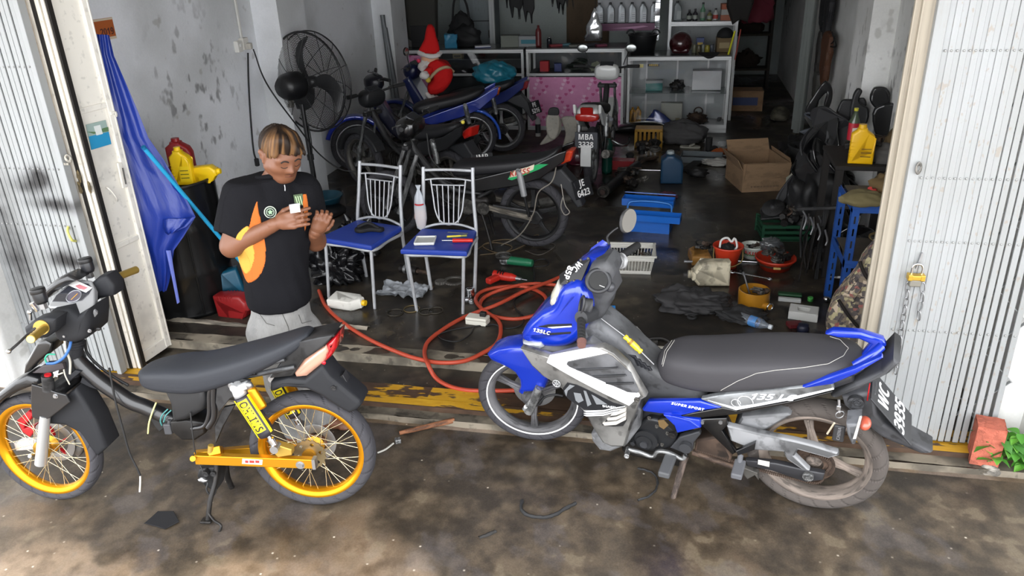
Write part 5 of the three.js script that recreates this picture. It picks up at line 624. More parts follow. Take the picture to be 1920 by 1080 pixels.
// a bottle with a grip, standing: width along x, thickness along z
function jug(w, h, t, hole = true) { const o = [[0, 0], [w, 0], [w, h * .6], [w * .9, h * .76], [w * .62, h * .88], [w * .6, h * .93], [w * .22, h * .93], [w * .2, h * .88], [0, h * .78]].map(([x, y]) => [x - w / 2, y]); return softPlate(o, -t / 2, t, Math.min(t * .28, w * .12), false, 4, hole ? [[[w * .2, h * .44], [w * .34, h * .42], [w * .36, h * .66], [w * .24, h * .72]]] : undefined); }
function bottle(name, label, color, pos, ry, w, h, t, o = {}) {
  const b = thing(name, label, o.cat ?? 'bottle', pos, ry, o.group); if (o.rot) b.rotation.set(...o.rot, 'YXZ'); const m = o.m ?? mat(color, .38);
  M('body', jug(w, h, t, o.hole ?? true), m, b); M('cap', cyl(w * .17, w * .16, h * .1, 16, -w * .09, h * .97, 0), o.cap ?? m, b);
  if (o.ribs) for (let i = 0; i < 5; i++) M('rib', rbox(w * .2, h * .025, t * 1.02, .003, -w * .4, h * (.2 + i * .09), 0), m, b);
  if (o.label) M('label', plate([[-w * .1, h * .1], [w * .42, h * .1], [w * .42, h * .52], [-w * .1, h * .52]], t / 2 - .001, .003, .0005), o.label, b);
  if (o.print) M('label_print', [0, 1, 2].map((k) => plate([[-w * .05, h * (.2 + k * .1)], [w * .36, h * (.2 + k * .1)], [w * .36, h * (.22 + k * .1)], [-w * .05, h * (.22 + k * .1)]], t / 2 + .001, .002, .0003)), o.print, b);
  return b;
}
// drum
{
  const R = .285, H = .88, c = [-3.19, FL, -4.26], d = thing('oil_drum', 'black steel oil drum standing behind the folding door', 'drum', c); const m = mat(0x121314, .3, .3, { clearcoat: .3 });
  M('shell', lathe([[.001, .01], [R - .01, .01], [R, 0], [R, .02], [R - .004, .03], [R - .004, .28], [R + .008, .30], [R - .004, .32], [R - .004, .57], [R + .008, .59], [R - .004, .61], [R - .004, H - .02], [R, H - .01], [R, H], [R - .012, H], [R - .014, H - .02], [.001, H - .03]], 48), m, d);
  M('rim', torus(R - .004, .008, 0, H, 0, Math.PI / 2, 0, 48, 8), mat(0x3c3a38, .35, .7), d); M('seam', rbox(.012, H - .04, .008, .003, R * .7, H / 2, R * .7, 0, .78), m, d);
  const top = c[1] + H + .002, tp = (x, y, h = 0) => gp(x, y, top - .025 + h);
  bottle('engine_oil_bottle', 'yellow engine oil bottle standing on the black drum', 0xf2c80c, tp(349, 345), .25, .125, .235, .075, { ribs: true, print: mat(0x3d3a18, .6), label: mat(0xf5d21c, .4) });
  bottle('engine_oil_bottle', 'yellow engine oil bottle lying on its side on the black drum', 0xeec50e, tp(376, 332, .04).add(V(-.10, 0, -.02)), .2, .11, .21, .075, { rot: [0, .2, -1.5] });
  bottle('oil_can', 'red oil can standing behind the yellow bottles on the drum', 0x8f1a1c, tp(330, 335).add(V(-.03, 0, -.14)), .3, .16, .23, .09, { hole: false });
}
// sheet laid over rows [left pixel, right pixel, depth], each row a line of the cloth
function drape(F, rows, cols, fold, seed, t = .003) { const ring = (off) => rows.map(([a, b, z], i) => { const A = F.p(a[0], a[1], z), B = F.p(b[0], b[1], z); return [...Array(cols + 1).keys()].map((k) => { const s = k / cols, x = mix(A[0], B[0], s), y = mix(A[1], B[1], s); const w = fold * (Math.sin(s * 17 + i * .5 + seed) * .5 + Math.sin(s * 7.3 - i * .3 + seed * 2) * .7 + (n3(s * 9 + seed, i * .8, 2) - .5)); return [x, y, z + w + off]; }); }); const a = ring(0), b = ring(-t), g = skin(a, false, false), h = skin(b, false, false); return mg([g, h]); }
{
  const FT = new Frame([-3.0, FL, -3.86], .62); const tm = mat(0x1a348e, .32, 0, { side: THREE.DoubleSide, bumpMap: grainT, bumpScale: .001 });
  const rows = [[[180, 64], [205, 66], -.02], [[182, 100], [214, 105], -.01], [[188, 150], [238, 160], 0], [[196, 205], [260, 212], .01], [[206, 255], [278, 258], .02], [[218, 300], [307, 300], .03], [[230, 345], [335, 348], .05], [[240, 385], [357, 388], .07], [[248, 410], [367, 408], .08], [[258, 440], [346, 442], .07], [[268, 468], [326, 470], .06], [[284, 500], [322, 505], .05], [[292, 528], [317, 530], .05], [[296, 548], [312, 545], .05]];
  const T = FT.set(thing('tarpaulin', 'blue plastic tarpaulin hanging over the drum behind the door', 'tarpaulin')); M('sheet', drape(FT, rows, 36, .012, 3), tm, T); M('fold', drape(FT, [[[305, 412], [366, 408], .10], [[306, 425], [350, 425], .115], [[310, 436], [335, 432], .11], [[316, 440], [324, 436], .10]], 16, .012, 8), tm, T); M('tie', drape(FT, [[[311, 470], [320, 470], .075], [[322, 520], [328, 518], .075], [[332, 570], [337, 567], .075]], 3, .004, 5), mat(0x6a78c8, .5), T);
  const a = zp(268, 275, -3.72), b = fl(505, 556).add(V(0, .01, 0)), p = thing('pole', 'turquoise plastic pole leaning across the black drum', 'pole'); M('tube', rod(a, b, .0125, .0125, 14), mat(0x2a9fd0, .4), p); M('end_cap', rod(a, a.clone().lerp(b, .012), .0132, .0132, 14), mat(0x176a98, .4), p);
}
bottle('oil_jug', 'teal plastic oil jug lying on the floor behind the man', 0x0f4f68, fl(447, 572).add(V(.03, .17, -.05)), .4, .20, .30, .11, { rot: [-.1, .5, 1.75] });
bottle('oil_jug', 'dark red plastic oil jug lying under the teal jug', 0x8a1c1e, fl(405, 588).add(V(.03, .055, -.02)), .1, .17, .27, .11, { rot: [0, -.1, -1.48], ribs: true, cap: mat(0xd8b0ac, .5) });
{ const g = thing('plastic_wrapper', 'printed plastic wrapper on the floor beside the teal jug', 'wrapper', fl(441, 520).add(V(-.02, 0, -.25))); M('film', blob(.06, .05, .05, 6, .35, 5), mat(0x9a6a78, .4), g); }
// wall fittings
{
  const a = xp(195, 55, XL + .004), s = thing('calendar_card', 'orange calendar card printed 2019 fixed to the left wall', 'card', a, Math.PI / 2); M('card', box(.19, .13, .006), mat(0xb5602c, .6), s); M('card_border', [box(.19, .016, .003, 0, -.057, .003), box(.19, .012, .003, 0, .058, .003)], mat(0xd9c9b0, .6), s); M('year', text('2019', .042, [.02, -.015, .003], [1, 0, 0], [0, 1, 0], 1), mat(0x54302a, .6), s);
  const b = xp(452, 86, XL + .02), w = thing('wall_socket', 'white double wall socket with plug on the left wall', 'socket', b, Math.PI / 2); M('box_left', rbox(.075, .09, .04, .006, -.04, 0, 0), mat(0xdcdad4, .45), w); M('box_right', rbox(.085, .095, .045, .006, .045, .012, .002), mat(0xd5d2ca, .45), w); M('plug', rbox(.04, .05, .045, .008, .06, -.01, .04), mat(0xb9b5ab, .45), w); M('switch', rbox(.014, .022, .008, .002, -.045, .01, .022), C.white, w);
  const c0 = xp(440, 0, XL + .012), c1 = b.clone(); const cd = one('conduit', 'white plastic conduit running down the left wall to the socket', 'conduit', bar([c0.x, CEIL, c0.z], [c1.x, c1.y + .05, c1.z - .03], .022, .016), mat(0xd9d8d2, .5));
  const pts = [b.clone().add(V(.04, -.06, -.02)), ...[[466, 150], [470, 220], [477, 290], [481, 300]].map(([x, y]) => xp(x, y, XL + .015))]; one('power_cable', 'black cable hanging straight down the left wall from the socket', 'cable', [tube(pts, .007, 30, 6), rbox(.035, .07, .035, .01, pts[4].x, pts[4].y - .02, pts[4].z)], C.wire);
  const q = [b.clone().add(V(.06, -.04, -.08)), zp(505, 165, -5.5), zp(560, 240, -5.7), zp(600, 290, -5.9), zp(640, 318, -6.0), zp(668, 322, -6.05)]; one('power_cable', 'black cable stretched slantwise from the socket past the fan pole', 'cable', tube(q, .006, 40, 6), C.wire);
}
// standing fan
{
  const base = fl(599, 398), f = thing('pedestal_fan', 'black pedestal fan with round wire cage by the left pillar', 'fan', base); const bl = mat(0x131315, .4);
  const top = V(...zp(566, 195, base.z + .0).toArray()).sub(base); M('base', lathe([[.001, 0], [.24, 0], [.24, .015], [.2, .03], [.03, .05], [.03, .1]], 36), bl, f); M('pole', [rod([0, .04, 0], [top.x, top.y, top.z], .024, .02, 14)], bl, f); M('pole_collar', rod([top.x * .5, top.y * .5, 0], [top.x * .55, top.y * .55, 0], .03), bl, f);
  const hd = G('fan_head', f); hd.position.set(top.x - .02, top.y + .16, top.z); hd.rotation.y = 2.80; // z points along the blow
  const R = .42; const ringsAt = (zf) => { const g = []; for (let i = 0; i < 27; i++) { const r = .06 + i * (R - .06) / 26.5; g.push(torus(r, .0016, 0, 0, zf(r), 0, 0, 56, 4)); } return g; };
  const zr = (r) => .02 + .10 * (r / R) ** 2, zf = (r) => .34 - .12 * (r / R) ** 2; stuffPart(M('rear_guard', ringsAt(zr), bl, hd)); stuffPart(M('front_guard', ringsAt(zf), bl, hd));
  for (const z of [zr, zf]) for (let i = 0; i < 12; i++) { const a = i / 12 * 6.2832; M('guard_rib', tube([.06, .2, .34, R].map((r) => [Math.cos(a + r * .35) * r, Math.sin(a + r * .35) * r, z(r)]), .0028, 14, 5), bl, hd); }
  M('guard_rim', [torus(R, .009, 0, 0, .13, 0, 0, 64, 8), torus(R, .006, 0, 0, .21, 0, 0, 64, 8)], bl, hd);
  for (let i = 0; i < 3; i++) { const o = M('blade', skin([...Array(9).keys()].map((k) => { const t = k / 8, r = .05 + t * .33, w = (.03 + .045 * Math.sin(t * 2.5)) * (t > .9 ? .5 : 1), sw = t * t * .75; return [[-w, .018], [0, .0], [w, -.022], [w, -.026], [0, -.004], [-w, .014]].map(([a, z]) => [Math.cos(sw) * r - Math.sin(sw) * a, Math.sin(sw) * r + Math.cos(sw) * a, .17 + z]); })), mat(0x18181a, .35), hd); o.rotation.z = i * 2.0944 + .9; }
  M('hub', lathe([[.001, .26], [.03, .25], [.05, .2], [.05, .14], [.001, .13]], 24).rotateX(Math.PI / 2), bl, hd); M('motor', lathe([[.001, -.19], [.075, -.18], [.11, -.13], [.12, -.05], [.112, .02], [.07, .06], [.001, .07]], 28).rotateX(Math.PI / 2), bl, hd); M('motor_label', rbox(.05, .04, .01, .003, .06, 0, -.17), mat(0x9c9c98, .5), hd); M('guard_bar', [bar([0, 0, .345], [R - .03, -.02, .23], .012, .004), rbox(.09, .014, .01, .003, 0, 0, .345)], bl, hd); M('tilt_bracket', [rbox(.04, .14, .05, .01, 0, -.10, -.1), rod([-.05, -.06, -.1], [.05, -.06, -.1], .008)], C.dull, hd); M('chrome_knob', [rod([0, -.17, -.1], [-.0, -.1, -.13], .01)], C.chrome, hd);
  one('power_cable', 'thin black cable hanging beside the fan pole', 'cable', tube([zp(578, 235, base.z + .03), zp(583, 260, base.z + .03), zp(586, 300, base.z + .03), zp(590, 350, base.z + .03), zp(588, 372, base.z + .03)], .005, 30, 6), C.wire);
}
// chairs
{
  const steel = soft(0xaeb0b3, .42, .3), vinyl = mat(0x1f3a94, .4, 0, { bumpMap: grainT, bumpScale: .0005 });
  const chair = (label, pts) => {
    const [FLg, FR, RL, RR] = pts.map(([x, y]) => fl(x, y)), c = FLg.clone().add(FR).add(RL).add(RR).multiplyScalar(.25), xa = FR.clone().sub(FLg).add(RR.clone().sub(RL)).normalize(), ry = Math.atan2(-xa.z, xa.x); const w = (FR.distanceTo(FLg) + RR.distanceTo(RL)) / 4, dp = (FLg.distanceTo(RL) + FR.distanceTo(RR)) / 4;
    const g = thing('dining_chair', label, 'chair', c, ry, 'steel chairs'); const sw = .195, sd = .19;
    for (const s of [-1, 1]) { M('front_leg', [rod([s * w, 0, dp], [s * sw * .95, .40, sd * .92], .0105, .0115, 12)], steel, g); M('back_post', tube([[s * w, .0, -dp], [s * .185, .40, -.185], [s * .186, .46, -.19], [s * .172, .66, -.225], [s * .168, .85, -.265]], .0125, 30, 12), steel, g); }
    M('seat_frame', [tube([[-sw, .40, sd * .9], [sw, .40, sd * .9], [.185, .40, -.18], [-.185, .40, -.18]].flatMap((p, i, a) => [p, [mix(p[0], a[(i + 1) % 4][0], .5), .40, mix(p[2], a[(i + 1) % 4][2], .5)]]), .011, 60, 10, true)], steel, g);
    const so = [[-.215, .205], [.215, .205], [.19, -.19], [-.19, -.19]].map(([x, z]) => [x, -z]); M('seat', plate(so, 0, .036, .012, false, 4).rotateX(-Math.PI / 2).translate(0, .41, 0), vinyl, g);
    const bk = (x, y) => [x, y, -.19 - .075 * (y - .46) / .39]; M('top_rail', tube([bk(-.168, .83), bk(0, .835), bk(.168, .83)], .010, 16, 10), steel, g); M('mid_rail', tube([bk(-.17, .765), bk(-.09, .775), bk(0, .778), bk(.09, .775), bk(.17, .765)], .006, 24, 8), steel, g); M('inner_rail', tube([bk(-.108, .735), bk(.108, .735)], .005, 8, 8), steel, g);
    M('hoop', tube([bk(-.12, .772), bk(-.105, .66), bk(-.09, .56), bk(-.06, .50), bk(0, .475), bk(.06, .50), bk(.09, .56), bk(.105, .66), bk(.12, .772)], .0055, 50, 8), steel, g); for (let i = 0; i < 5; i++) { const x = (i - 2) * .034; M('spindle', rod(bk(x * 1.15, .735), bk(x * .95, .478 + x * x * 3), .0045, .0045, 8), steel, g); }
    M('lower_rail', tube([bk(-.18, .45), bk(-.09, .475), bk(0, .482), bk(.09, .475), bk(.18, .45)], .009, 24, 8), steel, g); return g;
  };
  const c1 = chair('steel dining chair with blue seat beside the man, black plastic piece on it', [[637, 564], [722, 580], [668, 516], [751, 532]]), c2 = chair('steel dining chair with blue seat holding a red-handled screwdriver and square tray', [[782, 583], [869, 588], [808, 543], [889, 546]]);
  const on = (ch, x, z, h = 0) => { ch.updateMatrixWorld(); return V(x, .448 + h, z).applyMatrix4(ch.matrixWorld); };
  one('plastic_bracket', 'black plastic bracket lying on the blue seat beside the man', 'bracket', [plate([[-.09, -.02], [-.05, -.05], [.02, -.03], [.09, -.05], [.11, -.02], [.05, .02], [.02, .05], [-.05, .06]], 0, .03, .01, true, 3).rotateX(-Math.PI / 2), tube([[-.07, .03, .0], [0, .05, -.01], [.08, .025, .03]], .012, 16, 8)], C.blackM, on(c1, .03, -.02), c1.rotation.y + .5);
  { const t = thing('square_tray', 'pale grey square tray lying on the blue seat beside the screwdriver', 'tray', on(c2, -.09, .07), c2.rotation.y + .15); M('base', rbox(.13, .012, .13, .008, 0, .006, 0), mat(0xb9bab6, .5), t); M('rim', [rbox(.13, .012, .008, .003, 0, .014, .062), rbox(.13, .012, .008, .003, 0, .014, -.062), rbox(.008, .012, .13, .003, .062, .014, 0), rbox(.008, .012, .13, .003, -.062, .014, 0)], mat(0xd4d5d2, .45), t); }
  { const t = thing('screwdriver', 'red-handled screwdriver on the blue chair seat', 'screwdriver', on(c2, .09, .06, .013), c2.rotation.y + .1); M('handle', rod([.0, 0, 0], [.13, 0, 0], .014, .012, 10), mat(0xc22216, .35), t); M('shaft', rod([-.07, 0, 0], [0, 0, 0], .004), C.chrome, t); }
  { const t = thing('marker_pen', 'yellow and white pen behind the red screwdriver on the chair seat', 'pen', on(c2, .03, -.02, .007), c2.rotation.y + .25); M('barrel', rod([0, 0, 0], [.09, 0, 0], .007), mat(0xd8c83c, .4), t); M('cap', rod([.09, 0, 0], [.13, 0, 0], .0075), mat(0x8c8a40, .4), t); }
  one('steel_ruler', 'thin steel ruler at the back of the blue chair seat', 'ruler', box(.14, .002, .014, 0, .002, 0), C.steel, on(c2, .08, -.11), c2.rotation.y - .1);
  { c2.updateMatrixWorld(); const p = V(-.19, .72, -.215).applyMatrix4(c2.matrixWorld), t = thing('drink_bag', 'clear plastic bag of pale orange drink hanging on the chair back', 'plastic bag', p, c2.rotation.y); M('bag', noisy(skin([[.02, .03], [.012, .0], [.03, -.05], [.042, -.12], [.045, -.2], [.03, -.27], [.005, -.29]].map(([r, y]) => [...Array(14).keys()].map((k) => [Math.cos(k / 14 * 6.2832) * r, y, Math.sin(k / 14 * 6.2832) * r * .55 + .03]))), .004, 30, 3), mat(0xd8dde4, .2, 0, { transmission: .55, thickness: 0 }), t); M('drink', skin([[.001, -.135], [.040, -.14], [.043, -.2], [.028, -.265], [.001, -.28]].map(([r, y]) => [...Array(14).keys()].map((k) => [Math.cos(k / 14 * 6.2832) * r, y, Math.sin(k / 14 * 6.2832) * r * .5 + .03]))), mat(0xe3b494, .4), t); M('rubber_band', torus(.03, .005, 0, -.1, .03, Math.PI / 2, 0, 20, 6), C.red, t); }
}
// things on the floor about the chairs
one('rubbish_bag', 'black plastic rubbish bag slumped behind the first chair leg', 'rubbish bag', blob(.20, .19, .17, 11, .3, 3.4, 40), mat(0x121214, .22), fl(640, 530).add(V(-.05, 0, -.05)));
one('rubbish_bag', 'black plastic rubbish bag under the chair beside the man', 'rubbish bag', blob(.17, .20, .15, 27, .3, 3.6, 40), mat(0x141416, .24), fl(650, 500).add(V(.0, 0, -.3)));
one('blue_can', 'dark blue can lying beside the black rubbish bags', 'can', cyl(.07, .07, .2, 24, 0, .07, 0, 0, .5, 1.57), mat(0x1b2f7c, .3), fl(603, 485).add(V(-.02, 0, -.15)));
one('plastic_basin', 'teal plastic basin on the floor beside the fan base', 'basin', lathe([[.001, 0], [.11, 0], [.16, .09], [.165, .09], [.165, .1], [.155, .1], [.105, .012], [.001, .012]], 28), mat(0x1f4a5c, .4), fl(612, 385));
{ const b = bottle('oil_bottle', 'white oil bottle with yellow cap lying under the chair', 0xd6d4cc, fl(626, 573).add(V(.02, .04, 0)), 0, .12, .25, .075, { rot: [0, -.25, -1.56], cap: mat(0xe8b818, .4), m: soft(0xd2d0c8, .45) }); b.rotation.set(-1.45, -.25, -1.5, 'YXZ'); const p = fl(640, 572); b.position.set(p.x - .06, FL + .04, p.z); }
{ const g = thing('plastic_bag', 'crumpled grey plastic bag flat on the floor between the chairs', 'plastic bag', fl(757, 548)); const s = new THREE.PlaneGeometry(.34, .2, 40, 26).rotateX(-Math.PI / 2); const p = s.attributes.position; for (let i = 0; i < p.count; i++) { const x = p.getX(i), z = p.getZ(i), e = 1 + .25 * (n3(Math.atan2(z, x) * 2 + 5, 3, 1) - .5); p.setXYZ(i, x * e, .012 + .05 * Math.abs(n3(x * 16, z * 18, 4) - .5) + .03 * Math.abs(n3(x * 40, z * 44, 9) - .5), z * e); } s.computeVertexNormals(); M('film', [s, s.clone().translate(0, -.01, 0)], mat(0xa9adb2, .35, 0, { transmission: .25, thickness: 0 }), g); }
for (const [x, y, r, l] of [[741, 587, .052, 'thin black gasket ring on the floor below the first chair'], [772, 580, .052, 'brass-coloured gasket ring between the chair legs'], [799, 585, .045, 'thin gasket ring lying half under another by the second chair leg'], [817, 583, .048, 'dark gasket ring overlapping its neighbour by the second chair leg']]) one('gasket_ring', l, 'ring', torus(r, .0035, 0, .004, 0, Math.PI / 2, 0, 36, 6), mat(x === 772 ? 0x7a6a48 : 0x4a463e, .4, .7), fl(x, y));
{ const g = thing('shock_absorber', 'old steel shock absorber lying on the floor under the chairs', 'shock absorber', [0, 0, 0]); const a = fl(752, 510).add(V(0, .03, 0)), b = fl(804, 519).add(V(0, .03, 0)); M('tube_body', rod(a, a.clone().lerp(b, .6), .03, .03, 16), C.grease, g); M('rod_end', rod(a.clone().lerp(b, .6), b, .016), C.rust, g); M('collar', rod(a.clone().lerp(b, .15), a.clone().lerp(b, .24), .034, .034, 18), C.steel, g); }
{ const g = thing('chain_sprocket', 'steel chain sprocket ring lying behind the second chair leg', 'sprocket', fl(852, 527)); M('ring', plate([...Array(56).keys()].map((i) => { const a = i / 56 * 6.2832, r = i % 2 ? .08 : .073; return [Math.cos(a) * r, Math.sin(a) * r]; }), 0, .008, 0, false, 1, [[...Array(30).keys()].map((i) => { const a = i / 30 * 6.2832; return [Math.cos(a) * .055, Math.sin(a) * .055]; })]).rotateX(-Math.PI / 2), C.dull, g); }
{ const g = thing('chain_sprocket', 'small gear wheel beside the chain sprocket ring', 'sprocket', fl(826, 531)); M('gear', plate([...Array(32).keys()].map((i) => { const a = i / 32 * 6.2832, r = i % 2 ? .04 : .034; return [Math.cos(a) * r, Math.sin(a) * r]; }), 0, .02, 0).rotateX(-Math.PI / 2), C.dull, g); }
one('wooden_offcut', 'small flat wooden offcut beside the chair leg', 'wood', rbox(.14, .014, .03, .003, 0, .008, 0), dirty(0x6a5238, .8), fl(795, 540), .1);
one('metal_can', 'small chrome can standing by the second chair leg', 'can', lathe([[.001, 0], [.028, 0], [.03, .005], [.03, .06], [.026, .066], [.001, .066]], 20), C.chrome, fl(882, 556));
one('steel_ball_joint', 'round steel ball joint by the second chair leg', 'part', [ball(.02, .02, .02, 0, .02, 0), rod([0, .02, 0], [.04, .012, .01], .007)], C.steel, fl(876, 567));
{ const g = thing('battery_charger', 'white plastic box with black plug on the floor by the orange hose', 'box', fl(896, 606), -.12); M('case', rbox(.14, .05, .075, .006, 0, .025, 0), mat(0xd0cdc2, .5), g); M('lid_line', box(.142, .003, .077, 0, .034, 0), mat(0x8a867c, .6), g); M('plug', rbox(.04, .03, .03, .005, .035, .064, -.01), C.black, g); }
{ const g = thing('power_drill', 'red electric drill lying on the floor by the orange hose', 'drill', fl(948, 527).add(V(0, .035, 0)), -.25); const m = mat(0xb8281c, .4); M('motor_housing', [rod([-.09, 0, 0], [.05, 0, 0], .034, .03, 18), rod([.05, 0, 0], [.085, 0, 0], .03, .018, 18)], m, g); M('handle', [rbox(.05, .045, .12, .014, -.065, -.005, .06, 0, -.3, 0)], m, g); M('chuck', rod([.08, 0, 0], [.125, 0, 0], .016, .012, 14), C.steel, g); M('bit', rod([.12, 0, 0], [.17, 0, 0], .004), C.steel, g); M('vents', [0, 1, 2].map((k) => rbox(.006, .03, .05, .002, -.05 + k * .02, .025, 0)), C.black, g); }
{ const g = thing('angle_grinder', 'green angle grinder lying on the floor behind the red drill', 'grinder', fl(968, 499).add(V(0, .04, 0)), -.2); M('body', [rod([-.06, 0, 0], [.09, 0, 0], .033, .03, 18), rod([.09, 0, 0], [.13, 0, 0], .032, .026, 18)], mat(0x1d6a48, .4), g); M('gear_head', [rod([-.12, 0, 0], [-.06, 0, 0], .03, .034, 16), rod([-.1, -.03, 0], [-.1, .035, 0], .026)], C.alu, g); M('guard', ringZ([[.03, 0], [.06, 0], [.06, .02], [.057, .02], [.057, .003], [.03, .003]], 24).rotateX(-1.57).translate(-.1, .02, 0), C.dull, g); }
{ const rope = (name, label, cat, pts, r, m, y = r) => one(name, label, cat, tube(pts.map(([x, yy, h = 0]) => { const p = gp(x, yy, FL + y + h); return p; }), r, pts.length * 10, 8), m);
  const hoseM = soft(0xb4442c, .5);
  const low = (pts) => pts.map(([x, y, h]) => gp(x, y, h));
  one('air_hose', 'orange-red air hose looping over the floor and down the step', 'hose', tube(low([[598, 545, FL + .012], [612, 575, FL + .012], [640, 602, FL + .012], [690, 635, FL + .012], [740, 658, FL + .012], [780, 672, FL + .012], [825, 680, FL + .014], [870, 677, FL + .013], [905, 662, FL + .012], [930, 645, FL + .012], [939, 620, FL + .012], [933, 600, FL + .012], [905, 580, FL + .03], [892, 560, FL + .012], [905, 546, FL + .012], [940, 538, FL + .014], [985, 538, FL + .014], [1018, 552, FL + .012], [1025, 570, FL + .012], [1010, 588, FL + .012], [970, 598, FL + .012], [930, 594, FL + .012], [905, 583, FL + .012], [900, 570, FL + .014], [912, 555, FL + .014], [950, 540, FL + .03], [1000, 532, FL + .014], [1060, 536, FL + .012]]), .0125, 260, 10), hoseM);
  one('air_hose', 'second length of orange-red air hose crossing the loops and ending under the blue motorcycle', 'hose', tube(low([[1070, 510, FL + .012], [1030, 528, FL + .03], [985, 545, FL + .04], [930, 572, FL + .04], [870, 595, FL + .013], [830, 618, FL + .012], [803, 640, FL + .013], [796, 660, FL + .016], [802, 682, FL + .02], [815, 706, .065], [838, 722, .06], [870, 731, .06], [930, 733, .06], [1000, 731, .06]]), .0125, 160, 10), hoseM);
  rope('extension_lead', 'black power cord of the drill winding across the floor', 'cord', [[1002, 515], [1000, 530], [990, 545], [965, 560], [968, 580], [982, 595], [975, 610], [950, 616], [925, 608], [910, 612]], .005, C.wire);
  rope('extension_lead', 'black cord curled on the floor in front of the white box', 'cord', [[918, 608], [890, 612], [850, 618], [822, 628], [832, 637], [858, 640], [880, 628], [888, 614]], .0045, C.wire);
  rope('extension_lead', 'black cord of the grinder curled on the floor', 'cord', [[990, 498], [1010, 500], [1028, 496], [1022, 486], [1005, 488], [1000, 500], [1002, 515]], .005, C.wire);
  rope('wire_bundle', 'bundle of loose tan wires on the floor under the standing motorcycle', 'wires', [[890, 470], [920, 455], [960, 462], [940, 475], [905, 460], [935, 450], [975, 448], [1010, 440], [960, 470], [900, 478]], .004, mat(0x6a5a44, .6));
  rope('wire_bundle', 'loose grey wire looped beside the rear wheel of the standing motorcycle', 'wires', [[985, 470], [1010, 478], [1030, 470], [1040, 458], [1015, 455], [1000, 462]], .004, mat(0x55504a, .6));
}
// on the pavement
one('plastic_scrap', 'torn piece of dark grey plastic lying on the pavement', 'scrap', noisy(plate([[-.07, -.03], [.04, -.055], [.085, -.01], [.03, .045], [-.04, .04]], 0, .006, .002, false, 2).rotateX(-Math.PI / 2 + .1), .004, 30, 4).translate(0, .012, 0), C.blackM, gp(306, 978), .1);
one('rubber_strip', 'curved strip of black rubber on the pavement before the blue motorcycle', 'rubber strip', (() => { const P = [[979, 938], [978, 955], [990, 966], [1015, 970], [1040, 965], [1062, 952], [1080, 943]].map(([x, y]) => gp(x, y, .006)); const g = tube(P, .008, 40, 6); return noisy(g, .003, 60, 2); })(), C.rubber);
one('rubber_strip', 'thin knotted strip of black rubber beside the side stand', 'rubber strip', noisy(tube([[1196, 878], [1218, 884], [1229, 892], [1233, 906], [1228, 920], [1213, 932], [1196, 938]].map(([x, y]) => gp(x, y, .005)), .0055, 40, 6), .003, 70, 5), C.rubber);
one('tar_smear', 'short smear of black tar on the pavement', 'tar', noisy(tube([[898, 1009], [915, 1003], [930, 996]].map(([x, y]) => gp(x, y, .001)), .008, 20, 6), .003, 60, 8).scale(1, 1, 1), mat(0x1d1b19, .7));
{ const g = thing('wooden_stick', 'reddish wooden stick lying across the kerb edge', 'stick', [0, 0, 0]); const a = gp(749, 812, .012), b = gp(852, 788, .03); M('stick', noisy(rod(a, b, .011, .014, 10), .003, 30, 4), dirty(0x8a5a3c, .7), g); }
{ const g = thing('drain_hose_end', 'thin grey wire with square metal plug behind the gold wheel', 'wire', [0, 0, 0]); const a = gp(708, 849, .006), b = gp(738, 831, .01), c = gp(746, 826, .015); M('wire', tube([a, gp(722, 843, .008), b], .005, 14, 6), mat(0xa8a69e, .5), g); M('plug', rbox(.03, .024, .03, .004, c.x, c.y, c.z, 0, .5, 0), C.alu, g); }
{ const brickT = soft(0xb0604c, .9, 0, { bumpMap: dirtT, bumpScale: .004 }); const b = gp(1838, 874), g = thing('red_brick', 'weathered red brick standing on end against the right gate', 'brick', b, -.2); M('brick', uvBox(noisy(new THREE.BoxGeometry(.115, .24, .105, 10, 16, 10).translate(0, .12, 0), .004, 40, 3), 6), brickT, g); M('mortar', noisy(ball(.05, .03, .02, .03, .02, .05, 12), .006, 50, 6), dirty(0x9a948a, .9), g); }
{ const p = gp(1893, 872), g = thing('weed_plant', 'leafy green weed growing beside the red brick', 'plant', p); const R = rng(77), lm = [mat(0x4c8f2c, .6, 0, { transmission: .25, thickness: 0 }), mat(0x66a838, .6, 0, { transmission: .25, thickness: 0 }), mat(0x3a7424, .65, 0, { transmission: .2, thickness: 0 })];
  const leaf = skin([...Array(9).keys()].map((k) => { const t = k / 8, w = .026 * Math.sin(Math.PI * Math.pow(t, .8)) + .0005; return [[-w, .012 * (w / .026)], [-w * .5, .004], [0, 0], [w * .5, .004], [w, .012 * (w / .026)]].map(([x, y]) => [x, y - .03 * t * t, t * .075]); }), false, false);
  for (let i = 0; i < 16; i++) { const a = R() * 6.28, L = .08 + R() * .14, tip = [Math.cos(a) * L * .8 - .03, .06 + R() * .16, Math.abs(Math.sin(a)) * L * .5 + .03]; M('stem', tube([[0, 0, 0], [tip[0] * .4, tip[1] * .7, tip[2] * .4], tip], .0025, 10, 5), mat(0x4e7a34, .7), g); for (let k = 0; k < 6; k++) { const o = M('leaf', leaf.clone(), lm[Math.floor(R() * 3)], g); o.position.set(mix(tip[0] * .5, tip[0], R()), mix(tip[1] * .7, tip[1], R()) + .01, mix(tip[2] * .5, tip[2], R())); o.rotation.set(-.5 + R() * .8, R() * 6.28, R() * .6 - .3, 'YXZ'); const s = .55 + R() * .4; o.scale.set(s * 1.2, s, s); } } }

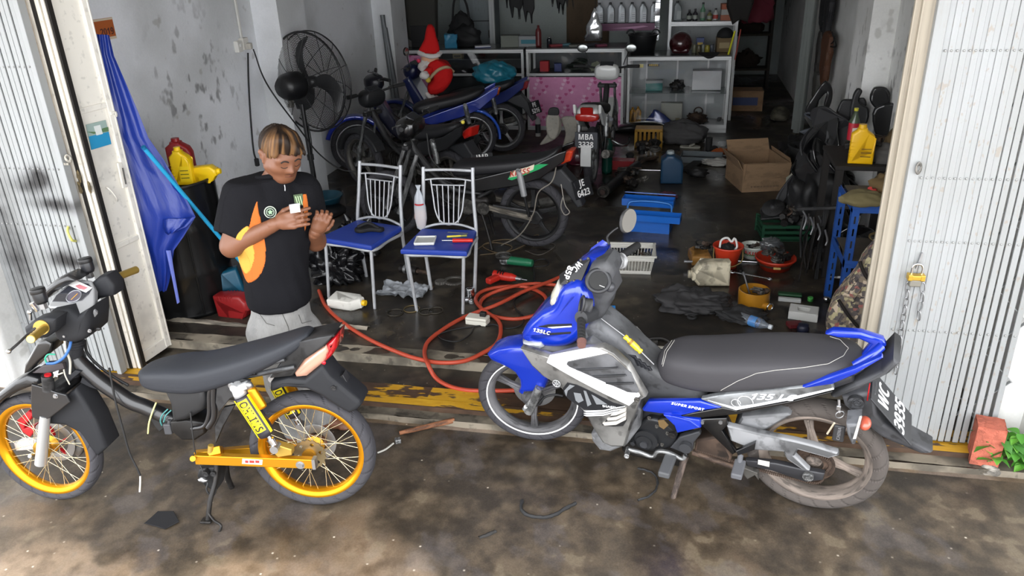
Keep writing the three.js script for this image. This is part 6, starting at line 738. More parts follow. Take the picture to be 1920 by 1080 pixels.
// ---------- motorcycles inside the shop ----------
function underbone(name, label, pos, ry, lean, o = {}) {
  const F = new Frame(pos, ry, lean), B = F.set(thing(name, label, 'motorcycle')), W = 1.22, R = .275; const body = o.body ?? C.gloss, dark = C.castDark, seatM = o.seatM ?? mat(0x17171a, .55), fend = o.fender ?? body, rimM = o.rim ?? C.alu;
  const wheel = (n, x) => { const w = (o.cast ?? true) ? castWheel(n, B, R, .078, .216, { rim: rimM, n: 5, turn: .3 }) : spokeWheel(n, B, R, .075, .216, { rim: o.rim ?? C.steel, hub: C.alu, spoke: C.steel, n: 24 }); w.position.set(x, R, 0); return w; };
  wheel('rear_wheel', 0); const fw = wheel('front_wheel', -W); fw.rotation.y = o.steer ?? 0;
  const top = [-.99, .80];
  for (const s of [-1, 1]) M('fork_leg', [rod([-W, R - .02, s * .075], [-1.14, .46, s * .075], .022, .022, 14), rod([-1.14, .46, s * .075], [top[0], top[1], s * .075], .014, .014, 12)], o.fork ?? C.alu, B);
  M('fork_yoke', rbox(.06, .04, .2, .012, top[0], top[1] - .03, 0), dark, B);
  const arc = (r0, r1, a0, a1, cx, n = 16) => [...Array(n + 1).keys()].map((i) => { const a = mix(a0, a1, i / n); return [cx + Math.cos(a) * r1, R + Math.sin(a) * r1]; }).concat([...Array(n + 1).keys()].map((i) => { const a = mix(a1, a0, i / n); return [cx + Math.cos(a) * r0, R + Math.sin(a) * r0]; }));
  if (o.frontFender !== false) M('front_fender', plate(arc(.282, .326, .45, 2.85, -W), -.062, .124, .016, false, 3), fend, B);
  M('frame_tube', [tube([[-.98, .78, 0], [-.86, .60, 0], [-.66, .44, 0], [-.40, .40, 0]], .03, 30, 12), rod([-.42, .40, .07], [.05, .68, .09], .014), rod([-.42, .40, -.07], [.05, .68, -.09], .014)], o.frameM ?? dark, B);
  M('engine', [rbox(.30, .16, .20, .04, -.48, .33, 0), rod([-.58, .34, 0], [-.78, .38, 0], .06, .055, 16), ...[0, 1, 2, 3, 4].map((k) => rbox(.008, .13, .13, .004, -.62 - k * .03, .35 + k * .006, 0))], C.grease, B); M('crankcase_cover', [disc(.065, .03, 28, -.50, .34, .115), disc(.05, .03, 24, -.37, .33, .11)], dirty(0x55534f, .5, .4), B);
  M('swingarm', [bar([-.36, .34, .1], [.02, R, .1], .03, .04), bar([-.36, .34, -.1], [.02, R, -.1], .03, .04)], o.armM ?? C.dull, B); M('chain_case', plate([[-.30, .36], [.06, .33], [.10, R], [.06, .22], [-.30, .26]], .07, .03, .01), o.caseM ?? dark, B);
  for (const s of [-1, 1]) { const g = G('shock_absorber', B); M('spring_body', rod([-.06, .64, s * .13], [-.03, .46, s * .13], .026, .024, 16), o.shockM ?? C.alu, g); M('shaft', rod([-.03, .46, s * .13], [0, .29, s * .12], .011), C.black, g); M('top_eye', disc(.02, .03, 16, -.063, .655, s * .13), C.alu, g); }
  M('seat', loftX(o.seat ?? [[-.60, .60, .64, .05], [-.54, .58, .68, .10, 3], [-.35, .60, .72, .12, 3], [-.1, .65, .76, .12, 3], [.08, .71, .80, .10, 3], [.16, .76, .81, .05]], 28, 4), seatM, B);
  for (const s of [-1, 1]) M('side_cover', plate([[-.56, .52], [-.30, .60], [.05, .70], [.24, .80], [.30, .82], [.28, .74], [.10, .60], [-.10, .53], [-.42, .46]], s > 0 ? .105 : -.13, .025, .008, false, 3), body, B);
  M('tail_light', plate([[.20, .74], [.30, .80], [.335, .80], [.31, .72], [.24, .69]], -.06, .12, .02, false, 3), o.tail ?? C.red, B);
  if (o.rearFender !== false) M('rear_fender', o.rearFender ? plate(arc(.288, .318, -.1, 1.9, 0), -.065, .13, .012, false, 3) : plate([[.02, .60], [.24, .66], [.34, .55], [.40, .38], [.36, .36], [.26, .50], [.10, .57]], -.06, .12, .015, false, 3), o.rearFender || mat(0x26272a, .6), B);
  if (o.plate) { const g = G('number_plate', B); g.position.set(.385, .50, 0); g.rotation.set(0, Math.PI / 2 - (o.plateTurn ?? .55), 0); g.rotateX(-.35); M('plate', rbox(.19, .14, .005, .002), mat(0x15161a, .5), g); M('plate_lettering', [text(o.plate[0], .05, [0, .033, .003], [1, 0, 0], [0, 1, 0], .85), text(o.plate[1], .05, [0, -.033, .003], [1, 0, 0], [0, 1, 0], .85)], C.white, g); }
  const hd = G('headset', B); hd.position.set(-.97, .93, 0); hd.rotation.y = o.steer ?? 0; M('cowl', o.bare ? [rbox(.1, .06, .14, .02, 0, 0, 0, 0, 0, -.3)] : [loftX([[-.10, -.05, .03, .06], [-.05, -.09, .06, .12, 3], [.03, -.10, .07, .13, 3], [.08, -.05, .05, .10, 3]], 20, 3)], o.head ?? body, hd); M('speedometer', rbox(.08, .02, .14, .01, .03, .065, 0, 0, 0, -.5), mat(0x2e2f33, .2), hd);
  for (const s of [-1, 1]) { M('handlebar', rod([0, .02, s * .08], [.06, .05, s * .24], .011), o.barM ?? C.black, hd); M('grip', rod([.06, .05, s * .22], [.09, .055, s * .34], .017, .017, 12), C.rubber, hd); M('lever', tube([[.02, .05, s * .2], [-.01, .05, s * .27], [.02, .055, s * .34]], .005, 12, 6), C.alu, hd); if (o.mirrors?.includes(s)) { const m = G('mirror', hd); M('stem', tube([[.04, .06, s * .17], [.04, .14, s * .2], [.05, .20, s * .23]], .005, 14, 6), C.black, m); M('shell', ball(.015, .045, .06, .05, .23, s * .25, 16), C.black, m); M('mirror_glass', ball(.006, .04, .055, .062, .23, s * .25, 16), mat(0x8d9190, .2, .8), m); } }
  if (o.shield) { M('leg_shield', plate([[-1.06, .84], [-.98, .88], [-.90, .74], [-.80, .56], [-.74, .40], [-.78, .34], [-.86, .42], [-.96, .58]], -.17, .34, .03, false, 4), o.shield, B); }
  M('footpeg', [rod([-.52, .25, -.24], [-.52, .25, .24], .011), rbox(.03, .024, .09, .008, -.52, .255, .24), rbox(.03, .024, .09, .008, -.52, .255, -.24)], C.rubber, B); M('exhaust', [tube([[-.70, .28, -.10], [-.62, .20, -.13], [-.30, .22, -.15], [-.1, .27, -.16]], .018, 20, 10), rod([-.1, .27, -.16], [.26, .36, -.17], .038, .04, 16)], o.exhaust ?? C.dull, B);
  M('side_stand', tube([[-.40, .28, .08], [-.34, .14, .13], [-.30, .01, .16 + lean * .1]], .011, 14, 8), C.grease, B); M('centre_stand', rod([-.42, .27, -.09], [-.38, .02, -.12], .012), C.grease, B);
  return { F, B, hd };
}
// the black one with the green lettering, behind the chairs
{
  const a = fl(755, 440), b = fl(1003, 461), ry = Math.atan2(-(b.z - a.z), b.x - a.x); const P = new Frame(b, ry, .04);
  const { F, B } = underbone('black_underbone_motorcycle', 'black motorcycle with green and white tail stickers standing behind the chairs', b, ry, .04, { head: C.gloss, frontFender: false, rim: dirty(0x2c2c2d, .5, .3), plate: ['JE', '6423'], tail: mat(0xc23a18, .3, 0, { clearcoat: .8 }), shockM: mat(0xc8cacc, .25, .7), seat: [[-.64, .58, .62, .05], [-.58, .55, .665, .10, 3], [-.38, .58, .69, .12, 3], [-.1, .62, .725, .12, 3], [.10, .68, .76, .10, 3], [.22, .76, .82, .06]], armM: dirty(0x8a8378, .6, .4) });
  const pl = (pts, z, t, bev) => plate(F.o2(pts, z), z - t, t, bev); M('tail_sticker', pl([[952, 336], [960, 322], [985, 315], [1010, 308], [1028, 308], [1010, 318], [985, 328], [960, 338]], .135, .004, .0005), mat(0x1d9a5a, .4), B); M('tail_sticker', pl([[955, 333], [964, 320], [990, 313], [1002, 308], [1000, 318], [972, 330]], .1365, .003, .0005), mat(0xd9cdb8, .4), B); M('sticker_lettering', text('KRISS', .04, F.p(975, 323, .138), [1, .25, 0], [0, 1, 0], 1.1, .001, .4), mat(0xb03a30, .4), B);
  M('loose_cable', tube([[1045, 300, .05], [1035, 340, .12], [1010, 360, .16], [1000, 400, .17], [975, 440, .15], [940, 460, .1]].map(([x, y, z]) => F.p(x, y, z)), .005, 50, 6), mat(0x7a746a, .6), B); M('cable_loop', tube([[1052, 345, .06], [1060, 385, .09], [1068, 398, .09], [1060, 403, .09], [1052, 390, .09], [1055, 370, .08]].map(([x, y, z]) => F.p(x, y, z)), .004, 40, 6), mat(0x8a857c, .6), B);
  M('grip_tip', ball(.014, .014, .014, ...F.p(868, 229, .36)), mat(0xb8a838, .5), B);
  M('bare_fork', [rod(F.p(782, 290, .08), F.p(748, 400, .08), .017, .02, 12)], C.alu, B); M('wiring', [[[770, 260], [790, 300], [820, 330], [860, 350]], [[800, 250], [810, 300], [850, 330], [900, 340]], [[780, 300], [810, 350], [840, 380], [880, 390]]].map((l) => tube(l.map(([x, y], i) => F.p(x, y, .06 + i * .02)), .006, 30, 6)), C.wire, B);
}
underbone('stripped_motorcycle', 'stripped black motorcycle with JMR number plate standing behind the black one', [-1.93, FL, -6.40], -.50, .03, { bare: false, head: mat(0x1c1d1f, .45), fender: mat(0x2a2b2d, .5), body: mat(0x131315, .4), plate: ['JMR', '10'], tail: mat(0xa81c14, .3, 0, { clearcoat: .7 }), rim: C.dull, exhaust: dirty(0x8d8874, .4, .5) });
underbone('bright_blue_motorcycle', 'dark motorcycle with blue front and rear fenders by the left wall', [-2.18, FL, -8.02], .36, .03, { body: mat(0x1a2f8c, .3, .2, { clearcoat: .8 }), fender: mat(0x1c2f9e, .3, .2, { clearcoat: 1 }), rearFender: mat(0x1f57c8, .28, .2, { clearcoat: 1 }), cast: false, rim: C.steel, tail: mat(0xb8501c, .25, .1, { clearcoat: 1 }), head: mat(0x14151f, .35), shield: mat(0x10142e, .35, 0, { clearcoat: .6 }), steer: .2 });
underbone('dark_blue_motorcycle', 'dark blue motorcycle with PE number plate in front of the counter', [-1.95, FL, -8.50], .04, .03, { body: mat(0x16245e, .3, .2, { clearcoat: .8 }), shield: mat(0x121c48, .3, 0, { clearcoat: .8 }), head: mat(0x10173a, .35), plate: ['PE', '5216'], tail: mat(0x7c1018, .3, 0, { clearcoat: .8 }), mirrors: [1], steer: -.15 });
{ const wh = mat(0xd3d4d2, .35, 0, { clearcoat: .4 }); const { F, B, hd } = underbone('white_motorcycle', 'white motorcycle with number plate MBA 3338 seen from behind', fl(1109, 343), -1.62, 0, { body: wh, head: wh, rearFender: false, plate: null, mirrors: [-1, 1], tail: mat(0x9a1c18, .25, 0, { clearcoat: 1 }), seatM: mat(0x151517, .6), fork: C.alu });
  M('plate', rbox(.006, .15, .21, .003, .33, .50, 0, 0, 0, .12), mat(0x23262e, .5), B); M('plate_lettering', [text('MBA', .052, [.337, .535, 0], [0, 0, -1], [-.12, 1, 0], .9), text('3338', .052, [.345, .465, 0], [0, 0, -1], [-.12, 1, 0], .9)], C.white, B);
  M('tail_cowl', [loftX([[.16, .66, .80, .11, 3], [.26, .66, .79, .10, 3], [.30, .68, .77, .07, 3]], 20, 3)], wh, B); M('tail_lens', [loftX([[.27, .665, .745, .115, 3], [.31, .668, .74, .10, 3], [.325, .68, .73, .05, 3]], 20, 3)], mat(0xa6241c, .25, 0, { clearcoat: 1 }), B); M('tail_badge', [box(.004, .03, .09, .302, .775, 0)], mat(0x2a2b2d, .5), B); for (const z of [-.03, -.01, .012, .03]) M('badge_mark', box(.002, .014, .012, .305, .775, z), mat(0xc9c9c6, .5), B);
  M('mud_flap', rbox(.012, .2, .1, .006, .345, .36, 0, 0, 0, .12), wh, B); M('chrome_strut', rod([.20, .62, -.10], [.1, .30, -.12], .012), C.chrome, B); M('kick_lever', tube([[-.35, .34, -.15], [-.33, .30, -.26], [-.28, .34, -.32], [-.26, .40, -.33]], .010, 20, 8), C.chrome, B); }
// plush santa on the dark blue one
{
  const F = new Frame([-2.62, FL, -8.42], .30), S = F.set(thing('santa_plush', 'plush santa doll in red suit and tall hat sitting on the motorcycle', 'plush toy')); const red = grainy(0xc01818, .85), wh = grainy(0xd5d0cc, .95), pl = (pts, z, t, b, sm_ = true) => plate(F.o2(pts, z), z - t, t, b, sm_, 5);
  M('hat', noisy(pl([[803, 48], [811, 49], [818, 70], [824, 98], [806, 104], [786, 98], [795, 75]], .07, .14, .035), .006, 14, 2), red, S); M('hat_brim', noisy(tube([[786, 99, .03], [795, 103, .11], [808, 106, .12], [820, 104, .1], [825, 99, .02]].map(([x, y, z]) => F.p(x, y, z)), .026, 24, 10), .006, 40, 3), wh, S);
  M('face', ball(.10, .085, .085, ...F.p(806, 112, .02)), mat(0xd9a888, .7), S); M('nose', ball(.022, .022, .022, ...F.p(785, 114, .08)), mat(0xd03050, .5), S); M('beard', noisy(pl([[786, 118], [800, 114], [808, 118], [800, 126], [794, 138], [784, 130]], .12, .12, .05), .008, 30, 5), wh, S);
  M('body', noisy(pl([[800, 122], [815, 114], [830, 116], [846, 128], [848, 150], [838, 168], [820, 178], [806, 176], [802, 165], [812, 148], [806, 135]], .14, .26, .055), .01, 10, 7), red, S); M('arm', noisy(pl([[800, 128], [812, 126], [808, 142], [796, 146], [790, 140]], .16, .1, .045), .006, 20, 9), red, S); M('mitten', noisy(ball(.055, .045, .05, ...F.p(796, 141, .15)), .008, 40, 4), wh, S);
  M('belt', tube([[803, 152, .10], [812, 140, .15], [824, 130, .16], [838, 126, .13], [850, 134, .04]].map(([x, y, z]) => F.p(x, y, z)), .018, 24, 8), grainy(0xb39a7a, .9), S); M('belt_knot', ball(.03, .03, .03, ...F.p(803, 150, .15)), mat(0xc8b03c, .6), S); M('cuff', tube([[800, 176, .1], [806, 182, .14], [812, 182, .1]].map(([x, y, z]) => F.p(x, y, z)), .026, 14, 10), wh, S); M('cuff', ball(.035, .03, .03, ...F.p(818, 184, .05)), wh, S);
}
one('plastic_bag', 'turquoise plastic bag crumpled on a motorcycle seat before the counter', 'plastic bag', blob(.24, .15, .16, 41, .12, 2.2, 48), mat(0x176478, .35), [-2.04, .865, -8.60]);
{ const g = thing('leg_shield_fairing', 'loose cream motorcycle leg shield standing on the floor by the pink cloth', 'fairing', [0, 0, 0]); const F = new Frame(fl(1045, 290), .05); F.set(g); const cr = soft(0xb9b4a8, .5); const pl = (pts, z, t, b) => plate(F.o2(pts, z), z - t, t, b, true, 4); M('left_wing', pl([[1040, 218], [1050, 222], [1052, 245], [1040, 262], [1012, 272], [1024, 255], [1034, 238]], .08, .05, .02), cr, g); M('right_wing', pl([[1052, 222], [1082, 222], [1083, 248], [1072, 268], [1056, 276], [1060, 250]], -.02, .05, .02), cr, g); M('centre', pl([[1026, 216], [1046, 216], [1048, 245], [1040, 262], [1028, 258]], .13, .06, .02), cr, g); M('black_clip', pl([[1030, 204], [1046, 204], [1047, 216], [1028, 216]], .13, .05, .01), C.black, g); }
{ const g = thing('spray_can', 'slim white and black spray can standing behind the blue motorcycle tail', 'can', gp(1009, 255, FL)); M('can', lathe([[.001, 0], [.032, 0], [.033, .2], [.022, .215], [.012, .22], [.012, .235], [.001, .236]], 20), mat(0xb9b8b6, .35), g); M('band', lathe([[.0335, .04], [.0335, .15]], 20), mat(0x28282c, .4), g); }
one('helmet', 'dark crimson helmet on the floor beside the white motorcycle wheel', 'helmet', [at(new THREE.SphereGeometry(.14, 24, 16, 0, 6.2832, 0, 2.1), 0, .07, 0), torus(.12, .012, 0, .012, 0, Math.PI / 2)], mat(0x4a0f22, .3, 0, { clearcoat: .6 }), fl(1085, 305));

// ---------- counters, shelves and the back of the shop ----------
const aluF = soft(0xd2d4d4, .35, .2), pane = mat(0xffffff, .04, 0, { transmission: 1, thickness: 0, ior: 1.5 });
const heartT = tex(512, 512, (u, v) => { let k = mix3([222, 146, 190], [230, 158, 200], fbm(u, v, 8, 3, 801)); for (let i = 0; i < 14; i++) { const cx = hash(i, 1, 9), cy = (i + .5) / 14, dx = ((u - cx + 1.5) % 1 - .5) / .055, dy = ((v - cy + 1.5) % 1 - .5) / .05; const h = (dx * dx + dy * dy - 1) ** 3 - dx * dx * dy ** 3; if (h < 0) k = i % 2 ? [240, 198, 222] : [206, 96, 150]; } return k; });
heartT.repeat.set(3.0, 3.0); const heartM = new THREE.MeshStandardMaterial({ map: heartT, roughness: .7 });
function showcase(name, label, x0, x1, zf, d, h, split, o = {}) {
  const g = thing(name, label, 'display case', [0, FL, 0]), w = x1 - x0, cx = (x0 + x1) / 2, zb = zf - d, p = .03; const post = (x, z) => M('post', box(p, h, p, x, h / 2, z), aluF, g);
  for (const x of [x0 + p / 2, x1 - p / 2]) for (const z of [zf - p / 2, zb + p / 2]) post(x, z);
  M('top_rail', box(w, .04, p, cx, h - .02, zf - p / 2 + .004), aluF, g); M('top_rail', box(w, .04, p, cx, h - .02, zb + p / 2), aluF, g); M('bottom_rail', box(w, o.kick ?? .05, p, cx, (o.kick ?? .05) / 2, zf - p / 2 + .004), aluF, g);
  if (split) { M('mid_rail', box(w, .03, p, cx, split, zf - p / 2 + .003), aluF, g); M('lower_panel', uvBox(box(w - 2 * p, split - .06, .01, cx, split / 2, zf - .012)), o.lowerM ?? heartM, g); M('mid_shelf', box(w - .04, .012, d - .04, cx, split, zf - d / 2), mat(0x3a3b3c, .5), g); if (o.side) M('side_panel', uvBox(box(.01, h - .06, d - .06, o.side > 0 ? x1 : x0 + .006, h / 2, zf - d / 2)), heartM, g); }
  M('front_glass', box(w - 2 * p, h - (split || (o.kick ?? .05)) - .05, .004, cx, (h + (split || .05)) / 2 - .005, zf - .014), pane, g); M('top_board', box(w, .012, d, cx, h + .006, zf - d / 2), o.top ?? mat(0x3d3e3f, .25), g); M('back_board', box(w - .04, h - .04, .01, cx, h / 2, zb + .01), o.back ?? mat(0x55585a, .6), g); M('floor_board', box(w - .04, .012, d - .04, cx, .06, zf - d / 2), mat(0x8a8c8c, .5), g);
  for (const y of o.shelves ?? []) M('glass_shelf', box(w - .05, .008, d - .08, cx, y, zf - d / 2), mat(0xb9c4c4, .1, 0, { transmission: .7, thickness: 0 }), g);
  if (o.mullions) for (const x of o.mullions) M('mullion', box(.02, h - .1, .012, x, h / 2, zb + .03), aluF, g); return g;
}
const zc = -9.6, X = (px, z = zc) => zp(px, 130, z).x, hT = zp(1080, 92, zc).y - FL, hR = zp(1270, 106, zc).y - FL;
showcase('display_case', 'long aluminium display case at the left with pink patterned side', X(745), X(982), zc, .5, hT, hT - .30, { side: 0, back: mat(0x3c4042, .6), lowerM: mat(0x2e3234, .15, 0, { clearcoat: .6 }), shelves: [hT - .12] });
{ const x0 = X(745), x1 = X(803), g = thing('pink_cloth', 'pink heart-patterned cloth covering the left end of the long case', 'cloth', [(x0 + x1) / 2, FL, zc + .012]); M('cloth', uvBox(noisy(new THREE.BoxGeometry(x1 - x0, hT - .06, .006, 24, 20, 1).translate(0, (hT - .06) / 2, 0), .004, 9, 3)), heartM, g); }
showcase('display_case', 'aluminium display case with pink heart cloth below its glass', X(987), X(1170), zc + .002, .5, hT, hT - .30, {});
showcase('display_case', 'low glass display case with shelves of parts inside', X(1177), X(1370), zc + .03, .5, hR, 0, { kick: .09, shelves: [.46], mullions: [X(1210), X(1270), X(1330)], back: mat(0x9ea3a4, .5) });
// in and on the cases
const onTop = (px, z = zc - .2, h = hT) => V(zp(px, 92, z).x, FL + h + .013, z), inside = (px, y, z = zc - .22) => V(zp(px, 150, z).x, FL + y, z);
const bx = (name, label, w, h, d, m, p, ry = 0, cat = 'box', extra) => { const g = thing(name, label, cat, p, ry); M('carton', rbox(w, h, d, .004, 0, h / 2, 0), m, g); M('lid', rbox(w * 1.01, .012, d * 1.01, .003, 0, h, 0), m, g); if (extra) M('print', box(w * .7, h * .4, .002, 0, h * .5, d / 2 + .001), extra, g); return g; };
bx('parts_box', 'bright red carton inside the middle display case', .11, .12, .1, mat(0xb81d24, .5), inside(1022, hT - .29));
bx('parts_box', 'dark blue carton beside the red carton in the middle display case', .09, .09, .1, mat(0x1e2f6e, .5), inside(1046, hT - .29), .2);
one('cable_coil', 'tangled heap of dark green cables in the middle display case', 'cables', [0, 1, 2, 3, 4].map((k) => torus(.11 - k * .012, .012, (k - 2) * .02, .05 + k * .02, 0, 1.2 + k * .2, k * .7, 24, 6)), mat(0x243028, .5), inside(1085, hT - .29));
one('rag', 'pale cloth bundle at the right of the middle display case', 'rag', blob(.08, .07, .06, 61, .25), mat(0x8d927e, .8), inside(1118, hT - .29));
bx('tool_case', 'grey shelf box in the left display case', .12, .05, .1, mat(0x8a8266, .6), inside(862, hT - .12), 0, 'box', mat(0x33332c, .6));
one('engine_part', 'dark engine part on the shelf of the left display case', 'part', blob(.07, .05, .05, 71, .3), C.grease, inside(900, hT - .115));
{ const k = inside(1227, .465, zc - .18); for (let i = 0; i < 4; i++) bx('parts_carton', ['lowest teal carton in the stack', 'second teal carton in the stack', 'third teal carton in the stack', 'topmost pale carton of the stack'][i] + ' inside the low glass case', .2, .028, .12, i === 3 ? mat(0xa3a8a8, .5) : mat(0x2a7d7a, .5), k.clone().add(V(0, i * .03, 0)), .05 * (i % 2)); }
bottle('oil_bottle', 'amber oil bottle at the left end inside the low glass case', 0xb9841c, inside(1189, .07, zc - .1), 0, .075, .2, .06); bottle('oil_bottle', 'second amber oil bottle beside the first inside the low glass case', 0xc08c22, inside(1199, .07, zc - .2), 0, .07, .19, .06);
bx('document_box', 'pale document box on the lower shelf inside the low glass case', .26, .22, .1, mat(0xa9aaa0, .6), inside(1262, .07, zc - .3)); bx('white_box', 'large white wrapped box on the upper shelf of the low glass case', .34, .22, .16, mat(0xc6c8ca, .35), inside(1325, .47, zc - .25));
one('engine_part', 'dark carburettor on the upper shelf of the low glass case', 'part', [blob(.09, .07, .06, 81, .3), cyl(.03, .03, .1, 14, .05, .06, 0)], C.grease, inside(1270, .47)); one('engine_part', 'rusty brown part with loop on the lower shelf of the low glass case', 'part', [blob(.13, .09, .08, 83, .3), torus(.05, .008, .02, .15, 0, .3)], C.rust, inside(1310, .07, zc - .15));
{ const g = thing('plastic_pouch', 'shiny dark blue plastic pouch at the bottom of the low glass case', 'pouch', inside(1238, .07, zc - .1)); M('pouch', noisy(skin([...Array(7).keys()].map((k) => { const t = k / 6, w = .20 * (1 - t * .85); return [...Array(12).keys()].map((i) => [Math.cos(i / 12 * 6.2832) * w - t * .03, t * .17, Math.sin(i / 12 * 6.2832) * .05 * (1 - t * .6)]); })), .012, 16, 4), mat(0x24387c, .2, .1, { clearcoat: .6 }), g); }
{ const g = thing('label_strip', 'yellow printed strip along the top of the low glass case', 'label', V(X(1225), FL + hR - .10, zc - .02)); M('strip', box(.14, .03, .003), mat(0x3a3a36, .5), g); for (let i = 0; i < 5; i++) M('print_mark', box(.014, .018 + (i % 2) * .004, .002, -.044 + i * .022, 0, .002), mat(0xc9a82c, .5), g); }
bx('name_tag', 'small yellow tag in the top corner of the low glass case', .05, .035, .01, mat(0xbfae2c, .5), V(X(1202), FL + hR - .13, zc - .03), 0, 'tag');
for (let i = 0; i < 9; i++) { const r = rng(900 + i); one('small_part', `small ${['grey', 'slate blue', 'khaki', 'black', 'steel blue'][i % 5]} packeted part on the ${i % 2 ? 'upper' : 'lower'} shelf of the low glass case`, 'part', rbox(.03 + r() * .05, .02 + r() * .03, .04, .004, 0, .02, 0), mat([0x8a8f96, 0x4a5a74, 0xa8a080, 0x2c2e32, 0x74808a][i % 5], .4), inside(1250 + i * 13, i % 2 ? .465 : .075, zc - .32 + r() * .1), r() * 2, 'packeted parts in the low glass case'); }
one('helmet', 'dark maroon full-face helmet on top of the low glass case', 'helmet', [at(new THREE.SphereGeometry(.135, 28, 20, 0, 6.2832, 0, 2.3), 0, .11, 0), rbox(.20, .07, .1, .03, 0, .04, .06)], mat(0x3a1418, .25, 0, { clearcoat: .8 }), onTop(1276, zc - .2, hR));
{ const g = thing('basket', 'black plastic basket with handles on the low glass case', 'basket', onTop(1205, zc - .28, hR)); M('wall', lathe([[.001, 0], [.14, 0], [.17, .2], [.18, .2], [.18, .215], [.162, .215], [.132, .012], [.001, .012]], 28), mat(0x17181a, .5), g); M('handle', torus(.045, .010, -.15, .22, 0, 0, 0, 18, 8, 3.14), mat(0x17181a, .5), g); M('handle', torus(.045, .010, .15, .22, 0, 0, 0, 18, 8, 3.14), mat(0x17181a, .5), g); }
one('dark_cloth', 'black cloth hanging over the front edge of the low glass case', 'cloth', drape(new Frame([0, 0, zc + .06], 0), [[[1308, 98], [1350, 98], -.06], [[1312, 103], [1346, 103], .0], [[1320, 107], [1338, 108], .004], [[1326, 110], [1332, 110], .004]], 12, .006, 3), mat(0x141416, .9), [0, 0, zc + .06]);
bx('carton', 'tan carton on the low glass case under the steel shelf', .17, .16, .14, mat(0x6e5c40, .8), onTop(1356, zc - .3, hR), .1, 'box', mat(0x9a8a68, .8)); one('baseball_cap', 'black round cap lying on top of the tan carton', 'cap', [at(new THREE.SphereGeometry(.10, 20, 12, 0, 6.2832, 0, 1.6), 0, 0, 0), plate([[-.06, .05], [.06, .05], [.05, .13], [-.05, .13]], 0, .006, .002).rotateX(1.57)], mat(0x121214, .8), onTop(1358, zc - .3, hR).add(V(0, .175, 0)));
bx('tin', 'yellow and blue tin on the low glass case', .09, .15, .08, mat(0x2a3a6a, .5), onTop(1312, zc - .36, hR), 0, 'tin', mat(0xb59a3a, .5)); for (let i = 0; i < 5; i++) one('small_jar', `small ${['olive', 'brown', 'grey-green', 'mustard', 'slate'][i]} jar of screws on the low glass case`, 'jar', [lathe([[.001, 0], [.03, 0], [.03, .07], [.024, .08], [.026, .08], [.026, .095], [.001, .096]], 14)], mat([0x6a6a58, 0x55503c, 0x767a70, 0x8a8030, 0x4c5058][i], .3), onTop(1302 + i * 8, zc - .22 + (i % 2) * .06, hR), 0, 'jars of screws on the low glass case');
// on the middle and left cases
bx('parts_box', 'long grey-green carton at the left of the middle case top', .22, .13, .16, mat(0x6c7068, .7), onTop(958, zc - .2), .05); bx('parts_box', 'pale carton with turquoise band on the middle case top', .26, .12, .15, mat(0x84888a, .7), onTop(993, zc - .22), 0, 'box', mat(0x2a6d7c, .6));
{ const g = thing('chemical_bottle', 'dark red bottle standing on the middle case top', 'bottle', onTop(1010, zc - .16).add(V(0, .0, 0))); M('bottle', lathe([[.001, 0], [.035, 0], [.037, .02], [.037, .16], [.03, .2], [.014, .22], [.014, .25], [.001, .25]], 20), mat(0x5c1f20, .35), g); M('stand', lathe([[.001, -.001], [.018, -.001]], 8), C.alu, g); }
{ const g = thing('glass_jar', 'small dark jar with bright cap on the middle case top', 'jar', onTop(1030, zc - .2)); M('jar', lathe([[.001, 0], [.03, 0], [.03, .08], [.02, .095], [.001, .1]], 18), mat(0x1d2026, .2), g); M('cap', ball(.018, .012, .018, 0, .1, 0), C.chrome, g); }
for (let i = 0; i < 6; i++) { const r = rng(950 + i); bx('spare_packet', `flat ${['dark red', 'teal', 'olive grey', 'beige', 'charcoal', 'plum'][i]} spare parts packet lying on the middle case top`, .1 + r() * .06, .02, .08, mat([0x7c2a30, 0x2a5a64, 0x50524a, 0x8a8478, 0x33343a, 0x6a2c40][i], .5), onTop(1042 + i * 17, zc - .12 - r() * .2), r(), 'packet').userData.group = 'packets on the middle case top'; }
{ const g = thing('foil_bag', 'crinkled silver foil bag hanging above the middle case', 'foil bag', zp(1116, 40, zc - .1)); M('foil', noisy(skin([...Array(10).keys()].map((k) => { const t = k / 9, w = .015 + .085 * sm(cl(t * 1.5)) ; return [...Array(14).keys()].map((i) => [Math.cos(i / 14 * 6.2832) * w - .02 * t, .16 - t * .38, Math.sin(i / 14 * 6.2832) * w * .35]); })), .02, 16, 5), mat(0xc4c7ca, .16, .9), g); M('string', rod([0, .16, 0], [.0, .5, -.02], .003), C.wire, g); }
bx('black_case', 'black speaker box standing on the left display case', .24, .26, .16, mat(0x0e0e10, .5), onTop(793, zc - .25)); { const g = thing('paper_cup', 'cream printed cup standing at the end of the left display case', 'cup', onTop(748, zc - .15)); M('cup', lathe([[.001, 0], [.045, 0], [.058, .12], [.061, .12], [.061, .126], [.055, .126], [.042, .006], [.001, .006]], 24), mat(0xb39a68, .7), g); M('print', lathe([[.049, .03], [.0565, .09]], 24), mat(0x8a6a40, .7), g); }
one('plastic_bag', 'light blue plastic bag standing on the left display case', 'plastic bag', noisy(new THREE.BoxGeometry(.16, .16, .1, 10, 10, 8).translate(0, .08, 0), .016, 14, 5), mat(0x3a86a8, .4), onTop(848, zc - .15)); one('duffel_bag', 'black duffel bag lying on the left display case', 'bag', blob(.2, .18, .13, 93, .15, 2, 30), mat(0x101114, .7), onTop(875, zc - .25)); { const g = thing('receipt_book', 'open receipt book with blue cover on the left display case', 'book', onTop(905, zc - .14), .3); M('cover', rbox(.2, .008, .14, .002, 0, .004, 0), mat(0x1f2a66, .5), g); M('pages', rbox(.19, .014, .13, .002, 0, .015, 0), mat(0xc9cbd2, .6), g); }
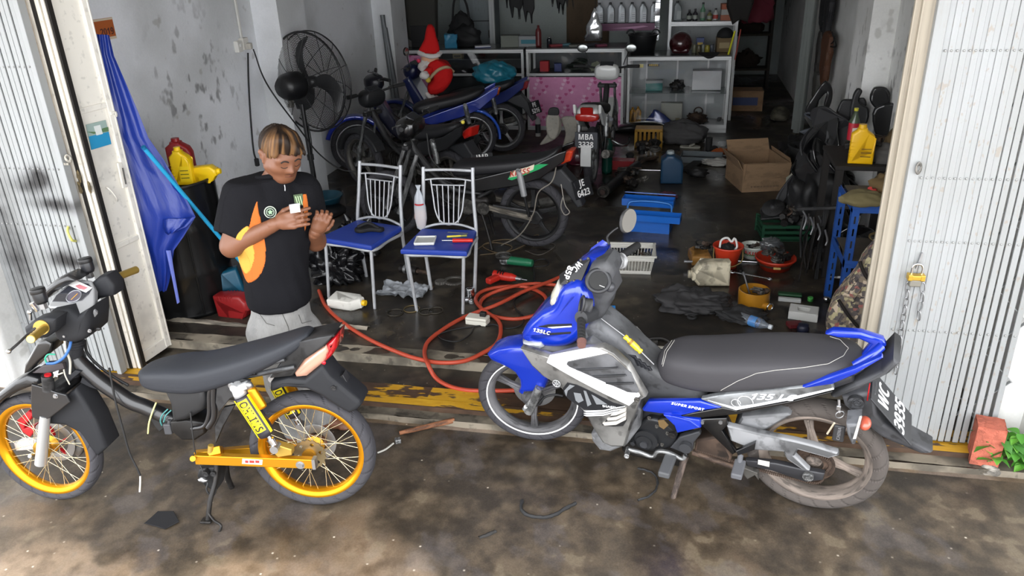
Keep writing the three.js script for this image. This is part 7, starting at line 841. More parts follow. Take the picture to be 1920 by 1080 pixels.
one('backpack', 'black backpack hanging behind the left display case', 'bag', [blob(.18, .26, .12, 95, .15, 2, 30), tube([[-.1, .3, .05], [-.06, .55, .03], [0, .62, 0], [.08, .5, .02], [.12, .3, .05]], .014, 24, 8)], mat(0x131315, .75), V(zp(866, 60, -9.95).x, FL + hT + .02, -9.95));
// back wall furniture
{ const g = thing('steel_post', 'pale steel post standing between the left and middle cases', 'post', V(zp(922, 20, -10.4).x, FL, -10.4)); M('channel', box(.07, 3.4, .05, 0, 1.7, 0), soft(0xa9adad, .5), g); }
for (const [px, l] of [[838, 'tall grey steel locker behind the left display case']]) { const g = thing('locker', l, 'locker', V(zp(900, 30, -10.9).x, FL, -10.9)); M('carcass', box(.46, 1.9, .4, 0, .95, 0), soft(0x6f777a, .5), g); M('door_panel', rbox(.43, 1.84, .012, .004, 0, .95, .205), soft(0x747c80, .45), g); M('handle', rbox(.012, .1, .02, .004, .17, 1.05, .22), C.dull, g); M('shelf_line', box(.43, .012, .014, 0, 1.22, .208), mat(0x2a2c2e, .6), g); }
for (const [px, py, h, w, l] of [[955, 18, .9, .07, 'first'], [968, 36, 1, .12, 'second'], [992, 44, 1.05, .10, 'third'], [1041, 16, .9, .08, 'fourth'], [1052, 28, 1, .07, 'fifth'], [1070, 18, .9, .1, 'sixth']]) { const p = zp(px, py, ZB + .05), g = thing('seat_cover', `${l} of the black rubber covers hung in a row on the back wall`, 'cover', p, 0, 'black covers on the back wall'); M('cover', noisy(plate([[-w, h], [w, h], [w * .9, .2], [w * .55, .12], [w * .4, 0], [w * .15, .14], [-w * .2, .16], [-w * .45, .02], [-w * .8, .2]], -.02, .04, .012, false, 3), .012, 12, px), mat(0x0f0f11, .6), g); M('peg', rod([0, h - .02, -.04], [0, h - .02, .04], .008), C.dull, g); }
{ const p = zp(1085, 2, ZB + .03), g = thing('paper_notice', 'pale paper notice taped to the back wall', 'paper', p); M('sheet', box(.2, .26, .003, 0, .05, 0), mat(0xa9aba2, .8), g); M('tape', box(.05, .02, .005, 0, .17, 0), mat(0xc8c6b4, .4), g); }
{ const g = thing('brown_board', 'brown hardboard panel leaning on the back wall', 'board', V(zp(1102, 40, ZB + .06).x, FL, ZB + .06)); M('board', box(.6, 1.7, .02, 0, .85, 0), soft(0x574838, .85), g); }
// the oil rack
const zs = -10.3; { const y = zp(1180, 45, zs).y, x0 = zp(1118, 45, zs).x, x1 = zp(1236, 45, zs).x, g = thing('oil_rack', 'purple edged wall rack holding a row of oil bottles', 'rack', [(x0 + x1) / 2, y, zs]); M('board', box(x1 - x0, .015, .16, 0, 0, -.08), mat(0x4a4c50, .5), g); M('fascia', box(x1 - x0, .085, .008, 0, -.035, .004), mat(0x6a2c56, .45), g); M('fascia_print', plate([[-.2, -.05], [.1, -.055], [.26, -.03], [.2, -.02], [0, -.035]], .008, .002, .0003), mat(0xb27aa0, .4), g); M('back_panel', box(x1 - x0, .5, .008, 0, .25, -.16), mat(0x9a9ca0, .5), g);
  const ord = ['first', 'second', 'third', 'fourth', 'fifth', 'sixth']; for (let i = 0; i < 6; i++) bottle('rack_oil_bottle', `silver oil bottle on the purple rack, ${ord[i]} from the foil bag`, 0x9a9fa4, V(zp(1124 + i * 20.3, 40, zs).x, y + .009, zs - .07), 0, .095, .24, .07, { group: 'oil bottles on the purple rack', m: mat(0x9da2a6, .35, .2), cap: mat(0x2a2b2e, .4), label: mat(0xc4c8cc, .4), print: mat(0x4a5668, .5), hole: false });
  one('cassette_strip', 'hanging strip of shiny foil sachets beside the oil rack', 'sachets', [0, 1, 2, 3, 4, 5, 6].map((k) => noisy(rbox(.06, .07, .008, .003, .0, -.04 - k * .075, 0), .006, 40, k)), mat(0xb9bcc0, .15, .9), zp(1234, 0, zs + .08).add(V(0, .05, 0))); }
{ const y = zp(1320, 44, zs).y, x0 = zp(1256, 45, zs).x, x1 = zp(1381, 45, zs).x, w = x1 - x0, g = thing('steel_shelf', 'white slotted steel shelf unit behind the low glass case', 'shelf', [(x0 + x1) / 2, FL, zs]); for (const s of [-1, 1]) for (const z of [.02, -.32]) M('upright', box(.035, 2.2, .035, s * w / 2, 1.1, z), aluF, g); for (const yy of [.35, y - FL, y - FL + .5]) M('shelf_board', box(w, .05, .36, 0, yy, -.15), aluF, g); M('back_panel', box(w, 2.2, .01, 0, 1.1, -.34), soft(0x9a9e9e, .6), g);
  const sp = (px) => V(zp(px, 38, zs - .08).x, y + .027, zs - .1); bottle('shelf_bottle', 'grey oil bottle at the left end of the steel shelf', 0x6e7678, sp(1270), 0, .10, .23, .06, { cap: C.black, label: mat(0x9aa0a0, .5), hole: false }); [[1292, 0x1b1c20, .12, 'black'], [1303, 0x26202a, .13, 'dark violet'], [1317, 0x4e7a5e, .2, 'green'], [1330, 0x6a6a3a, .11, 'olive'], [1341, 0xb0b2b0, .13, 'white and red']].forEach(([px, c, h, n]) => { const b = thing('shelf_bottle', `small ${n} bottle on the steel shelf`, 'bottle', sp(px)); M('bottle', lathe([[.001, 0], [.03, 0], [.032, .01], [.032, h * .62], [.012, h * .8], [.012, h], [.001, h]], 16), mat(c, .35), b); M('cap', cyl(.014, .014, .02, 12, 0, h, 0), mat(0x2c2c2e, .4), b); M('label', lathe([[.0325, h * .15], [.0325, h * .5]], 16), mat(n === 'white and red' ? 0xa03c34 : 0x8a9088, .5), b); }); for (let i = 0; i < 3; i++) bx('spare_box', ['lowest orange and white box', 'middle white box', 'topmost orange box'][i] + ' stacked at the right end of the steel shelf', .16, .06, .12, mat([0x9a5a40, 0x9c9c98, 0xa0583c][i], .6), sp(1363).add(V(0, i * .064, 0)), .05 * i); }
one('leather_jacket', 'dark jacket hanging on the right end of the steel shelf', 'jacket', noisy(plate([[-.14, .5], [.12, .5], [.16, .1], [.12, -.15], [.02, -.1], [-.06, -.16], [-.13, .05]], -.05, .1, .03, false, 3), .02, 9, 4), mat(0x1a1714, .8), zp(1385, 20, zs + .1));
one('yellow_tube', 'bright yellow tube leaning at the end of the low glass case', 'tube', rod(zp(1366, 95, zc + .03).setY(FL + hR + .02), zp(1378, 58, zc - .05), .011), mat(0xc8c820, .4)); one('red_stick', 'thin red and white stick leaning beside the yellow tube', 'stick', [rod(zp(1378, 112, zc + .04), zp(1389, 55, zc - .04), .008)], mat(0x93382a, .5));
bx('corridor_carton', 'brown cardboard carton standing on the floor in the dark corridor', .46, .26, .3, soft(0x8a6c50, .85), gp(1395, 207, FL).add(V(0, 0, -.1)), 0, 'box', mat(0x3a4468, .7));
one('red_backpack', 'dull red bag hung high in the dark corridor', 'bag', blob(.2, .22, .12, 97, .2, 2), mat(0x6a1f30, .8), zp(1420, 42, -11.2)); { const g = thing('storage_rack', 'dark rack stacked with goods in the corridor', 'rack', [.98, FL, -12.6]); for (const s of [-1, 1]) M('upright', box(.04, 2, .3, s * .3, 1, 0), mat(0x2a2622, .8), g); for (const y of [.3, .8, 1.3]) { M('shelf_board', box(.6, .03, .3, 0, y, 0), mat(0x30291f, .8), g); M('bundle', blob(.2, .16, .12, 101 + y * 10, .25).translate(0, y + .015, 0), mat(0x2c2019, .8), g); } }
{ const g = thing('door_curtain', 'grey folded metal door at the corridor mouth', 'door', [1.40, FL, -9.6]); for (let i = 0; i < 4; i++) M('fold_panel', box(.10, 2.5, .02, -.02 + (i % 2) * .05, 1.25, -i * .09, 0, i % 2 ? .9 : -.9), soft(0x8d928f, .6), g); }
// hung on the right wall
{ const R = rng(55), W_ = (px, py) => xp(px, py, XR - .09); [[1520, 10, .3, .34, 0x17171a, 'black number plate bracket'], [1552, 38, .26, .42, 0x1d1d20, 'black fairing piece'], [1510, 70, .12, .3, 0x2a2420, 'dark brown strap'], [1528, 90, .14, .42, 0x2e2a28, 'grey leather strip'], [1548, 120, .3, .56, 0x54321e, 'brown leather seat panel'], [1530, 170, .26, .36, 0x4e4d49, 'grey canvas pouch']].forEach(([px, py, w, h, c, n], i) => { const p = W_(px, py); p.z = Math.max(p.z, -9.0); const g = thing('hung_part', `${n} hung on the right wall`, 'part', p, -Math.PI / 2); M('panel', noisy(plate([[-w / 2, h / 2], [w / 2, h / 2], [w * .42, 0], [w * .2, -h / 2], [-w * .15, -h * .4], [-w * .4, -h * .1]], -.03, .06, .02, true, 3), .014, 8, i * 7), mat(c, .65), g); M('hook', rod([0, h / 2 - .02, -.06], [0, h / 2, .03], .006), C.dull, g); });
  one('wire_hook', 'bent black wire hook hanging below the black fairing piece', 'hook', tube([[1560, 60], [1564, 75], [1556, 85], [1568, 86], [1565, 72]].map(([x, y]) => W_(x, y)), .008, 30, 6), C.black); }

for (const [a, b, l] of [[[717, 28], [748, 262], 'long grey metal pipe leaning on the left rear pillar'], [[722, 52], [758, 262], 'second grey pipe leaning beside the long one at the left rear pillar']]) { const t = zp(...a, -9.0), f = zp(...b, -8.98); one('leaning_pipe', l, 'pipe', rod([f.x, FL + .02, -8.98], t, .028, .028, 12), soft(0x6c7072, .5, .3)); }
{ const p = zp(765, 26, -9.9), g = thing('wall_box', 'dull mauve box fixed high on the rear left wall', 'box', p); M('case', rbox(.20, .22, .12, .01), soft(0x6a5c66, .6), g); M('lid_strip', box(.15, .03, .006, .02, .05, .062), mat(0x9a929a, .4), g); M('duct', box(.12, .6, .06, -.02, -.4, 0), soft(0x84827e, .6), g); M('bracket', box(.3, .04, .3, -.1, .08, -.1), C.castDark, g); }
one('raincoat', 'long dark grey raincoat hanging behind the santa doll', 'raincoat', noisy(softPlate([[-.16, .7], [.14, .7], [.2, .2], [.18, -.35], [.05, -.3], [-.06, -.38], [-.2, -.3], [-.22, .2]], -.06, .12, .03, false, 3), .025, 7, 6), mat(0x33322e, .85), zp(792, 25, -9.85));

// ---------- the right side: tools, tubs and scrap on the floor ----------
// a greasy engine part: a random handful of turned and cast pieces in one casting
function casting(seed, s = 1) { const r = rng(seed), g = []; const n = 3 + Math.floor(r() * 3); for (let i = 0; i < n; i++) { const k = Math.floor(r() * 4), x = (r() - .5) * .09 * s, y = .03 * s + r() * .03 * s, z = (r() - .5) * .07 * s; if (k === 0) g.push(cyl(.025 * s, .022 * s, .05 * s + r() * .04 * s, 14, x, y, z, r() * 1.5, r() * 3, 0)); else if (k === 1) g.push(rbox(.06 * s, .035 * s, .045 * s, .006 * s, x, y, z, r() * .5, r() * 3, r() * .5)); else if (k === 2) g.push(torus(.032 * s, .009 * s, x, y, z, 1.2 + r(), r() * 2, 18, 7)); else g.push(rod([x - .05 * s, y, z], [x + .05 * s, y + .02 * s, z + .03 * s * r()], .009 * s)); } return mg(g); }
const partMats = [C.grease, C.rust, C.dull, C.castDark, dirty(0x4a4038, .55, .4)];
function heap(label, group, c, rx, rz, n, y, seed, s = 1) { const r = rng(seed); for (let i = 0; i < n; i++) { const a = r() * 6.28, q = Math.sqrt(r()); one('engine_part', label, 'part', casting(seed * 50 + i, s), partMats[i % 5], V(c.x + Math.cos(a) * q * rx, y + (1 - q) * .04 * s + (i % 3) * .012, c.z + Math.sin(a) * q * rz), r() * 6, group); } }
function tub(name, label, cat, m, p, r0, r1, h, o = {}) { const g = thing(name, label, cat, p); M('wall', lathe([[.001, 0], [r0, 0], [r1, h], [r1 + .010, h], [r1 + .010, h - .012], [r1 + .004, h - .014], [r0 - .004, .008], [.001, .008]], 36), m, g); return g; }
// the open carton
{ const a = fl(1391, 361), b = fl(1473, 357), w = a.distanceTo(b), cb = soft(0x8f7458, .85), in_ = cb, g = thing('cardboard_carton', 'open brown cardboard carton with flaps standing on the shop floor', 'box', a.clone().lerp(b, .5), Math.atan2(-(b.z - a.z), b.x - a.x)); const d = .5, h = .27, t = .006; M('front_wall', box(w, h, t, 0, h / 2, 0), cb, g); M('back_wall', box(w, h, t, 0, h / 2, -d), in_, g); for (const s of [-1, 1]) M('side_wall', box(t, h, d, s * w / 2, h / 2, -d / 2), cb, g); M('bottom', box(w, t, d, 0, t / 2, -d / 2), in_, g); M('flap', box(w, .15, t, .01, h - .07, .025, .18), cb, g); M('flap', box(.12, t, d * .95, -w / 2 - .03, h - .02, -d / 2, 0, 0, -1.1), cb, g); M('flap', box(.13, t, d * .95, w / 2 + .03, h - .03, -d / 2, 0, 0, -1.3), cb, g); M('flap', box(w, .12, t, 0, h + .04, -d - .03, -.6), cb, g); for (let i = 0; i < 9; i++) M('print_mark', box(.016 + (i % 3) * .006, .014, .002, -.12 + i * .03, .05, .004), mat(0x6e5a46, .9), g); }
bottle('jerrycan', 'translucent white jerrycan standing beside the carton', 0xb4bab0, fl(1491, 388).add(V(0, 0, -.05)), .1, .17, .30, .14, { m: mat(0xb6bcb2, .35, 0, { transmission: .25, thickness: 0 }), cat: 'jerrycan' });
{ const p = fl(1212, 436), g = thing('toolbox', 'bright blue metal toolbox with open cantilever trays', 'toolbox', p, -.12); const m = mat(0x0f62c0, .35, .1, { clearcoat: .3 }); M('base', [box(.36, .006, .2, 0, .003, -.1), box(.36, .12, .005, 0, .06, 0), box(.36, .12, .005, 0, .06, -.2), box(.005, .12, .2, .18, .06, -.1), box(.005, .12, .2, -.18, .06, -.1)], m, g); M('front_tray', [box(.44, .005, .12, .05, .125, .03), box(.44, .05, .005, .05, .15, .09), box(.44, .05, .005, .05, .15, -.03), box(.005, .05, .12, .27, .15, .03), box(.005, .05, .12, -.17, .15, .03)], m, g); M('rear_tray', [box(.42, .005, .12, -.03, .16, -.24), box(.42, .055, .005, -.03, .19, -.18), box(.42, .055, .005, -.03, .19, -.30), box(.005, .055, .12, .18, .19, -.24), box(.005, .055, .12, -.24, .19, -.24)], m, g); M('handle', tube([[-.18, .15, -.1], [-.17, .20, -.13], [-.10, .215, -.14], [.10, .215, -.14], [.17, .20, -.13], [.18, .15, -.1]], .008, 30, 8), mat(0x3a7cc8, .3, .2), g); M('lid', box(.42, .005, .11, -.03, .22, -.36, -.25), m, g); }
one('red_rag', 'dark red rag stuffed in the blue toolbox', 'rag', blob(.09, .05, .05, 121, .2), mat(0x4a2430, .9), fl(1250, 398).add(V(0, .10, -.05)));
// white basket
{ const c = fl(1171, 514), g = thing('plastic_basket', 'white slotted plastic basket holding tools', 'basket', c.add(V(0, 0, -.12)), .06); const m = soft(0xc9c7bf, .5), w = .40, d = .26, h = .14; M('bottom', rbox(w * .86, .008, d * .84, .003, 0, .004, 0), m, g); M('rim', [rbox(w + .03, .014, .022, .005, 0, h, d / 2), rbox(w + .03, .014, .022, .005, 0, h, -d / 2), rbox(.022, .014, d + .02, .005, w / 2, h, 0), rbox(.022, .014, d + .02, .005, -w / 2, h, 0)], m, g); for (const s of [1, -1]) { M('solid_band', [box(w * .98, .03, .005, 0, h - .02, s * d * .495), box(w * .88, .025, .005, 0, .014, s * d * .44)], m, g); for (let i = 0; i < 17; i++) { const x = -w * .45 + i * w * .9 / 16; M('slat', bar([x * .92, .02, s * d * .445], [x, h - .03, s * d * .49], .009, .004), m, g); } } for (const s of [1, -1]) for (let i = 0; i < 11; i++) { const z = -d * .43 + i * d * .86 / 10; M('slat', bar([s * w * .435, .005, z * .9], [s * w * .5, h - .005, z], .009, .004), m, g); } }
one('grip_tool', 'black rubber handlebar grip lying in the white basket', 'grip', [rod([-.07, .02, 0], [.07, .05, -.02], .02, .019, 14), torus(.021, .005, .06, .047, -.018, 0, 1.5)], C.rubber, fl(1190, 495).add(V(0, .03, -.08)), .5);
heap('greasy part lying in the white basket', 'parts in the white basket', fl(1195, 495).add(V(0, 0, -.06)), .08, .05, 4, FL + .012, 31, .7);
// buckets and tubs
{ const p = fl(1363, 503).add(V(0, 0, -.05)), g = tub('bucket', 'orange-red plastic bucket with wire bail by the parts', 'bucket', mat(0xc83a20, .4), p, .070, .098, .16); M('bail', tube([[-.10, .148, .015], [-.092, .07, .085], [0, .03, .105], [.092, .07, .085], [.10, .148, .015]], .0045, 24, 6), mat(0x8a7a4a, .5, .4), g); M('oil', disc(.085, .004, 24).rotateX(Math.PI / 2).translate(0, .11, 0), mat(0x1d120e, .2), g); }
one('white_strap', 'white looped strap hanging over the orange-red bucket', 'strap', tube([[-.05, .0, .02], [-.04, .05, .0], [0, .065, -.01], [.03, .04, .0], [.05, .06, -.02], [.07, .0, .0], [.04, -.02, .02]], .008, 36, 8), mat(0xd8d8d4, .6), fl(1363, 503).add(V(-.01, .145, -.05))); one('black_rag', 'black oily rag inside the orange-red bucket', 'rag', blob(.055, .04, .05, 131, .25), mat(0x151414, .8), fl(1363, 503).add(V(0, .112, -.05)));
{ const p = fl(1411, 486).add(V(0, 0, -.05)), g = tub('detergent_tub', 'white and green detergent tub lettered AXION', 'tub', mat(0xc9cec6, .4), p, .06, .078, .095); M('label', lathe([[.0625, .015], [.0755, .08]], 30), mat(0xd9dcd4, .4), g); M('green_band', lathe([[.064, .022], [.068, .040]], 30), mat(0x3a8a4a, .4), g); M('lettering', (() => { const t = text('AXION', .032, [0, 0, 0], [1, 0, 0], [0, 1, 0], 1.0, .001), q = t.attributes.position; for (let i = 0; i < q.count; i++) { const a = q.getX(i) / .072, rr = .0735 + q.getZ(i) + q.getY(i) * .2; q.setXYZ(i, Math.sin(a) * rr, .055 + q.getY(i), Math.cos(a) * rr); } return t; })(), mat(0xb02a24, .4), g); } heap('bolt and washer lump in the detergent tub', 'lumps in the detergent tub', fl(1411, 486).add(V(0, 0, -.05)), .03, .03, 3, FL + .05, 33, .5);
{ const p = fl(1455, 512).add(V(0, 0, -.1)), g = tub('basin', 'round orange-red basin heaped with engine parts', 'basin', mat(0xb5341e, .4), p, .10, .132, .085); M('sticker', lathe([[.1255, .038], [.1295, .054]], 12).rotateY(.0), mat(0x3a2418, .6), g); M('sticker_print', rbox(.05, .016, .006, .002, 0, .045, .128), mat(0xb59a5c, .5), g); heap('greasy engine part heaped in the orange-red basin', 'parts in the basin', p, .08, .07, 10, FL + .05, 35, .75); one('clear_bag', 'clear plastic bag crumpled at the back of the orange-red basin', 'plastic bag', blob(.08, .06, .05, 133, .15, 3, 30), mat(0x9a9da0, .15, 0, { transmission: .85, thickness: 0 }), p.clone().add(V(-.03, .1, -.10))); }
bottle('amber_oil_can', 'flat amber oil can lying behind the bucket', 0x8a5f2c, fl(1310, 497).add(V(.02, .03, 0)), 0, .14, .2, .08, { m: dirty(0x9a7038, .4), rot: [-1.5, .2, .0], cat: 'can' }); one('cable_coil', 'black cable coil on the amber oil can', 'cables', [torus(.045, .008, 0, .02, 0, 1.3), torus(.04, .007, .015, .035, 0, 1.1, .6), torus(.05, .006, -.01, .045, .0, .7, -.4)], C.wire, fl(1318, 482).add(V(0, .06, 0)));
{ const b = bottle('cut_jerrycan', 'grimy white jerrycan cut open and lying on its side', 0xb0a68e, fl(1330, 530), 0, .17, .27, .12, { m: dirty(0xc9bfa6, .55), cat: 'jerrycan' }); b.rotation.set(-.1, .12, 1.57, 'YXZ'); const p = fl(1290, 532); b.position.set(p.x + .27, FL + .085, p.z - .04); } heap('rusty part resting on the cut jerrycan', 'parts on the cut jerrycan', fl(1322, 512).add(V(0, 0, -.05)), .04, .02, 2, FL + .15, 37, .6);
one('foil_scrap', 'small strip of steel foil beside the cut jerrycan', 'scrap', noisy(rbox(.06, .012, .03, .003, 0, .04, 0), .006, 50, 3), C.steel, fl(1290, 502).add(V(0, .01, 0)));
one('oily_rag', 'big black oily rag spread on the floor before the cut jerrycan', 'rag', blob(.24, .09, .15, 141, .22, 2.6, 48), mat(0x2b2a2b, .75), fl(1300, 578)); one('oily_rag', 'flat black ribbed mat lying beside the amber canister', 'rag', blob(.16, .05, .1, 143, .2, 3, 36), mat(0x1d1d1e, .8), fl(1390, 598));
one('rubber_bush', 'small round rubber bush on the floor below the oily rag', 'bush', torus(.022, .009, 0, .009, 0, Math.PI / 2), C.rubber, fl(1297, 597));
{ const p = fl(1412, 580).add(V(0, 0, -.02)); const g = thing('amber_canister', 'translucent amber canister cut open and filled with tools', 'canister', p, .35); const m = mat(0xa8741e, .3, 0, { transmission: .15, thickness: 0 }); M('body', [noisy(lathe([[.001, 0], [.08, 0], [.095, .03], [.098, .13], [.09, .135], [.088, .03], [.075, .01], [.001, .01]], 28), .006, 18, 5)], m, g); M('spout', [rod([.03, .05, .08], [.05, .06, .125], .024, .022, 16)], m, g); M('spout_ring', torus(.022, .005, .05, .06, .126, 0, .3, 20, 8), C.chrome, g); }
one('wrench', 'chrome combination wrench lying across the amber canister', 'wrench', [bar([-.12, .0, 0], [.10, -.02, .06], .012, .006), torus(.013, .005, .105, -.02, .063, 1.5), torus(.015, .006, -.125, 0, 0, 1.5, 0, 18, 8, 4.4)], C.chrome, fl(1410, 545).add(V(-.01, .125, -.02)), .1); one('screwdriver', 'chrome-shafted screwdriver standing in the amber canister', 'screwdriver', [rod([-.02, .06, 0], [-.07, .2, -.02], .006), rod([-.07, .2, -.02], [-.08, .22, -.02], .009)], C.steel, fl(1412, 575).add(V(0, 0, -.02))); heap('dark tool lump in the amber canister', 'lumps in the amber canister', fl(1412, 578), .04, .03, 3, FL + .07, 39, .7);
{ const p = fl(1507, 598).add(V(0, 0, -.03)), g = thing('foam_block', 'white polystyrene packing block on the floor', 'foam block', p, -.2); M('block', noisy(plate([[-.085, -.06], [.085, -.06], [.085, .06], [-.085, .06]], 0, .055, .006, false, 2, [[[-.03, -.03], [.03, -.03], [.035, .02], [-.035, .02]]]).rotateX(-Math.PI / 2), .002, 60, 4), mat(0xc6c6c2, .9), g); M('hollow_floor', box(.1, .02, .08, 0, .012, 0), mat(0xb9b9b5, .9), g); }
{ const a = fl(1385, 603), b = fl(1436, 620), d = b.clone().sub(a); const g = thing('water_bottle', 'crushed clear water bottle with blue label on the floor', 'bottle', a.add(V(0, .034, 0)), Math.atan2(-d.z, d.x)); const prof = [[.001, 0], [.028, .002], [.032, .012], [.030, .05], [.033, .07], [.033, .13], [.030, .15], [.014, .185], [.012, .21], [.001, .212]]; M('bottle', noisy(lathe(prof, 24).rotateZ(-Math.PI / 2), .003, 40, 3), mat(0xdfe8f2, .06, 0, { transmission: .85, thickness: 0 }), g); M('label', lathe([[.0338, .075], [.0338, .125]], 24).rotateZ(-Math.PI / 2), mat(0x4c86c4, .4), g); M('cap', lathe([[.001, .2], [.0145, .2], [.0145, .22], [.001, .22]], 16).rotateZ(-Math.PI / 2), mat(0xdde4ea, .4), g); }
{ const g = thing('scrub_brush', 'green-backed scrubbing brush lying near the foam block', 'brush', fl(1480, 563), -.1); M('back', rbox(.15, .018, .045, .008, 0, .034, -.02), mat(0x1d4a2a, .5), g); M('bristles', rbox(.14, .024, .03, .004, 0, .013, .02), mat(0xc4c6c4, .9), g); } one('bottle_cap', 'small bright green cap on the floor by the rack leg', 'cap', lathe([[.001, 0], [.018, 0], [.018, .024], [.014, .028], [.001, .028]], 18), mat(0x4a9a4a, .3), fl(1519, 564)); one('headlamp_bulb', 'round silver bulb base on the floor by the rack leg', 'bulb', [ball(.022, .02, .022, 0, .02, 0), cyl(.014, .014, .03, 14, .02, .015, 0, 0, 0, 1.5)], C.chrome, fl(1549, 566)); one('gear_ball', 'dark steel ball-headed pin on the floor beside the basin', 'pin', [ball(.018, .015, .018, 0, .015, 0), rod([0, .02, 0], [0, .045, 0], .006)], C.grease, fl(1388, 512)); one('steel_rod', 'short bright steel rod lying between bucket and basin', 'rod', rod([-.07, .006, 0], [.07, .006, 0], .006), C.chrome, fl(1402, 492), -.03);
one('blue_cap_jar', 'dark blue jar with black lid beside the foam block', 'jar', lathe([[.001, 0], [.035, 0], [.036, .03], [.03, .034], [.03, .05], [.001, .052]], 20), mat(0x14182c, .4), fl(1505, 622)); bx('red_packet', 'dark red packet on the floor beside the blue jar', .09, .02, .06, mat(0x5c1a1e, .5), fl(1490, 612), .3, 'packet'); bx('blue_card_box', 'small bright blue carton behind the blue motorcycle handlebar', .09, .07, .05, mat(0x1f86d8, .4), fl(1140, 596), .1);
{ const g = thing('motor_bracket', 'dark steel bracket with pale bar on the floor beside the seat', 'bracket', fl(1230, 648), .05); M('bar', rbox(.16, .01, .02, .003, 0, .006, .03), soft(0xa8a398, .6), g); M('arm', tube([[-.1, .02, 0], [-.03, .035, -.02], [.05, .03, -.03], [.1, .015, 0]], .012, 20, 8), C.grease, g); M('boss', [disc(.03, .02, 20).rotateX(1.57).translate(-.02, .02, -.01)], C.dull, g); }
// green crate with parts
{ const p = fl(1475, 452).add(V(0, 0, -.12)), g = thing('parts_crate', 'green plastic crate heaped with carburettors and engine parts', 'crate', p, .1); const m = mat(0x12402a, .5); M('base', box(.38, .008, .26, 0, .004, 0), m, g); for (const s of [1, -1]) { for (const y of [.03, .075, .12]) M('rail', box(.4, .024, .008, 0, y, s * .135), m, g); for (const y of [.03, .075, .12]) M('rail', box(.008, .024, .27, s * .2, y, 0), m, g); } for (const x of [-.2, .2]) for (const z of [-.135, .135]) M('corner', box(.02, .14, .02, x, .07, z), m, g); heap('oily engine part heaped in the green crate', 'parts in the green crate', p, .15, .1, 12, FL + .10, 43, 1.1); one('clutch_housing', 'round clutch housing on top of the green crate', 'engine part', [lathe([[.001, 0], [.03, .0], [.035, .03], [.08, .035], [.085, .05], [.03, .055], [.02, .075], [.001, .076]], 28).rotateX(.5).rotateZ(.3), rbox(.2, .02, .14, .008, 0, -.01, 0, .4, 0, .2)], C.castDark, p.clone().add(V(-.10, .19, -.02))); bx('spark_plug_box', 'white spark plug box standing in the green crate', .12, .06, .04, mat(0xb9b6b2, .5), p.clone().add(V(.07, .17, -.1)), 0, 'box', mat(0x7a2a2a, .5)); }
// hanging cables and strips on the rack end
{ const R = rng(61); for (let i = 0; i < 9; i++) { const px = 1500 + i * 9, z = -5.25 - (i % 3) * .05, a = zp(px + 8, 392 + R() * 20, z), b = zp(px - 4 + R() * 8, 420 + R() * 50, z), c = zp(px - 10 + R() * 16, 480 + R() * 50, z); one('control_cable', 'greasy control cable hanging in a bunch from the blue rack end', 'cable', tube([a, a.clone().lerp(b, .5).add(V((R() - .5) * .05, 0, .03)), b, c], .007 + R() * .004, 30, 7), [C.wire, C.grease, mat(0x2a2624, .4, .5)][i % 3], [0, 0, 0], 0, 'control cables on the rack end'); } for (const [px, py, n] of [[1500, 520, 'leftmost'], [1514, 515, 'middle'], [1528, 505, 'rightmost']]) { const t = zp(px + 14, py - 80, -5.15), b = zp(px - 4, py + (px === 1500 ? 12 : 0), -5.15); one('metal_strip', `${{ leftmost: 'long pointed', middle: 'broad notched', rightmost: 'short dark' }[n]} metal strip hanging from the rack end`, 'strip', bar(t, b, .034, .004), dirty(0x3a3836, .5, .4)); } for (let i = 0; i < 4; i++) one('brake_lever', 'bent chrome lever hanging among the cables', 'lever', tube([[1505 + i * 14, 395 + i * 12], [1512 + i * 13, 410 + i * 14], [1506 + i * 14, 430 + i * 10]].map(([x, y]) => zp(x, y, -5.12)), .007, 16, 7), C.steel, [0, 0, 0], 0, 'levers among the cables'); { const top = zp(1545, 380, -5.2); one('hanging_rail', 'dark steel rail holding the hanging cables and strips', 'rail', [bar(zp(1495, 392, -5.22), zp(1600, 388, -5.0), .02, .02), bar(zp(1548, 390, -5.2), [zp(1548, 390, -5.2).x, FL, -5.2], .024, .024)], C.castDark); } }
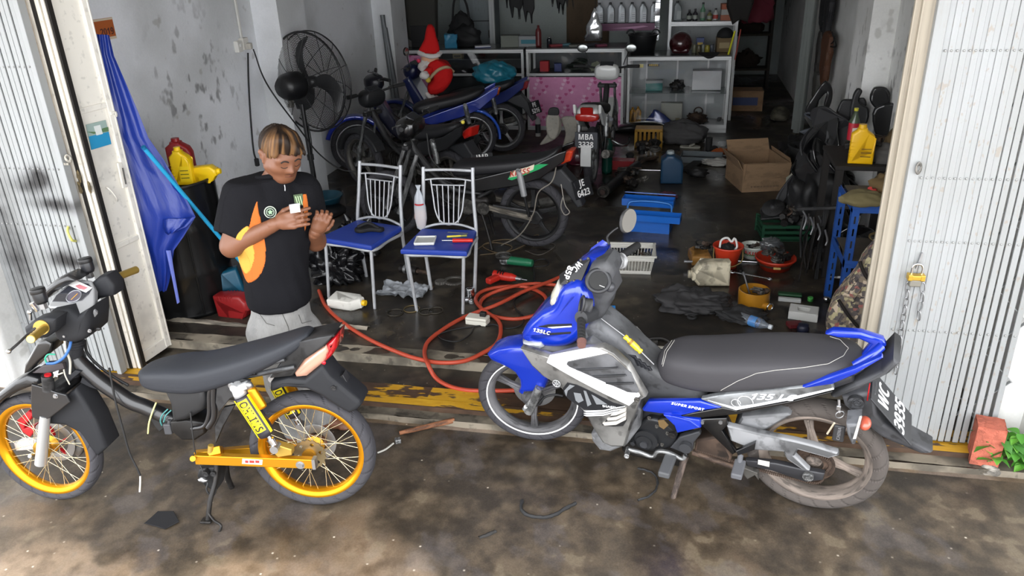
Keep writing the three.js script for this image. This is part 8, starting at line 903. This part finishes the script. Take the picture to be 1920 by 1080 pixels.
// blue slotted rack
{ const top = .74, a = gp(1606, 392, FL + top), lx = a.x, lz = a.z, W_ = .42, D_ = .40, m = soft(0x1c4a94, .45), g = thing('slotted_rack', 'blue slotted-angle steel rack against the right wall', 'rack', [0, 0, 0]); const up = (x, z) => { const h = top; M('upright', plate([[-.02, 0], [.02, 0], [.02, h], [-.02, h]], -.002, .004, 0, false, 1, [...Array(9).keys()].map((i) => [[-.005, .05 + i * .075], [.005, .05 + i * .075], [.005, .095 + i * .075], [-.005, .095 + i * .075]])).translate(x, FL, z), m, g); M('upright_flange', box(.004, h, .04, x - .02, FL + h / 2, z - .02), m, g); }; up(lx, lz); up(lx + W_, lz); up(lx, lz - D_); up(lx + W_, lz - D_); for (const y of [top, .40]) { M('shelf_edge', box(W_ + .04, .045, .004, lx + W_ / 2, FL + y, lz + .002), m, g); M('shelf_edge', box(.004, .045, D_, lx - .02, FL + y, lz - D_ / 2), m, g); M('shelf_board', box(W_, .012, D_, lx + W_ / 2, FL + y + .016, lz - D_ / 2), soft(0x4a443c, .8), g); }
  const on = (px, py, y = top) => { const p = gp(px, py, FL + y + .024); return V(cl(p.x, lx + .0, XR - .1), FL + y + .024, cl(p.z, lz - D_ + .03, lz - .03)); };
  one('khaki_cloth', 'folded khaki cloth on the blue rack top', 'cloth', blob(.13, .05, .1, 151, .15, 2), mat(0x6a6040, .9), on(1620, 385)); one('brown_sack', 'brown sack heaped on the blue rack top', 'sack', blob(.13, .10, .1, 153, .18, 2), mat(0x5c4a2c, .9), on(1665, 372)); one('blue_cloth', 'bright blue cloth lying on the front of the rack top', 'cloth', blob(.08, .03, .06, 155, .15, 2), mat(0x1f6ab4, .7), on(1678, 394)); one('red_rag', 'red and white rag at the corner of the blue rack', 'rag', blob(.05, .05, .05, 157, .2), mat(0xa8322c, .8), V(lx + .08, FL + top + .024, lz - .08)); one('sanding_pad', 'round tan plate lying on the lower rack shelf', 'plate', [lathe([[.001, .02], [.05, .03], [.09, .015], [.10, .02], [.10, .012], [.06, .0], [.001, 0]], 28)], soft(0x8a7448, .8), on(1632, 415, .40).add(V(.02, 0, 0))); heap('dark engine part on the lower rack shelf', 'parts on the lower rack shelf', V(lx + W_ * .7, 0, lz - .15), .12, .08, 4, FL + .43, 51, 1);
  heap('oily engine part on the floor under the blue rack', 'parts under the blue rack', V(lx + .22, 0, lz - .15), .16, .1, 7, FL, 53, 1.4); }
{ const F = new Frame(fl(1600, 625).add(V(.05, 0, 0)), -.25), camoT = tex(512, 512, (u, v) => { const c = [[104, 96, 94], [190, 180, 142], [140, 126, 108], [80, 74, 74], [212, 194, 170], [168, 106, 98]]; let best = 9, id = 0; const X_ = u * 22, Y_ = v * 22, xi = Math.floor(X_), yi = Math.floor(Y_); for (let a = -1; a <= 1; a++) for (let b = -1; b <= 1; b++) { const i = ((xi + a) % 22 + 22) % 22, j = ((yi + b) % 22 + 22) % 22, px = xi + a + hash(i, j, 3), py = yi + b + hash(i, j, 4), d = Math.max(Math.abs(px - X_), Math.abs(py - Y_) * (.6 + hash(i, j, 6))); if (d < best) { best = d; id = hash(i, j, 5); } } return c[id < .34 ? 0 : id < .52 ? 1 : id < .7 ? 2 : id < .82 ? 3 : id < .94 ? 4 : 5]; });
  camoT.repeat.set(1.5, 1.5); const cm = new THREE.MeshStandardMaterial({ map: camoT, roughness: .85 }); const g = F.set(thing('camouflage_cover', 'camouflage patterned motorcycle cover bundled beside the right gate', 'cover')); const body = plate(F.o2([[1548, 628], [1546, 600], [1560, 572], [1580, 545], [1600, 520], [1615, 492], [1635, 470], [1665, 455], [1700, 440], [1715, 560], [1700, 700], [1640, 720], [1570, 690]], .12), -.12, .26, .07, true, 5); M('fabric', uvBox(noisy(body, .012, 8, 3), 1.6), cm, g); M('strap', [tube([[1572, 562, .15], [1590, 590, .17], [1610, 615, .17], [1630, 640, .16]].map(([x, y, z]) => F.p(x, y, z)), .010, 24, 8)], mat(0x1c1613, .8), g); M('strap', tube([[1612, 490, .14], [1622, 515, .17], [1640, 535, .17], [1668, 552, .16]].map(([x, y, z]) => F.p(x, y, z)), .010, 24, 8), mat(0x1c1613, .8), g); }
// the scrap heap along the right wall
{ const blk = mat(0x0c0c0e, .35, 0, { clearcoat: .4 }), F = new Frame([1.30, FL, -6.15], -.05), on3 = (name, label, pts, z, t, m, ry) => { const g = F.set(thing(name, label, 'fairing')); M('panel', noisy(plate(F.o2(pts, z), z - t, t, .015, true, 3), .008, 9, pts.length), m, g); return g; };
  on3('fairing_sheet', 'square black fairing topmost in the scrap heap', [[1632, 190], [1640, 165], [1658, 163], [1668, 175], [1668, 200], [1650, 210]], .0, .06, blk); on3('fairing_sheet', 'curved black mudguard leaning on the scrap heap against the pillar', [[1566, 250], [1572, 200], [1580, 188], [1600, 186], [1622, 184], [1624, 200], [1600, 215], [1590, 240], [1580, 275]], -.1, .05, mat(0x151517, .5)); on3('fairing_sheet', 'broad black side panel at the right of the scrap heap', [[1640, 205], [1690, 195], [1708, 220], [1710, 260], [1690, 285], [1650, 270]], .05, .06, blk); on3('fairing_sheet', 'long black panel with upright tab in the scrap heap', [[1600, 180], [1610, 166], [1618, 170], [1612, 190], [1630, 205], [1620, 240], [1596, 235]], -.05, .05, mat(0x1b1b1c, .5));
  const shell = (seed) => { const r = rng(seed), w = .14 + r() * .14, h = .10 + r() * .12, pts = [...Array(9).keys()].map((i) => { const a = i / 9 * 6.2832, k = .7 + r() * .5; return [Math.cos(a) * w * k, Math.sin(a) * h * k]; }), g = softPlate(pts, -.008, .016, .006, true, 2), p = g.attributes.position, kx = (r() - .3) * 5, ky = (r() - .3) * 4; for (let i = 0; i < p.count; i++) p.setZ(i, p.getZ(i) - kx * p.getX(i) ** 2 - ky * p.getY(i) ** 2); g.computeVertexNormals(); return g; };
  const pile = (label, group, c, rx, rz, top, n, seed, ms) => { const r = rng(seed); for (let i = 0; i < n; i++) { const t = i / n, a = r() * 6.28, q = (1 - t) * (.5 + .5 * r()); const o = one('fairing_piece', label, 'fairing', shell(seed * 40 + i), ms[i % ms.length], V(c[0] + Math.cos(a) * rx * q, FL + .12 + t * top, c[2] + Math.sin(a) * rz * q), 0, group); o.rotation.set(-.7 + r() * 1.1, r() * 2 - 1, r() * 3, 'YXZ'); } };
  const blks = [blk, mat(0x19191b, .5), mat(0x0c0c0d, .25, 0, { clearcoat: .5 }), mat(0x222224, .6)];
  one('scrap_heap', 'mound of black motorcycle scrap piled along the right wall', 'scrap heap', blob(.24, .40, .30, 161, .2, 2.4, 40), mat(0x0f0f10, .6), [1.08, FL, -6.2]); one('scrap_heap', 'lower mound of dark scrap below the yellow bottle', 'scrap heap', blob(.2, .16, .16, 163, .2, 2.4, 36), mat(0x141213, .65), [1.2, FL, -5.42]);
  pile('black fairing piece in the scrap pile against the right wall', 'fairing pieces in the scrap pile', [1.12, 0, -6.2], .2, .32, .72, 20, 71, blks); pile('dark fairing piece below the yellow oil bottle', 'fairing pieces below the yellow bottle', [1.18, 0, -5.3], .12, .12, .12, 5, 73, blks);
  const P = new Frame([1.0, FL, -5.35], 0); const at_ = (px, py, z) => zp(px, py, z);
  const by = zp(1610, 306, -5.3).y, bw = thing('workbench', 'low dark bench carrying the yellow oil bottle beside the right wall', 'bench', [1.24, FL, -5.5]); M('bench_top', rbox(.44, .03, .56, .004, 0, by - FL - .016, 0), soft(0x1d1916, .8), bw); for (const [x, z] of [[-.19, .25], [.19, .25], [-.19, -.25], [.19, -.25]]) M('leg', box(.045, by - FL - .03, .045, x, (by - FL - .03) / 2, z), soft(0x1a1613, .8), bw); M('cross_rail', box(.36, .05, .02, 0, .18, .25), soft(0x1a1613, .8), bw);
  bottle('engine_oil_bottle', 'bright yellow oil bottle standing on the low bench beside the right wall', 0xe8b40c, gp(1612, 306, by), -.1, .15, .25, .07, { ribs: true, cap: mat(0xd9a80c, .4), print: mat(0x6a4a08, .5) });
  { const p = gp(1596, 272, by), g = thing('soda_bottle', 'soda bottle with red label and yellow cap on the low bench', 'bottle', p); M('bottle', lathe([[.001, 0], [.034, 0], [.036, .03], [.034, .14], [.036, .17], [.014, .225], [.013, .245], [.001, .246]], 24), mat(0x5a6a50, .1, 0, { transmission: .5, thickness: 0 }), g); M('label', lathe([[.037, .04], [.037, .16]], 24), mat(0xb02434, .4), g); M('label_print', rbox(.03, .06, .004, .001, 0, .1, .037), mat(0xd8c8b8, .5), g); M('cap', cyl(.015, .015, .02, 14, 0, .252, 0), mat(0xb8b02c, .4), g); }
  heap('black engine part lying on the low bench', 'parts on the low bench', V(1.26, 0, -5.55), .14, .16, 6, by, 75, 1.2);
  { const p = at_(1684, 345, -5.0), g = thing('plastic_bag', 'dark blue plastic bag hanging full beside the gate post', 'plastic bag', p); M('bag', noisy(skin([[.05, .30], [.04, .24], [.06, .16], [.085, .06], [.08, -.02], [.04, -.06]].map(([r, y]) => [...Array(18).keys()].map((k) => [Math.cos(k / 18 * 6.2832) * r, y, Math.sin(k / 18 * 6.2832) * r * .7]))), .014, 22, 3), mat(0x1c1c74, .25), g); }
  one('brown_sack', 'dull tan sack on the scrap heap behind the blue bag', 'sack', blob(.10, .12, .1, 165, .18, 2), mat(0x5a4a30, .9), at_(1682, 292, -5.4)); one('grey_rag', 'grey dusty rag on the scrap heap behind the blue bag', 'rag', blob(.13, .09, .1, 167, .2, 2), mat(0x4a4846, .9), at_(1672, 305, -5.35));
  one('yellow_strap', 'yellow and black strap curled in front of the scrap heap', 'strap', tube([[1525, 295], [1532, 285], [1542, 282], [1552, 290], [1548, 296]].map(([x, y]) => zp(x, y, -6.4)), .016, 24, 8), mat(0x9a8a28, .6)); bx('small_carton', 'small red and white packet standing in the dark corner', .05, .09, .04, mat(0x8a1c28, .5), zp(1555, 250, -7.2).setY(FL).add(V(0, 0, .4)), 0, 'packet', C.white);
  on3('handlebar_cover', 'dark curved mudguard leaning on the right wall beside the pillar', [[1510, 210], [1525, 180], [1548, 152], [1560, 165], [1556, 200], [1540, 222], [1546, 195], [1550, 175], [1536, 190], [1524, 220]], -1.4, .05, blk); on3('grille_fairing', 'grey slatted fairing pieces piled below the curved mudguard', [[1512, 215], [1540, 222], [1536, 232], [1545, 245], [1520, 240], [1500, 248], [1530, 256], [1560, 250], [1545, 230]], -1.35, .04, mat(0x4c5058, .4)); one('scrap_heap', 'dark mound of scrap at the foot of the rear right wall', 'scrap heap', blob(.22, .20, .5, 169, .2, 2.2, 40), mat(0x121213, .6), [1.24, FL, -8.1]); one('old_helmet', 'dusty cream helmet on the floor beside the corridor', 'helmet', [at(new THREE.SphereGeometry(.12, 22, 14, 0, 6.2832, 0, 2.0), 0, .06, 0), rbox(.16, .03, .08, .01, 0, .03, .06)], dirty(0x5a5648, .7), fl(1462, 225)); one('rubber_bin', 'dark grey rubber bin beside the scrap heap', 'bin', lathe([[.001, 0], [.14, 0], [.17, .3], [.178, .3], [.178, .315], [.16, .315], [.13, .015], [.001, .015]], 28), mat(0x202122, .7), fl(1512, 335).add(V(-.02, 0, -.05))); }
// between the white motorcycle and the carton
{ const p = fl(1258, 346).add(V(0, 0, -.1)); bottle('fuel_can', 'dark blue square fuel can standing on the floor', 0x1a3a54, p, .05, .21, .30, .19, { cat: 'can', hole: false, cap: mat(0x9aa4a6, .4), m: mat(0x1d3f5c, .4) }); }
{ const g = thing('yellow_crate', 'yellow plastic crate tipped on its side before the glass case', 'crate', fl(1215, 278)); const m = mat(0xb08420, .45); M('frame', [box(.30, .03, .2, 0, .2, -.1), box(.03, .2, .2, -.14, .1, -.1), box(.03, .2, .2, .14, .1, -.1), box(.3, .012, .2, 0, .006, -.1)], m, g); for (let i = 0; i < 5; i++) M('slat', box(.028, .16, .01, -.1 + i * .05, .11, -.2), m, g); } heap('black engine part spilled before the yellow crate', 'parts before the yellow crate', fl(1222, 292), .16, .14, 7, FL, 57, 1.5);
one('grey_rag', 'large grey bundle of rags before the glass case', 'rag', blob(.3, .17, .2, 171, .14, 2, 40), mat(0x4c4b4c, .85), fl(1278, 268).add(V(0, 0, -.05))); one('white_rag', 'small white rag beside the grey bundle', 'rag', blob(.1, .09, .08, 173, .2, 2), mat(0xa2a09e, .85), fl(1242, 266).add(V(0, 0, -.02))); one('black_fairing', 'long black fairing lying against the foot of the glass case', 'fairing', loftX([[-.42, 0, .03, .06], [-.25, 0, .12, .1], [.1, 0, .14, .12], [.35, 0, .05, .06]], 20, 4), C.gloss, fl(1212, 248).add(V(0, .0, .05)), -.05);
one('slipper', 'pale rubber slipper on the floor before the grey bundle', 'slipper', [plate([[-.1, -.03], [.02, -.042], [.1, -.035], [.12, 0], [.1, .035], [.02, .04], [-.1, .03]], 0, .02, .006, true, 3).rotateX(-Math.PI / 2), tube([[.0, .02, -.035], [.05, .045, 0], [.0, .02, .035]], .008, 14, 6)], mat(0x9c9a90, .7), fl(1293, 277), -.1); one('rubber_boot', 'small black rubber boot standing by the tray', 'boot', [cyl(.035, .04, .14, 16, 0, .08, 0), rbox(.13, .05, .07, .02, .04, .026, 0)], C.rubber, fl(1328, 283), .5);
{ const g = thing('drip_tray', 'grey metal drip tray on the floor beyond the fuel can', 'tray', fl(1315, 300), -.1); M('floor', box(.42, .006, .26, 0, .004, 0), C.castDark, g); M('rim', [box(.42, .06, .006, 0, .03, .13), box(.42, .06, .006, 0, .03, -.13), box(.006, .06, .26, .21, .03, 0), box(.006, .06, .26, -.21, .03, 0)], soft(0x5c6468, .5), g); } one('newspaper', 'crumpled white newspaper on the floor beside the tray', 'paper', blob(.17, .04, .1, 175, .25, 3, 36), mat(0xa8a6a0, .9), fl(1345, 308)); one('orange_wrapper', 'crumpled orange wrapper on the newspaper', 'wrapper', blob(.1, .04, .06, 177, .25, 3), mat(0x9a4a1c, .6), fl(1350, 292).add(V(0, .02, 0)));
{ const g = thing('exhaust_pipe', 'black motorcycle exhaust muffler lying on the floor', 'exhaust', [0, 0, 0]); const a = fl(1130, 372).add(V(0, .06, 0)), b = fl(1195, 320).add(V(0, .06, 0)); M('muffler', rod(a, b, .05, .042, 20), mat(0x1c1c1e, .45, .3), g); M('tail_ring', rod(a, a.clone().lerp(b, .04), .054, .054, 20), C.dull, g); M('outlet', rod(a.clone().lerp(b, -.01), a, .026, .026, 14), mat(0x3a2a26, .6), g); M('pipe', tube([b, fl(1210, 308).add(V(0, .05, 0)), fl(1232, 300).add(V(0, .03, 0))], .018, 16, 10), C.rust, g); }
bx('red_tool_case', 'red metal case on the floor behind the white motorcycle', .24, .09, .14, mat(0x8a1a20, .4), fl(1167, 316), -.08); one('steel_bar', 'bright steel bar lying on the floor beside the fuel can', 'bar', rod([-.13, .01, 0], [.13, .01, 0], .010), C.chrome, fl(1222, 321), -.02); one('t_wrench', 'chrome sliding wrench lying before the exhaust', 'wrench', [rod([-.12, .015, 0], [.14, .025, -.03], .010), rod([.1, .02, -.07], [.12, .025, .03], .012), noisy(rbox(.09, .03, .05, .01, -.15, .02, 0), .006, 30, 2)], C.chrome, fl(1185, 343), .1); heap('greasy part scattered behind the exhaust', 'parts behind the exhaust', fl(1180, 332), .14, .12, 6, FL, 59, 1.1); heap('dark part lying before the chrome wrench', 'parts before the chrome wrench', fl(1190, 352), .12, .06, 3, FL, 60, 1);
one('green_hose', 'glossy green bottle-like tube standing by the white motorcycle wheel', 'tube', [lathe([[.001, 0], [.05, 0], [.055, .04], [.055, .3], [.03, .36], [.001, .36]], 20)], mat(0x0c3a30, .25), fl(1138, 325)); one('rubber_bellows', 'small black rubber bellows on the floor by the kick lever', 'bellows', lathe([[.001, 0], [.035, 0], [.045, .02], [.035, .035], [.048, .055], [.03, .08], [.001, .085]], 18), C.rubber, fl(1181, 300)); one('rubber_flap', 'long black rubber flap lying beyond the fuel can', 'rubber flap', noisy(rbox(.1, .02, .5, .008, 0, .02, 0), .01, 8, 4), C.rubber, fl(1300, 312), -.35); one('black_pouch', 'black leather pouch lying beyond the drip tray', 'pouch', blob(.1, .06, .07, 179, .15, 2), mat(0x161617, .6), fl(1308, 330));
renderer.render(scene, camera);
